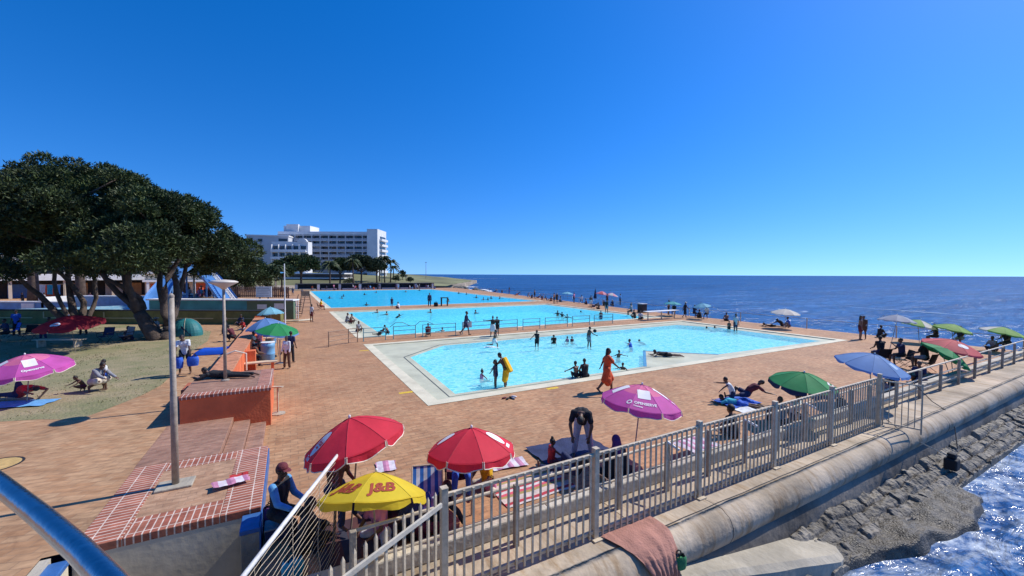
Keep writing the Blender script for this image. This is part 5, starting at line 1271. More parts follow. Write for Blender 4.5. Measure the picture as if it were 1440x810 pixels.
# ================================================================== PARASOLS
def fab(name, col, sheen=.12):
    new = name not in _pm
    m = pm(name, col, .75, .15, 1.8, .12, 9, dirt=.12)
    if new:   # thin cloth lets some sunlight through
        N, L = m.node_tree.nodes, m.node_tree.links; b = N['Principled BSDF']; out = N['Material Output']
        t = N.new('ShaderNodeBsdfTranslucent'); t.inputs['Color'].default_value = c4(col, 1.25); x = N.new('ShaderNodeMixShader'); x.inputs[0].default_value = .33
        L.new(b.outputs[0], x.inputs[1]); L.new(t.outputs[0], x.inputs[2]); L.new(x.outputs[0], out.inputs['Surface'])
    return m
UC = {'red': (.72, .03, .06), 'shadedred': (.24, .008, .02), 'yellow': (.80, .60, .03), 'purple': (.62, .10, .42), 'pinktop': (.80, .19, .36), 'green': (.02, .30, .09), 'blue': (.16, .32, .62), 'lightblue': (.22, .55, .70), 'teal': (.08, .42, .45), 'white': (.72, .70, .62), 'lime': (.26, .48, .10), 'grey': (.34, .40, .50), 'coral': (.75, .14, .14), 'pink': (.75, .30, .36), 'navy': (.02, .035, .10)}  # the dark red cloth has the tree shade mixed into its colour
def umat(c): return fab(c+'_parasol_cloth', UC[c])
M_TRIM = pm('cream_trim', (.80, .70, .55), .7, .05, 4, 0)
UMB_AT = []
def umbrella(label, apex, base_z, dia, cols, tilt=(0, 0), rise=None, valance=.13, trim=True, n=8, texts=(), patches=(), group=None, base=None, rot=0.0, val_col=None, top=None):
    """cols: one colour per panel (cycled); tilt = (direction degrees, lean degrees); texts: (panel angle, radius, string, size, colour)"""
    apex = Vector(apex); R = dia/2; rise = rise or R*.42
    bx = Vector(base) if base else Vector((apex.x, apex.y, base_z))
    t = thing('parasol', label, 'parasol', bx, 0, group)
    A = apex-bx
    td, ta = rad(tilt[0]), rad(tilt[1]); MT = Matrix.Rotation(ta, 4, Vector((-math.sin(td), math.cos(td), 0)))
    def surf(x, y):
        r = math.hypot(x, y); th = math.atan2(y, x)-rot; seg = 2*math.pi/n; q = (th % seg)/seg
        s = r/R; sag = math.sin(math.pi*q)**1.0
        z = -rise*(s**1.45)-.055*R*sag*s*(1.0)
        z += .004*mnoise.noise((x*4+apex.x, y*4, 1))*s+.004*mnoise.noise((th*9, s*3, apex.y))*s
        return z
    def tr(p): return MT @ Vector(p)+A
    mb = MB(); K = 7; S = 6; mats = [umat(c) for c in cols]
    if top: mats.append(umat(top))
    for k in range(n):
        mb.mi = k % len(cols)
        def fn(a, b_, k=k):
            th = rot+(k+a)*2*math.pi/n; edge = R*(1-.045*math.sin(math.pi*a)); r = .012+edge*b_
            x, y = r*math.cos(th), r*math.sin(th); return tr((x, y, surf(x, y)))
        if top:
            mb.mi = len(mats)-1
            mb.grid(lambda a, b_: fn(a, b_*.5), S, 4); mb.mi = k % len(cols); mb.grid(lambda a, b_: fn(a, .5+b_*.5), S, 4)
        else: mb.grid(fn, S, K)
    can = mb.build('canopy', mats, t, smooth=True)
    if valance:
        mb = MB(); mt = MB()
        for k in range(n):
            mb.mi = k % len(cols)
            def fv(a, b_, k=k, w=0):
                th = rot+(k+.02+a*.96)*2*math.pi/n; r = R*(1-.045*math.sin(math.pi*a))*(1+.03*b_); x, y = r*math.cos(th), r*math.sin(th)
                dr = valance*(.72+.28*math.sin(math.pi*a)**.5)+.02*math.sin(a*9+k*2+apex.x*5)
                p = tr((x*(1-.0), y, surf(x*.99, y*.99)))
                out = (MT @ Vector((math.cos(th), math.sin(th), 0)))
                return p+Vector((0, 0, -dr*b_))+out*(.10*valance*b_*math.sin(a*11+k))
            mb.grid(fv, 8, 2)
            if trim: mt.tube([fv(i/8, 1.0) for i in range(9)], .009, 4); mt.tube([fv(0, 0), fv(0, 1)], .008, 4); mt.tube([fv(1, 0), fv(1, 1)], .008, 4)
        mb.build('valance', mats[:len(cols)] if not val_col else [umat(val_col)]*len(cols), can)
        if trim: mt.build('edge_trim', M_TRIM, can)
    mb = MB()
    for k in range(n):
        th = rot+k*2*math.pi/n; mb.tube([tr((R*s*math.cos(th), R*s*math.sin(th), surf(R*s*math.cos(th+1e-4), R*s*math.sin(th+1e-4))-.012)) for s in (.03, .3, .6, .97)], .005, 4)
        mb.tube([tr((R*.5*math.cos(th), R*.5*math.sin(th), surf(R*.5*math.cos(th), R*.5*math.sin(th))-.015)), A*.72 if ta < .05 else tr((0, 0, -rise*1.25))], .004, 4)
    mb.build('ribs', M_GALV, t)
    mb = MB()
    for k in range(n):
        th = rot+k*2*math.pi/n+1e-3; mb.tube([tr((R*s*math.cos(th), R*s*math.sin(th), surf(R*s*math.cos(th), R*s*math.sin(th))+.002)) for s in (.02, .2, .4, .6, .8, .99)], .0045, 4)
    mb.build('seams', pm(cols[0]+'_seam', tuple(x*.6 for x in UC[cols[0]]), .8, .05, 4, 0), can)
    mb = MB(); jn = tr((0, 0, -rise*1.35)); mb.tube([(0, 0, 0), jn, tr((0, 0, .035))], .016, 8); mb.build('pole', M_POLE, t)
    mb = MB(); f = tr((0, 0, .03)); mb.ell(f, .025, .025, .035, 8, 5); mb.build('finial', M_WHITE, t)
    def planar(th0, r0, pts):
        th = rad(th0); er = Vector((math.cos(th), math.sin(th))); et = Vector((-math.sin(th), math.cos(th))); out = []
        for x, y in pts:
            p = er*(r0-y)+et*x; out.append(tr((p.x, p.y, surf(p.x, p.y)+.008)))
        return out
    for kind, th0, r0, w, h, m_ in patches:
        mb = MB()
        if kind == 'oval': pts = [(w/2*math.cos(a), h/2*math.sin(a)) for a in [2*math.pi*i/24 for i in range(24)]]
        if kind == 'ring':
            o_ = [(w/2*math.cos(a), h/2*math.sin(a)) for a in [2*math.pi*i/20 for i in range(20)]]; i_ = [(x*.55, y*.55) for x, y in o_]
            mb.add(planar(th0, r0, o_+i_), [(i, (i+1) % 20, 20+(i+1) % 20, 20+i) for i in range(20)]); mb.build('emblem', m_, can); continue
        if kind == 'rect':
            N_ = 6; pts = [(-w/2+w*i/N_, -h/2+h*j/N_) for j in range(N_+1) for i in range(N_+1)]; W_ = N_+1
            mb.add(planar(th0, r0, pts), [(j*W_+i, j*W_+i+1, (j+1)*W_+i+1, (j+1)*W_+i) for j in range(N_) for i in range(N_)]); mb.build('printed_panel', m_, can); continue
        pts2 = [(0, 0)]+[(x*.5, y*.5) for x, y in pts]+pts; n2 = len(pts)
        mb.add(planar(th0, r0, pts2), [(0, 1+i, 1+(i+1) % n2) for i in range(n2)]+[(1+i, 1+n2+i, 1+n2+(i+1) % n2, 1+(i+1) % n2) for i in range(n2)]); mb.build('oval_logo', m_, can)
    for th0, r0, dx, s, size, m_, sh, bo in texts:
        vs, fs = text_mesh(s, size, sh, bo); mb = MB(); P = planar(th0, r0, [(x+dx, y) for x, y, z in vs])
        up = MT @ Vector((0, 0, 1)); mb.add([p+up*.004 for p in P], fs); mb.build('lettering', m_, can)
    return t
M_PRW = pm('white_print', (.78, .74, .72), .7, .05, 4, 0); M_PRR = pm('dark_red_print', (.33, .05, .02), .7, .1, 5, 0); M_PRP = pm('red_print', (.6, .05, .09), .7, .1, 5, 0)
G1 = 'red parasols with white oval logos'
def ap(px, py, z): return at(px, py, z)
def edge_pt(px, u=34.9):
    lo, hi = 400.0, 700.0
    for _ in range(40):
        m_ = (lo+hi)/2
        if UV(at(px, m_))[0] > u: lo = m_
        else: hi = m_
    return at(px, hi)
def eap(px, py, u=34.6): return ray_y(px, py, edge_pt(px, u).y)
# the two red ones in front, the yellow one, the purple ones
umbrella('red parasol with white oval logo, tallest over the near group beside the yellow one', ap(492, 588, 2.08), 0, 1.72, ['red'], (180, 14), .40, rot=rad(12), group=G1,
         patches=(('oval', 214.5, .55, .30, .42, M_PRW), ('oval', 79.5, .5, .34, .30, M_PRW)), texts=((214.5, .545, 0, 'Hola', .13, M_PRP, .2, .004), (214.5, .62, 0, 'oooo', .06, M_PRP, 0, .004), (214.5, .80, 0, 'Travel', .085, M_PRW, 0, .003)))
umbrella('red parasol with white oval logo standing between blue striped chair and fence', ap(663, 602, 1.72), 0, 1.66, ['red'], (100, 6), .38, rot=rad(-70), group=G1,
         patches=(('oval', -2.5, .46, .26, .36, M_PRW), ('oval', 177.5, .5, .30, .34, M_PRW), ('rect', -2.5, .70, .2, .06, M_PRW)))
umbrella('yellow parasol printed with large dark red letters beside the near red parasol', ap(529, 664, 1.42), 0, 1.66, ['yellow'], (95, 23), .34, valance=.12, trim=False, n=6, rot=rad(-92),
         texts=((-122, .52, 0, 'J&B', .27, M_PRR, .2, .010), (-62, .52, 0, 'J&B', .27, M_PRR, .2, .010), (178, .52, 0, 'J&B', .27, M_PRR, .2, .010), (58, .52, 0, 'J&B', .27, M_PRR, .2, .010)))
pp = ap(903, 541, 1.92); pb = at(890, 655)
umbrella('magenta parasol with white square patch and lettering at right of the bending man', pp, 0, 1.95, ['purple'], (20, 7), .42, base=pb, rot=rad(-78), top='pinktop', group='magenta parasols with white patches',
         patches=(('rect', -100.5, .44, .30, .30, M_PRW), ('rect', -10, .46, .24, .40, M_PRW), ('rect', 170, .5, .3, .4, M_PRW), ('ring', -127, .79, .13, .13, M_PRW)), texts=((-101, .74, .02, 'OPENSERVE', .098, M_PRW, 0, .003), (-106, .84, -.08, 'Connects', .055, M_PRW, 0, .002), (-14, .77, 0, 'Open', .12, M_PRW, .2, .006)))
umbrella('magenta parasol with two white patches above the reclining person on the lawn', ap(35, 499, 2.0), .4, 2.15, ['purple'], (-100, 8), .45, rot=rad(-100), top='pinktop', group='magenta parasols with white patches',
         patches=(('rect', -32.5, .52, .30, .34, M_PRW), ('rect', -122.5, .55, .3, .36, M_PRW)), texts=((-32.5, .83, 0, 'Openserve', .11, M_PRW, .1, .004),))
umbrella('dark red parasol with oval logo in the tree shade on the lawn', ap(97, 444, 2.45), .4, 2.65, ['shadedred'], (-90, 9), .42, base=at(106, 496, .4), trim=False, rot=.2, patches=(('oval', -80, .86, .42, .30, M_PRW),), texts=((-80, .86, 0, 'Hola', .15, M_PRP, 0, .004),))
umbrella('green parasol with blue rim beside the palisade fence', ap(1131, 524, 1.66), 0, 1.82, ['green'], (-80, 7), .34, val_col='navy', trim=False, rot=.3, patches=(('rect', -25, .62, .36, .06, M_PRW), ('rect', -25, .74, .42, .06, M_PRW)))
umbrella('large plain blue parasol at the end of the palisade fence', ap(1230, 498, 1.88), 0, 2.1, ['blue'], (-60, 13), .42, trim=False, valance=.06, rot=.1, patches=(('rect', -62, .6, .22, .24, pm('pale_blue_patch', (.35, .5, .72), .7, .1, 3, 0)),))
umbrella('green parasol tipped on edge against the right hand railing', ap(1338, 492, 1.28), 0, 1.95, ['green'], (-30, 34), .34, trim=False, valance=.08, rot=.2, group='parasols at the right hand railing')
umbrella('coral red parasol with white logo behind the right hand railing', ap(1342, 478, 1.68), 0, 2.1, ['coral'], (-60, 14), .36, trim=False, valance=.07, rot=.5, patches=(('oval', -95, .5, .42, .3, M_PRW),), group='parasols at the right hand railing')
GF = 'parasols along the sea edge'
umbrella('tall grey parasol on a leaning pole in front of the sea', ap(1262, 442.5, 2.36), 0, 1.75, ['grey'], (0, 5), .36, trim=False, valance=.05, base=at(1249, 500), group=GF)
for px, py, lb in ((1294, 450, 'leftmost green and white parasol at the sea edge'), (1342, 456, 'middle green and white parasol at the sea edge'), (1412, 460, 'rightmost green and white parasol at the sea edge')):
    umbrella(lb, eap(px, py), 0, 1.95, ['lime', 'lime', 'white'] if px != 1342 else ['lime', 'lime', 'lime', 'lime', 'lime', 'white', 'lime', 'lime'], (-40, 12), .34, trim=False, valance=.07, rot=rad(-60+px), group=GF)
umbrella('white parasol at the sea edge right of the paddling pool', eap(1105, 434.5, 34.2), 0, 2.2, ['white'], (-80, 4), .36, trim=False, valance=.05, group=GF)
umbrella('light blue parasol at the sea edge behind the paddling pool corner', eap(987, 426.5, 34.4), 0, 1.75, ['lightblue'], (180, 8), .34, trim=False, valance=.05, group=GF)
umbrella('teal parasol at the sea edge left of the light blue one', eap(946, 424, 34.4), 0, 1.9, ['teal'], (0, 2), .26, trim=False, valance=.05, group=GF)
umbrella('left one of two pink parasols far along the sea edge', ap(847, 409.5, 1.9), 0, 2.1, ['pink', 'coral'], (0, 8), .5, trim=False, valance=.06, group=GF)
umbrella('right one of two pink parasols far along the sea edge', ap(861, 412, 1.75), 0, 2.0, ['pink', 'white'], (0, 10), .4, trim=False, valance=.06, group=GF)
umbrella('pale blue parasol farthest along the sea edge', ap(798, 410.5, 1.7), 0, 1.9, ['lightblue'], (0, 3), .3, trim=False, valance=.05, group=GF)
GW = 'parasols beside the orange wall'
umbrella('blue parasol beside the orange wall, left of the green one', ap(373, 447.5, 2.12), 0, 2.05, ['blue'], (200, 6), .5, trim=False, valance=.06, group=GW)
umbrella('green parasol with blue rim beside the orange wall', ap(391, 455, 1.86), 0, 2.25, ['green'], (-20, 11), .40, val_col='blue', trim=False, valance=.08, rot=.2, group=GW)
umbrella('light blue parasol over a red cloth at the far end of the orange wall', ap(380, 432, 2.05), 0, 1.85, ['lightblue'], (160, 5), .5, trim=False, valance=.05, group=GW)
# a folded navy parasol
b0 = at(837, 424); t = thing('folded_parasol', 'folded navy parasol left of the two pink ones', 'parasol', b0, 0, GF)
mb = MB(); mb.tube([(0, 0, 0), (0, 0, 2.3)], .03, 6); mb.build('pole', M_POLE, t)
mb = MB(); mb.lathe([(.30, .55), (.24, 1.0), (.14, 1.7), (.03, 2.25)], 10); mb.build('canopy', umat('navy'), t)

# ================================================================== TOWELS, CHAIRS AND OTHER BELONGINGS
def towel(label, px, py, z, l, w, m, yaw=0, name='towel', cat='towel', group=None, amp=.03, lift=None, loc=None):
    p = Vector(loc) if loc else at(px, py, z); sd = px*.37+py
    def fn(a, b_):
        x, y = (a-.5)*l, (b_-.5)*w
        h = amp*(mnoise.noise((x*2.2+sd, y*2.2, 1))+.5*mnoise.noise((x*6+sd, y*6, 2)))+amp*.9
        e = .03*mnoise.noise((a*4+sd, b_*4, 5))
        if lift: h += lift(a, b_)
        return (x+e, y+e*.7, max(.006, h)+.003)
    mb = MB(); mb.grid(fn, 22, 16); o = mb.build(name, m, loc=p, rotz=rad(yaw), smooth=True); return tag(o, label, cat, group)
M_STR_B = stripe_mat('blue_white_stripes', [(.02, .16, .55), (.62, .68, .75)], .075, 0)
M_STR_R = stripe_mat('red_cream_stripes', [(.50, .04, .06), (.68, .55, .48), (.68, .55, .48), (.42, .30, .10), (.66, .10, .14), (.70, .62, .58)], .085, 1)
M_STR_P = stripe_mat('pink_white_stripes', [(.62, .26, .38), (.72, .62, .66), (.72, .66, .68), (.45, .18, .30)], .07, 0)
M_STR_M = stripe_mat('mixed_print_stripes', [(.70, .66, .64), (.08, .42, .55), (.72, .68, .66), (.55, .12, .2), (.72, .7, .7), (.03, .1, .35)], .10, 0)
towel('red and cream striped blanket spread behind the fence right of the red parasol', 745, 682, 0, 1.75, 1.15, M_STR_R, 30, 'blanket', 'blanket', amp=.02)
towel('rolled back pink edge of a beach mat beside the second red parasol', 715, 653, 0, .9, .5, M_STR_P, 20, 'beach_mat', 'mat')
towel('white printed towel spread under the yellow parasol', 560, 700, .18, 1.25, .7, M_STR_M, 24)
towel('pink and white towel laid out behind the yellow parasol', 543, 657, 0, .45, .55, M_STR_P, 22)
towel('dark plaid blanket in the shade of the yellow parasol', 520, 752, 0, 1.7, 1.3, stripe_mat('dark_plaid', [(.05, .02, .025), (.10, .035, .03), (.03, .03, .05)], .12, 0), 30, 'blanket', 'blanket')
towel('bright blue mat under the seated pair by the kneeling child', 1036, 566, 0, 1.5, 1.0, cloth('blue'), 24, 'mat', 'mat', amp=.05)
towel('pale towel spread at the feet of the group by the fence', 1056, 576, 0, 1.2, .6, cloth('white'), 26, amp=.04)
towel('pink patterned cloth hanging over the pipe railing', 960, 612, 0, 1.0, .7, M_STR_P, 28, 'cloth', 'cloth', amp=.05, loc=W(4.9, -7.2, .28))
towel('light blue towel under the person lying on the lawn', 22, 569, .405, 1.9, .8, cloth('skyblue'), 12)
towel('navy cloth spread under the bending man', 800, 634, 0, 2.0, 1.2, cloth('navy'), 28, 'groundsheet', 'groundsheet', amp=.05)
towel('blue airbed lying on the terrace beside the orange wall', 305, 497, .4, 1.9, .95, pm('shiny_blue_vinyl', (.02, .10, .55), .35, .1, 3, .1), 20, 'airbed', 'airbed', amp=.02, lift=lambda a, b_: .28*min(1, 6*min(a, 1-a), 5*min(b_, 1-b_))**.5)
# pink and red towel crumpled on the brick platform
towel('crumpled pink towel with red end lying on the brick platform', 325, 682, .41, .62, .28, M_STR_P, 42, amp=.07)
towel('small red cloth at the end of the pink towel on the platform', 336, 671, .415, .32, .16, cloth('red'), 36, 'cloth', 'cloth', amp=.05)
# blue striped beach chair (fabric slung over a frame)
p = at(601, 711); t = thing('beach_chair', 'blue and white striped sling beach chair with its back to the yellow parasol', 'beach chair', p, rad(12))
def sling(a, b_):
    x = (a-.5)*.62; prof = [(-.55, .20), (-.2, .14), (.10, .16), (.30, .40), (.45, .62)]
    s = b_*(len(prof)-1.001); k = int(s); f = s-k; y = prof[k][0]*(1-f)+prof[k+1][0]*f; z = prof[k][1]*(1-f)+prof[k+1][1]*f
    return (x, y, z-.05*math.sin(math.pi*a)*math.sin(math.pi*b_)+.008*mnoise.noise((x*9, b_*6, 0)))
mb = MB(); mb.grid(sling, 12, 16); mb.build('sling', M_STR_B, t, smooth=True)
mb = MB()
for x in (-.31, .31): mb.tube([(x, -.55, .22), (x, .12, .2), (x, .45, .63)], .014, 6); mb.tube([(x, -.5, 0), (x, .35, .33)], .012, 6); mb.tube([(x, .38, 0), (x, -.3, .26)], .012, 6)
mb.tube([(-.31, .45, .63), (.31, .45, .63)], .014, 6); mb.build('frame', M_GALV, t)
def camp_chair(label, p, yaw, col, group=None):
    t = thing('camp_chair', label, 'camp chair', p, rad(yaw), group); m = cloth(col)
    mb = MB(); mb.grid(lambda a, b_: ((a-.5)*.52, -.25+b_*.48, .42-.05*math.sin(math.pi*a)), 6, 4); mb.build('seat', m, t)
    mb = MB(); mb.grid(lambda a, b_: ((a-.5)*.56, -.26-.14*b_-.04*math.sin(math.pi*a), .42+.5*b_), 6, 5); mb.build('backrest', m, t)
    mb = MB()
    for x in (-.28, .28): mb.tube([(x, -.4, .92), (x, -.24, .42), (x*.9, .28, 0)], .012, 6); mb.tube([(x, .25, .60), (x, .22, .40), (x*.9, -.34, 0)], .012, 6); mb.tube([(x, -.32, .62), (x, .27, .60)], .02, 6)
    mb.build('frame', M_DARK, t); return t
camp_chair('dark maroon camp chair in the shade of the second red parasol', at(645, 692), 190, 'maroon')
camp_chair('navy camp chair in the tree shade right of the dark red parasol', at(148, 482, .4), 190, 'navy')
camp_chair('grey camp chair beside the big tree trunk', at(176, 481, .4), 170, 'grey')
camp_chair('dark camp chair at the left edge of the tree shade', at(40, 478, .4), 200, 'black')
camp_chair('blue camp chair below the leaning trunks at far left', at(16, 474, .4), 160, 'blue')
# things behind the orange wall: benches, barrels, tables
t = thing('picnic_bench', 'pale timber bench standing across the end of the orange wall', 'bench', at(356, 524), ANG)
M_PALE = pm('pale_timber', (.62, .48, .32), .7, .15, 5, .15)
mb = MB(); mb.box(-1.0, 1.0, -.22, .22, .44, .50); mb.build('seat', M_PALE, t, bevel=.01)
for x in (-.8, .8):
    mb = MB(); mb.box(x-.06, x+.06, -.18, .18, 0, .44); mb.build('leg', M_ORANGE, t)
t = thing('picnic_bench', 'pale timber bench farther along behind the plaid shirted people', 'bench', at(366, 486), ANG)
mb = MB(); mb.box(-.9, .9, -.2, .2, .44, .50); mb.build('seat', M_PALE, t, bevel=.01)
for x in (-.7, .7):
    mb = MB(); mb.box(x-.05, x+.05, -.16, .16, 0, .44); mb.build('leg', M_PALE, t)
M_BAR = pm('light_blue_barrel', (.16, .38, .60), .5, .12, 2, .05, dirt=.15)
for px, py, lb in ((377, 507, 'light blue barrel bin nearest the pale bench'), (381, 483, 'light blue barrel bin behind the nearer one')):
    t = thing('barrel_bin', lb, 'bin', at(px, py), 0, 'light blue barrels by the orange wall')
    mb = MB(); mb.lathe([(.30, 0), (.32, .03), (.33, .35), (.345, .38), (.33, .41), (.33, .75), (.345, .78), (.32, .98)], 20); mb.build('drum', M_BAR, t, smooth=True)
    mb = MB(); mb.lathe([(.335, .98), (.335, 1.02), (.28, 1.03)], 20); mb.build('rim', M_WHITE, t)
t = thing('folding_table', 'white folding table under the blue parasol beside the orange wall', 'table', at(384, 473), ANG)
mb = MB(); mb.box(-.7, .7, -.35, .35, .70, .74); mb.build('tabletop', M_WHITE, t)
for x in (-.6, .6):
    for y in (-.3, .3):
        mb = MB(); mb.tube([(x, y, 0), (x*.95, y, .7)], .018, 6); mb.build('leg', M_GALV, t)
t = thing('stall', 'red cloth covered counter under the light blue parasol', 'counter', at(383, 447), ANG)
mb = MB(); mb.box(-.9, .9, -.4, .4, 0, .95); mb.build('cloth', pm('red_counter_cloth', (.42, .035, .03), .8, .15, 2, .3, 6), t, bevel=.03); mb = MB(); mb.box(-.92, .92, -.42, .42, .951, .985); mb.build('counter_top', M_WHITE, t)
def bollard(label, px, py, h=.85):
    t = thing('sign_post', label, 'post', at(px, py), 0, 'slim posts on round feet on the deck')
    mb = MB(); mb.tube([(0, 0, .04), (0, 0, h)], .03, 8); mb.build('post', M_GALV, t)
    mb = MB(); mb.lathe([(.22, 0), (.22, .03), (.08, .06)], 14); mb.build('foot', M_CONC_D, t)
    mb = MB(); mb.box(-.17, .17, -.06, .06, h, h+.03); mb.build('crossbar', M_GALV, t)
bollard('slim post on a round foot beside the pair by the blue barrels', 394, 511, 1.25); bollard('slim post on a flat foot at the corner of the orange block', 391, 582, .9)
# small dome tent
b0 = at(262, 471, .4); t = thing('dome_tent', 'small teal dome tent pitched behind the lamp post pole', 'tent', b0, rad(-20))
def dome(a, b_):
    th = 2*math.pi*a; el = math.pi/2*b_; k = abs(math.cos(2*th))*.12+.94
    return (1.15*k*math.cos(th)*math.cos(el), .9*k*math.sin(th)*math.cos(el), 1.15*math.sin(el)**.9)
mb = MB(); mb.grid(dome, 32, 10); mb.build('flysheet', pm('teal_tent_cloth', (.015, .16, .17), .6, .15, 3, .2), t)
mb = MB()
for a0 in (math.pi/4, 3*math.pi/4): mb.tube([(1.02*1.15*.97*math.cos(a0)*math.cos(e), .9*1.0*.97*math.sin(a0)*math.cos(e), 1.17*abs(math.sin(e))**.9+.01) if math.sin(e) >= 0 else (0, 0, 0) for e in [math.pi*i/14 for i in range(15)]], .012, 5)
mb.build('poles', M_GALV, t)
mb = MB(); mb.grid(lambda a, b_: (.55+a*.62, -.62-b_*.05+a*.3, .75*(1-a)*b_+.03), 6, 6); mb.build('door_flap', cloth('navy'), t)
def bag(label, p, col, s=.3, yaw=0, cat='bag', group=None):
    t = thing('bag', label, cat, p, rad(yaw), group)
    def f(a, b_):
        th = 2*math.pi*a; w = s*(.9+.16*math.sin(b_*3.1))*(1+.07*mnoise.noise((math.cos(th)*3, math.sin(th)*3+p[0], b_*3))); sq = max(abs(math.cos(th)), abs(math.sin(th)))**-.5
        q = 1 if b_ < .92 else .9
        return (w*math.cos(th)*sq*.75*q, w*math.sin(th)*sq*.45*q, b_*s*1.5)
    mb = MB(); mb.grid(f, 20, 8); mb.add([f(i/20, 0) for i in range(20)], [tuple(range(19, -1, -1))]); mb.add([Vector(f(i/20, .95))-Vector((0, 0, .03)) for i in range(20)], [tuple(range(20))]); mb.build('sack', cloth(col), t, smooth=True)
    mb = MB()
    for y in (-.25, .25): mb.tube([(-s*.35, y*s, s*1.4), (-s*.3, y*s, s*1.85), (0, y*s, s*2.0), (s*.3, y*s, s*1.85), (s*.35, y*s, s*1.4)], .012, 5)
    mb.build('handles', cloth('black') if col != 'black' else M_DARK, t); return t
bag('small green carrier bag at the foot of the sea wall beside the brown cloth', at(956, 799, -.42), 'green', .15, 20)
bag('purple bag beside the seated man in the cap', at(381, 735), 'purple', .2, 10)
bag('turquoise and white carrier bag below the group at the mesh fence', W(-4.3, -7.0, 0), 'turq', .2, 40)
bag('dark bag on the deck left of the kneeling child', at(1085, 590), 'black', .22, 10)
bag('dark rucksack leaning on the pipe railing near the large blue parasol', at(1182, 575), 'black', .24, 30)
bag('navy rucksack at the right hand railing under the coral parasol', W(19.2, -7.4), 'navy', .26, 0)
bag('pink bag beside the striped blanket', at(690, 690), 'pink', .16, 0)
bag('black bag beside the chair on the strip between the far pools', at(613, 431), 'black', .4, 0)
t = thing('stool', 'small dark table stool on the strip between the far pools', 'stool', at(625, 430), 0)
mb = MB(); mb.box(-.55, .55, -.4, .4, 1.15, 1.25); mb.build('seat', M_DARK, t)
for x in (-.45, .45):
    mb = MB(); mb.box(x-.06, x+.06, -.3, .3, 0, 1.15); mb.build('leg', M_DARK, t)
t = thing('litter_bin', 'dark square litter bin on the sea edge beside the seated group', 'bin', at(903, 439.5), ANG)
mb = MB(); mb.box(-.42, .42, -.4, .4, 0, 1.05); mb.build('body', pm('dark_brown_bin', (.035, .022, .02), .7, .2, 3, .1), t, bevel=.02); mb = MB(); mb.box(-.46, .46, -.44, .44, 1.05, 1.15); mb.build('lid', M_GREY, t, bevel=.02)
# flip flops and shoes on the pavers
t = thing('shoes', 'small heap of shoes left on the pavers below the paddling pool', 'shoes', at(718, 560), .4)
for (x, y, c_) in ((0, 0, 'black'), (.16, .05, 'white'), (-.25, .03, 'maroon'), (.05, -.14, 'grey'), (-.16, -.1, 'black')):
    mb = MB(); mb.ell((x, y, .035), .05, .12, .035, 10, 5, Matrix.Rotation(x*5, 3, 'Z')); mb.build('shoe', cloth(c_), t, smooth=True)
# white table on the far deck, white shelter with blue cooler
t = thing('white_table', 'white long table on the sea side behind the paddling pool', 'table', at(930, 449), ANG)
mb = MB(); mb.box(-2.3, 2.3, -.4, .4, .86, .92); mb.build('tabletop', M_WHITE, t)
for x in (-2.0, 0, 2.0):
    mb = MB(); mb.box(x-.035, x+.035, -.05, .05, 0, .86); mb.build('leg', M_GALV, t)
# brown cloth hung over the lip of the wall
PRF = [(-8.52, .03), (-8.75, .035), (-8.93, .02), (-9.08, -.03), (-9.22, -.14), (-9.30, -.30), (-9.33, -.46), (-9.36, -.66)]
def drape(a, b_):
    s = b_*(len(PRF)-1.001); k = int(s); f = s-k; v = PRF[k][0]*(1-f)+PRF[k+1][0]*f; z = PRF[k][1]*(1-f)+PRF[k+1][1]*f
    uL = .52+.62*b_**1.2; uR = 1.76-.16*b_+.05*math.sin(b_*6)
    u = uL+(uR-uL)*a
    fold = .035*math.sin((a*3.2+b_*.8)*6.283)*b_**.8+.03*mnoise.noise((u*5, b_*4, 2))+.014*mnoise.noise((u*14, b_*10, 7))
    vv = v-.03-abs(fold)*.9*(.4+b_)-.10*math.sin(math.pi*a)*b_*(1-b_)*2; zz = z+.02+fold*.5*(1-b_*.6)-.05*(1-a)*0
    if b_ > .8: zz -= .04*math.sin(a*7)*(b_-.8)*5
    return W(u, vv-.0, zz)
mb = MB(); mb.grid(drape, 60, 50); b0 = W(1.2, -8.6, 0); mb.v = [(x-b0.x, y-b0.y, z) for x, y, z in mb.v]
o = mb.build('hanging_cloth', pm('faded_brown_cloth', (.40, .19, .14), .9, .12, 4, .35, 30), loc=b0, smooth=True); tag(o, 'faded reddish brown cloth hung over the rounded lip of the sea wall', 'cloth')
# ================================================================== WHO IS WHERE
P = place; HI, MD, LO, FAR = .0095, .014, .02, .028
NPZ = -.40   # floor of the paddling pool
# ---- near group at the fence
person('man in dark cap, black vest and light blue sleeves sitting by the blue pillar', W(-4.52, -5.72, -.14), -100, 'chair', 1.74, 'd', (('vest', 'black'), ('sleeves', 'skyblue'), ('trousers', 'black')), hat=('maroon', 'cap'), vox=HI)
t = thing('cool_box', 'dark cool box the man in the cap sits on', 'cool box', W(-4.52, -5.72, 0), ANG)
mb = MB(); mb.box(-.2, .2, -.16, .16, 0, .20); mb.build('box', cloth('navy'), t, bevel=.02); mb = MB(); mb.box(-.21, .21, -.17, .17, .2, .235); mb.build('lid', cloth('grey'), t, bevel=.01)
person('long haired woman in black sitting in front of the man in the cap', W(-4.15, -6.35, 0), -60, 'sitg', 1.62, 'm', (('longshirt', 'black'), ('trousers', 'black')), 'long', vox=HI, fem=True)
person('person in brown hat and dark top sitting beside the long haired woman', W(-3.62, -6.15, .3), -120, 'chair', 1.6, 'd', (('shirt', 'brown'), ('trousers', 'navy')), hat=('brown', 'sunhat'), vox=HI, fem=True)
person('person in printed top sitting in the shade under the yellow parasol', W(-2.9, -6.65, 0), 150, 'cross', 1.6, 'd', (('shirt', 'pink'), ('shorts', 'white')), 'bun', vox=MD, fem=True)
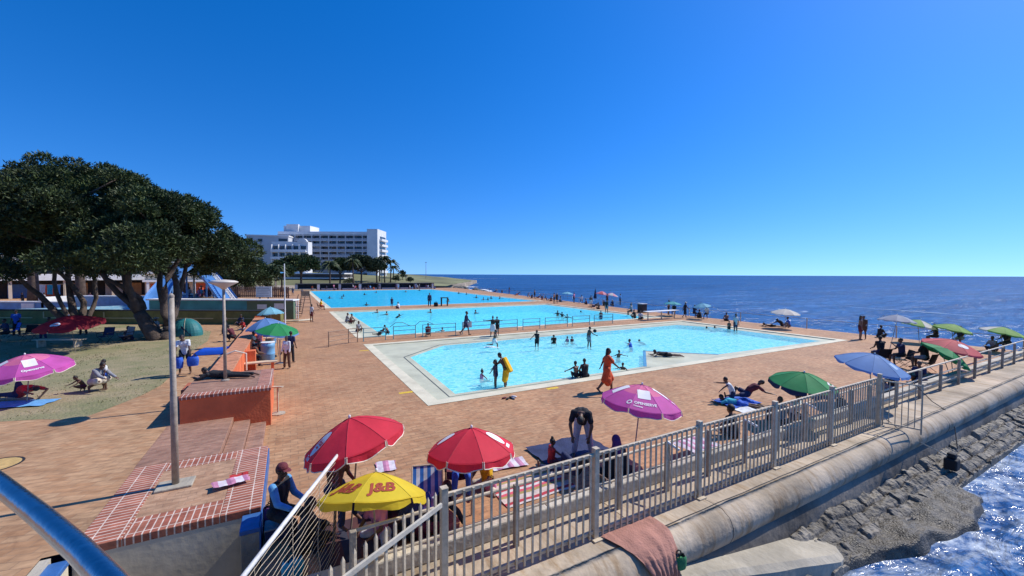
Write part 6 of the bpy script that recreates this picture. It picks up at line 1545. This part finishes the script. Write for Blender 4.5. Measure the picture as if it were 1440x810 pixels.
person('person in navy shirt sitting at the railing under the yellow parasol', W(-2.35, -6.95, 0), 60, 'sitg', 1.66, 'd', (('shirt', 'navy'), ('shorts', 'black')), vox=MD)
person('person in black reclining behind the fence post below the yellow parasol', W(-2.0, -6.9, 0), 120, 'sitback', 1.65, 'd', (('longshirt', 'black'), ('trousers', 'maroon')), 'braids', vox=MD, fem=True)
person('person in maroon sitting in the chair under the second red parasol', at(648, 690)+Vector((0, 0, .0)), 190, 'chair', 1.62, 'd', (('longshirt', 'maroon'), ('trousers', 'blue')), vox=MD)
person('person in yellow top sitting on the mat beside the second red parasol', at(686, 684), 140, 'cross', 1.55, 'd', (('shirt', 'yellow'), ('shorts', 'cream')), vox=MD, fem=True)
person('small child in red sitting on the dark groundsheet looking at the bending man', at(775, 652), -70, 'sitout', 1.12, 'd', (('vest', 'red'), ('shorts', 'maroon')), 'bun', vox=HI, aL=(20, 10, 30, 4), aR=(50, 20, 60, 10), fem=False)
person('man in black shirt and pale grey trousers bending right over', at(819, 643), 165, 'deepbend', 1.82, 'd', (('shirt', 'black'), ('trousers', 'lightgrey')), vox=HI, fat=1.08)
person('figure in a purple hood and dark robe sitting at the railing with back turned', W(2.35, -7.05, 0), 10, 'cross', 1.68, 'd', (('robe', 'black'),), 'hood', 'purple', vox=HI, fem=True, fat=1.1)
person('person in dark clothes lying on the groundsheet left of the purple hooded figure', W(1.35, -6.75, 0.03), 60, 'side', 1.66, 'd', (('shirt', 'black'), ('trousers', 'navy')), vox=MD)
# ---- by the fence on the right
person('child in white top kneeling and reaching out on the blue mat', at(1030, 566), 75, 'kneel', 1.25, 'd', (('vest', 'white'), ('shorts', 'navy')), vox=MD)
person('person in bright turquoise shirt lying on the blue mat', at(1040, 571), 60, 'prone', 1.45, 'd', (('shirt', 'turq'), ('shorts', 'blue')), vox=MD)
person('person in dark red top lying behind the turquoise shirted one', at(1050, 563), 80, 'side', 1.6, 'd', (('shirt', 'maroon'), ('shorts', 'navy')), vox=MD)
person('person in black sitting against the fence with only the hair showing above it', W(7.0, -6.9, 0), 30, 'sitg', 1.66, 'd', (('shirt', 'black'), ('shorts', 'black')), 'afro', vox=MD)
person('person in grey top sitting under the green parasol by the fence', W(9.2, -7.0, 0), 150, 'sitback', 1.62, 'd', (('shirt', 'grey'), ('shorts', 'black')), vox=MD)
person('person in white sitting beside the grey topped one under the green parasol', W(10.2, -6.9, 0), 200, 'cross', 1.6, 'm', (('shirt', 'white'), ('shorts', 'navy')), vox=MD, fem=True)
for (px, py, pose, yaw, w, lb) in ((1238, 513, 'chair', -10, (('vest', 'black'), ('shorts', 'navy')), 'left of three people seated behind the large blue parasol, in black'), (1268, 517, 'chair', 70, (('shirt', 'navy'), ('shorts', 'black')), 'middle of three people behind the large blue parasol, hand raised to mouth'), (1300, 522, 'chair', 20, (('shirt', 'black'), ('shorts', 'grey')), 'broad person in black, right of three behind the large blue parasol')):
    ov = dict(aL=(60, 20, 130, -10)) if px == 1268 else {}
    person(lb, at(px, py), yaw, pose, 1.72, 'd', w, vox=MD, group='people seated behind the large blue parasol', fat=1.15 if px == 1300 else 1.0, dz=.1, **ov)
    camp_chair({1238: 'dark camp chair under the left person behind the large blue parasol', 1268: 'dark camp chair under the person with raised hand', 1300: 'dark camp chair under the broad person in black'}[px], at(px, py)-Vector((0, 0, 0)), yaw, 'black', 'camp chairs behind the large blue parasol')
person('person in dark clothes sitting at the railing beside the tipped green parasol', W(17.3, -7.1, 0), 40, 'sitg', 1.7, 'd', (('shirt', 'black'), ('trousers', 'grey')), vox=LO)
person('person leaning at the railing below the coral parasol', W(20.4, -7.0, 0), 120, 'sitg', 1.7, 'd', (('shirt', 'navy'), ('shorts', 'black')), vox=LO)
person('person in dark top sitting under the leftmost green and white parasol', edge_pt(1316), 60, 'chair', 1.7, 'd', (('shirt', 'black'), ('shorts', 'black')), vox=LO, group='people under the sea edge parasols')
person('person in navy sitting under the middle green and white parasol', edge_pt(1350), 110, 'chair', 1.7, 'd', (('shirt', 'navy'), ('shorts', 'grey')), vox=LO, group='people under the sea edge parasols')
person('person in black sitting near the rightmost green and white parasol', edge_pt(1416), 90, 'chair', 1.7, 'd', (('shirt', 'black'), ('shorts', 'black')), vox=LO, group='people under the sea edge parasols')
person('person in grey under the rightmost green and white parasol', edge_pt(1398), 90, 'sitg', 1.7, 'd', (('shirt', 'grey'), ('shorts', 'navy')), vox=LO, group='people under the sea edge parasols')
# ---- paddling pool
person('woman in long orange dress striding along the edge of the paddling pool', at(853, 551), -95, 'walk', 1.72, 'd', (('longdress', 'orange'),), 'braids', vox=HI, fem=True, fat=1.12, aL=(-34, 18, -20, 12), aR=(40, 20, 50, 10))
person('child in pink sitting in the shallow water at the near edge', at(677, 541, NPZ), -60, 'sitout', 1.05, 'd', (('swimsuit', 'pink'),), 'bun', vox=.012, dz=.1, aR=(40, 50, 30, 40))
person('girl in dark swimsuit standing in the shallow water beside the woman in yellow', at(697, 549, NPZ+.12), 100, 'stand', 1.3, 'd', (('swimsuit', 'navy'),), 'braids', vox=.012, fem=False, aL=(10, 30, 15, 30), aR=(20, 30, 30, 20))
person('woman bending with a yellow towel over her back in the shallow water', at(712, 549, NPZ+.12), 70, 'lean', 1.62, 'd', (('swimsuit', 'brown'), ('cape', 'yellow'), ('wrap', 'yellow')), vox=.012, fem=True)
person('child in white trunks running and splashing across the paddling pool', at(695, 491, NPZ+.15), -120, 'run', 1.35, 'd', (('shorts', 'white'),), vox=MD)
person('girl in white two piece standing with arms stretched wide on the walkway', at(693, 474), 180, 'arms', 1.5, 'd', (('top', 'black'), ('skirt', 'white')), 'bun', vox=MD, fem=True)
person('child half hidden behind the girl with outstretched arms', at(699, 472), 170, 'stand', 1.42, 'd', (('shirt', 'black'), ('shorts', 'black')), vox=LO)
person('child in black wading left of the crouching child in the paddling pool', at(755, 493, NPZ), 150, 'stand', 1.35, 'd', (('vest', 'black'), ('shorts', 'black')), vox=MD, aR=(10, 40, 20, 40))
person('child crouching in the water left of the pink float pair', at(779, 488, NPZ), 170, 'squat', 1.35, 'd', (('shirt', 'black'),), vox=MD, dz=.05)
person('small child in pink sitting low in the water by the boy with ball', at(798, 486, NPZ), 140, 'sitout', 1.0, 'm', (('vest', 'pink'),), vox=MD, dz=.1)
person('small dark child beside the one in pink in the water', at(804, 486, NPZ), 200, 'sitout', 1.0, 'd', (('vest', 'maroon'),), vox=MD, dz=.1)
bo = person('boy in grey trunks standing in the pool holding a dark ball up', at(828, 492, NPZ+.1), -70, 'ball', 1.5, 'd', (('shorts', 'grey'),), vox=MD, aR=(20, 50, 60, 55))
mb = MB(); mb.ell((0, 0, 0), .12, .12, .12, 14, 9); p = at(836.5, 465.5, .95); o = mb.build('ball', cloth('black'), loc=(at(828, 492, NPZ+.1)+Vector((.38, -.05, 1.28))), smooth=True); tag(o, 'dark ball held up by the boy in the paddling pool', 'ball')
GP = 'swimmers in the paddling pool'
person('swimmer in blue with one arm stretched out left in the paddling pool', at(888, 488, -.1), 60, 'tread', 1.5, 'd', (('vest', 'blue'),), vox=LO, dz=-1.0, group=GP, aL=(30, 80, 40, 92))
person('swimmer farthest right of the blue one in the paddling pool', at(907, 479, -.1), 100, 'float', 1.5, 'd', (('shorts', 'black'),), vox=LO, dz=-.75, group=GP)
person('child swimming with outstretched arm just behind the woman in orange', at(869, 502, -.1), 200, 'tread', 1.2, 'd', (('shorts', 'navy'),), vox=LO, dz=-.78, group=GP, aR=(20, 70, 30, 85))
person('child with only head showing at the wedge right of the woman in orange', at(877, 519, -.1), 140, 'tread', 1.2, 'd', (('shorts', 'red'),), vox=LO, dz=-.86, group=GP)
person('adult in black sitting on the near pool edge, right of the child', at(823, 531, -.04), 10, 'sitg', 1.6, 'd', (('swimsuit', 'black'), ('shorts', 'black')), vox=.012, fem=True)
person('child in dark trunks sitting on the near pool edge with arms out', at(811, 530, -.04), 30, 'sitg', 1.3, 'd', (('shorts', 'black'),), vox=.012, aL=(30, 60, 40, 70))
person('person in dark swimwear lying flat on the dry wedge in the paddling pool', at(937, 501, -.07), 82, 'prone', 1.62, 'd', (('swimsuit', 'black'), ('shorts', 'black')), vox=MD)
person('man in pale shirt and dark shorts standing in the far corner of the paddling pool', at(1034, 470, NPZ), 190, 'stand', 1.72, 'd', (('shirt', 'lightgrey'), ('shorts', 'navy')), vox=LO)
person('child in the water at the side of the man in the pale shirt', at(1025, 469, NPZ), 160, 'stand', 1.1, 'd', (('shorts', 'black'),), vox=LO)
person('left of two children floating near the far corner of the paddling pool', at(1001, 462, -.1), 70, 'float', 1.4, 'd', (('shorts', 'black'),), vox=LO, dz=-.62, group=GP)
person('right of two children floating near the far corner of the paddling pool', at(1010, 461, -.1), 110, 'float', 1.4, 'd', (('shorts', 'navy'),), vox=LO, dz=-.6, group=GP)
# ---- walkway and middle pool
person('tall man in dark clothes walking along the teal railing', at(655, 471), -80, 'stride', 1.82, 'd', (('longshirt', 'navy'), ('shorts', 'navy')), vox=MD)
person('woman in pink and black sitting at the teal railing', at(602, 473), 10, 'sitg', 1.55, 'd', (('vest', 'maroon'), ('shorts', 'black')), vox=MD, fem=True, dz=.15)
person('child crouching behind the teal railing at left', at(546, 472, -.05), 80, 'squat', 1.3, 'd', (('shorts', 'black'),), vox=LO)
person('child lying at the poolside left of the crouching one behind the railing', at(534, 473, -.05), 60, 'side', 1.3, 'd', (('vest', 'black'), ('shorts', 'black')), vox=LO)
person('child head above water right of the woman at the teal railing', at(623, 468, -.1), 40, 'tread', 1.3, 'd', (('shorts', 'black'),), vox=LO, dz=-.85)
person('person sitting at the left corner of the middle pool above the railing', at(503, 466), -120, 'sitg', 1.6, 'd', (('vest', 'grey'), ('shorts', 'navy')), vox=LO)
person('person in grey sitting on the coping, left of the seated pair', at(487, 453), -60, 'sitg', 1.65, 'm', (('shirt', 'grey'), ('shorts', 'grey')), vox=LO)
person('bare chested person sitting on the coping, right of the seated pair', at(493, 454), -100, 'sitg', 1.65, 'd', (('shorts', 'maroon'),), vox=LO)
GM = 'swimmers in the middle pool'
for (px, py, yaw, lb, dz, pose) in ((532, 440, 90, 'leftmost swimmer in the middle pool with head above water', -1.28, 'tread'), (556, 447, -70, 'swimmer doing the crawl in the left part of the middle pool', -.8, 'crawl'), (607, 440, 100, 'swimmer near the far edge of the middle pool below the standing man', -1.25, 'tread'), (667, 441, -90, 'swimmer at the middle of the middle pool right of the walking man', -1.27, 'tread'), (784, 444, 180, 'larger dark swimmer of three together in the middle pool', -1.1, 'tread'), (791, 445, 150, 'middle swimmer of three together in the middle pool', -1.2, 'tread'), (797, 447, 190, 'right swimmer of three together in the middle pool', -1.3, 'tread'), (822, 439, 100, 'swimmer nearest the sea side of the middle pool', -1.1, 'float'), (545, 443, 60, 'faint swimmer low in the water of the middle pool', -1.3, 'tread')):
    person(lb, at(px, py, -.1), yaw, pose, 1.65, 'd', (('shorts', 'black'),), vox=LO, dz=dz+.06 if pose != 'float' else -.72, group=GM)
person('child standing in the corner of the middle pool by the railing end', at(845, 449, -.1), 0, 'stand', 1.4, 'd', (('shorts', 'navy'),), vox=LO, dz=-.5)
person('person in black standing at the sea side corner of the middle pool', at(853, 441), 150, 'stand', 1.6, 'd', (('vest', 'black'), ('shorts', 'grey')), vox=LO)
# ---- far pool and left deck
person('man in dark wetsuit standing on the strip before the far pool', at(604, 431), 200, 'stand', 1.9, 'd', (('longshirt', 'navy'), ('trousers', 'navy')), vox=LO)
person('boy standing left of the lying person on the strip before the far pool', at(551, 432.5), -140, 'stand', 1.4, 'd', (('shirt', 'navy'), ('shorts', 'navy')), vox=LO)
person('person in white sitting on the strip before the far pool', at(561, 434), 70, 'sitg', 1.7, 'd', (('shirt', 'white'), ('trousers', 'maroon')), vox=LO)
GFP = 'swimmers in the far pool'
for (px, py) in ((463, 420), (482, 420), (484, 417), (515, 430), (571, 411), (645, 413), (655, 414.5), (670, 419), (681, 422), (687, 422), (691, 420), (530, 412), (590, 409), (632, 424), (702, 420), (512, 415)):
    person('dark head and shoulders of a swimmer far out in the far pool', at(px, py, -.08), px*7 % 360, 'tread', 1.7, 'd', (), vox=FAR, dz=-1.22, group=GFP)
person('woman in white top and dark shorts standing on the left deck', at(438, 453), -30, 'stand', 1.68, 'd', (('shirt', 'white'), ('shorts', 'maroon')), vox=MD, fem=True)
person('lifeguard in yellow shirt and red shorts on a chair at the far pool corner', at(451, 436), -70, 'chair', 1.72, 'd', (('longshirt', 'yellow'), ('shorts', 'red')), vox=LO)
camp_chair('dark chair under the lifeguard in yellow', at(450.5, 436), -70, 'black')
person('person in white shirt and brown trousers standing by the blue barrels', at(404, 518), 170, 'stand', 1.55, 'd', (('longshirt', 'white'), ('trousers', 'brown')), vox=.012, fem=True)
person('person in navy standing just behind the one in the white shirt', at(409, 510), -10, 'stand', 1.6, 'd', (('shirt', 'navy'), ('trousers', 'black')), vox=MD)
person('woman in plaid shirt sitting on the bench behind the orange wall', at(355, 500)+Vector((0, 0, .06)), -70, 'chair', 1.62, 'd', (('shirt', 'white'), ('trousers', 'navy')), vox=MD, fem=True, hat=('navy', 'cap'))
person('person in pink and white top on the bench behind the orange wall', at(366, 497)+Vector((0, 0, .06)), 120, 'chair', 1.6, 'm', (('shirt', 'pink'), ('shorts', 'white')), vox=MD, fem=True)
person('person in dark grey sitting forward on the bench end by the barrels', at(352, 517)+Vector((0, 0, .04)), -60, 'chair', 1.6, 'd', (('longshirt', 'brown'), ('trousers', 'black')), vox=MD, t=(40, 0), h=(50, 0))
person('person lying across the brick top of the orange block', at(318, 531, 1.18), 100, 'prone', 1.6, 'd', (('longshirt', 'black'), ('trousers', 'black')), vox=MD)
person('dark clothed person standing behind the lamp post on the terrace', at(316, 489, .4), -60, 'stand', 1.7, 'd', (('longshirt', 'black'), ('trousers', 'black')), vox=MD)
person('person in white and black crouching beside the orange wall top', at(328, 480, .4), 80, 'squat', 1.65, 'd', (('shirt', 'maroon'), ('trousers', 'black')), vox=MD)
person('person in dark clothes sitting at the foot of the straight slide', at(341, 457, .4), 170, 'sitg', 1.7, 'd', (('shirt', 'navy'), ('trousers', 'navy')), vox=LO)
person('person in red and white sitting below the one at the slide foot', at(343, 464, .4), 150, 'cross', 1.6, 'd', (('shirt', 'red'), ('shorts', 'white')), vox=LO, fem=True)
# ---- lawn
person('man in white shirt bending with blue bundles beside the bare pole', at(261, 526, .4), -150, 'lean', 1.75, 'd', (('shirt', 'white'), ('shorts', 'black')), vox=.012, aL=(18, 8, 10, 4), aR=(26, 8, 20, 4))
q = at(261, 526, .4)
bag('right hand blue bundle carried by the man in the white shirt', q+Vector((.52, -.25, .42)), 'blue', .26, 30); bag('left hand blue bundle carried by the man in the white shirt', q+Vector((.02, -.42, .36)), 'blue', .3, -20)
person('woman in grey bending over with a child on the lawn', at(134, 549, .4), -100, 'squat', 1.68, 'd', (('longshirt', 'grey'), ('skirt', 'cream')), vox=.012, fem=True, fat=1.1)
person('child in white and blue held by the bending woman on the lawn', at(148, 548, .4), 150, 'stand', 1.1, 'd', (('shirt', 'white'), ('shorts', 'blue')), vox=.012)
person('small dark child crouching at the feet of the bending woman', at(118, 550, .4), 160, 'squat', .95, 'd', (('shorts', 'maroon'),), vox=.012)
person('person in navy and red lying on the light blue towel on the lawn', at(28, 563, .42), 82, 'back', 1.68, 'd', (('shirt', 'red'), ('trousers', 'navy')), vox=.012)
person('woman in white and pink with hat sitting right of the big tree trunk', at(222, 474, .4), 150, 'chair', 1.62, 'm', (('shirt', 'white'), ('skirt', 'pink')), vox=MD, fem=True, hat=('cream', 'sunhat'))
person('person in peach shirt sitting beside the woman with the hat', at(235, 474, .4), 130, 'chair', 1.66, 'd', (('shirt', 'peach'), ('trousers', 'grey')), vox=MD)
person('person in navy sitting against the big tree trunk', at(184, 478, .4), 170, 'sitg', 1.7, 'd', (('shirt', 'navy'), ('trousers', 'navy')), vox=MD)
person('person in pink print sitting below the dark red parasol', at(124, 470, .4), 190, 'chair', 1.62, 'd', (('shirt', 'pink'), ('trousers', 'black')), vox=MD, fem=True)
person('dark figure sitting in shade left of the dark red parasol', at(72, 476, .4), 170, 'chair', 1.7, 'd', (('shirt', 'black'), ('trousers', 'navy')), vox=MD)
person('person in blue sitting in the shade at the far left edge', at(10, 480, .4), 160, 'chair', 1.7, 'd', (('shirt', 'navy'), ('shorts', 'black')), vox=MD)
person('person in black standing in the shade below the leaning trunks', at(24, 472, .4), -160, 'stand', 1.7, 'd', (('shirt', 'blue'), ('trousers', 'black')), vox=MD)
t = thing('bench', 'long pale slatted bench lying in deep shade below the dark red parasol', 'bench', at(84, 488, .4), .05)
for y in (-.18, 0, .18):
    mb = MB(); mb.box(-1.3, 1.3, y-.06, y+.06, .42, .46); mb.build('slat', M_GALV, t)
for x in (-1.0, 1.0):
    mb = MB(); mb.box(x-.04, x+.04, -.22, .22, 0, .42); mb.build('leg', M_GALV, t)
# ---- small figures beyond the wall at left
rg = random.Random(17)
CL = ['white', 'navy', 'black', 'maroon', 'pink', 'grey', 'blue', 'orange', 'skyblue', 'purple']
for i in range(16):
    px = rg.uniform(246, 312); Y = rg.uniform(49, 54); b0 = ray_y(px, 420, Y); b0.z = .4+.9
    c_ = CL[i % 10]
    person('small distant figure in the crowd on the terrace behind the teal tank wall', b0, rg.uniform(0, 360), rg.choice(['stand', 'stand', 'chair', 'walk']), rg.uniform(1.5, 1.75), 'd', (('shirt', c_), ('shorts', rg.choice(CL))), vox=FAR, group='crowd behind the tank wall')
mb = MB(); mb.box(-37, -33, 48, 53, .39, 1.3); struct(mb.build('upper_terrace', M_TERR))
for (px, py, c_, lb, ps) in ((56, 424, 'white', 'person in white sitting before the pavilion between palm trunks', 'chair'), (62, 422, 'grey', 'person in grey standing before the pavilion left of the hanging blue cloths', 'stand'), (126, 416, 'purple', 'person in purple standing by the orange doors of the pavilion', 'stand'), (100, 422, 'red', 'small child in red near the leaning tree trunks', 'sitg'), (170, 424, 'skyblue', 'person in light blue standing right of the orange doors', 'stand'), (32, 424, 'black', 'person in black in the dark doorway of the pavilion', 'stand')):
    b0 = ray_y(px, py, 52); b0.z = .4; person(lb, b0, px*5, ps, 1.7, 'd', (('shirt', c_), ('shorts', 'black')), vox=LO)
# ---- people along the sea edge
GE = 'people along the sea edge'
person('woman with sunhat in dark dress walking along the sea edge', at(963, 447), -80, 'walk', 1.7, 'd', (('dress', 'black'),), hat=('cream', 'sunhat'), vox=LO, fem=True)
person('left one of two people standing close together at the right end of the deck', at(1209, 478), -140, 'stand', 1.72, 'm', (('shorts', 'maroon'),), 'long', vox=LO)
person('right one of two people standing close together at the right end of the deck', at(1214, 477), 120, 'stand', 1.68, 'd', (('shirt', 'brown'), ('shorts', 'brown')), vox=LO)
person('person in dark clothes sitting right of the standing pair at the sea edge', at(1236, 474), -90, 'sitg', 1.7, 'd', (('shirt', 'black'), ('trousers', 'black')), vox=LO)
person('person lying face down on the sea edge below the white parasol', at(1085, 459.5), 88, 'prone', 1.7, 'd', (('shorts', 'black'),), vox=LO)
person('person in blue sitting under the white parasol', at(1110, 459.5), 60, 'sitg', 1.7, 'd', (('shirt', 'blue'), ('shorts', 'navy')), vox=LO)
person('person in black lying beside the one in blue under the white parasol', at(1100, 461), -80, 'side', 1.7, 'd', (('shirt', 'black'), ('shorts', 'navy')), vox=LO)
person('bare shouldered person sitting at the edge left of the white parasol', at(1022, 451.5), -10, 'sitg', 1.65, 'm', (('shorts', 'black'),), vox=LO)
for (px, py, ps, c_, lb) in ((940, 443, 'stand', 'peach', 'person in peach standing under the teal parasol'), (948, 444, 'chair', 'black', 'person in black sitting right of the teal parasol'), (976, 447, 'chair', 'navy', 'left person in navy under the light blue parasol'), (985, 447, 'sitg', 'black', 'middle person in black under the light blue parasol'), (994, 448, 'chair', 'white', 'right person in white under the light blue parasol'),
                              (893, 447, 'sitg', 'black', 'person in black sitting left of the white table'), (888, 444, 'chair', 'grey', 'person in grey sitting near the litter bin'), (900, 449, 'sitg', 'white', 'person in white sitting low by the white table'),
                              (779, 427, 'stand', 'peach', 'left of the couple standing at the far corner of the middle pool'), (783, 427, 'stand', 'brown', 'right of the couple standing at the far corner of the middle pool'), (807, 426, 'stand', 'pink', 'person in pink standing on the sea edge beyond the middle pool'),
                              (818, 427, 'chair', 'white', 'person in white sitting left of the folded navy parasol'), (825, 428, 'sitg', 'maroon', 'person in maroon sitting left of the folded navy parasol'), (854, 429, 'stand', 'maroon', 'person in maroon standing under the pink parasols'), (849, 430, 'sitg', 'black', 'person in black sitting under the pink parasols'), (862, 430, 'sitg', 'navy', 'person in navy sitting right under the pink parasols'), (872, 429, 'stand', 'skyblue', 'thin person in light blue at the edge right of the pink parasols'), (789, 424, 'sitg', 'white', 'person in white sitting right of the standing couple')):
    person(lb, at(px, py), px*11 % 360, ps, 1.7, 'd', (('shirt', c_), ('shorts', 'black')), vox=LO if px > 880 else FAR, group=GE)
for i, px in enumerate((742, 748, 752, 757, 762, 769, 716, 728, 706, 697, 831, 836, 842, 775)):
    py = 418+(px-742)*.165 if px > 700 else 410.5
    person('tiny sunbather sitting on the deck edge beyond the pools', at(px, py), px*13 % 360, ('sitg', 'sitback', 'stand', 'side')[i % 4], 1.7, 'dm'[i % 3 == 0], (('shorts', CL[i % 10]),), vox=FAR, group='tiny sunbathers on the sea edge')
for i in range(26):
    u = rg.uniform(1, 38); p = W(u, rg.uniform(112.2, 113.6))
    person('tiny figure sitting or standing at the dark shelters behind the far pool', p, rg.uniform(0, 360), rg.choice(['chair', 'chair', 'stand', 'sitg']), 1.7, 'd', (('shirt', rg.choice(CL+['white', 'white'])), ), vox=.04, group='people at the shelters')
for px, py in ((425, 419), (405, 414), (412, 416), (571, 392)):
    person({425: 'distant person walking beyond the lifeguard chair', 405: 'distant person by the slender white pole', 412: 'distant person in front of the round tree on the deck', 571: 'lone person on the headland lawn'}[px], at(px, py) if px != 571 else ray_y(571, 393, 170), 40, 'walk', 1.7, 'd', (('shirt', 'navy'), ('shorts', 'grey')), vox=FAR)
flush()
# a few bright things in front of the pavilion, and the splash of the running child
t = thing('counter', 'navy cloth covered counter with white end before the orange doors', 'counter', (ray_y(137, 420, 50).x, 50, .4), .3)
mb = MB(); mb.box(-1.6, 1.6, -.5, .5, 0, 1.5); mb.build('cloth', cloth('navy'), t, bevel=.04); mb = MB(); mb.box(1.603, 2.3, -.5, .5, 0, 1.45); mb.build('white_end', M_WHITE, t, bevel=.02)
t = thing('clothes_line', 'bright blue and white cloths hanging before the pavilion between the palm trunks', 'washing', (ray_y(68, 415, 54).x, 54, .4))
mb = MB()
for x in (-2.2, 2.2): mb.tube([(x, 0, 0), (x, 0, 2.9)], .05, 6)
mb.tube([(-2.2, 0, 2.8), (0, 0, 2.7), (2.2, 0, 2.8)], .02, 5); mb.build('line', M_GALV, t)
for i, (x, c_) in enumerate(((-1.2, 'white'), (-.2, 'turq'), (.8, 'skyblue'))):
    mb = MB(); mb.grid(lambda a, b_, x=x: (x+a*.85, .06*math.sin(a*9+b_*3), 2.72-b_*1.3), 8, 6); mb.build('hanging_cloth', cloth(c_), t)
o = strip('splash', [(680, 488.5), (690, 488.2), (702, 488.6)], .22, pm('splash_foam', (.75, .82, .85), .8, .2, 3, .3, 8), -.093, 1.0)
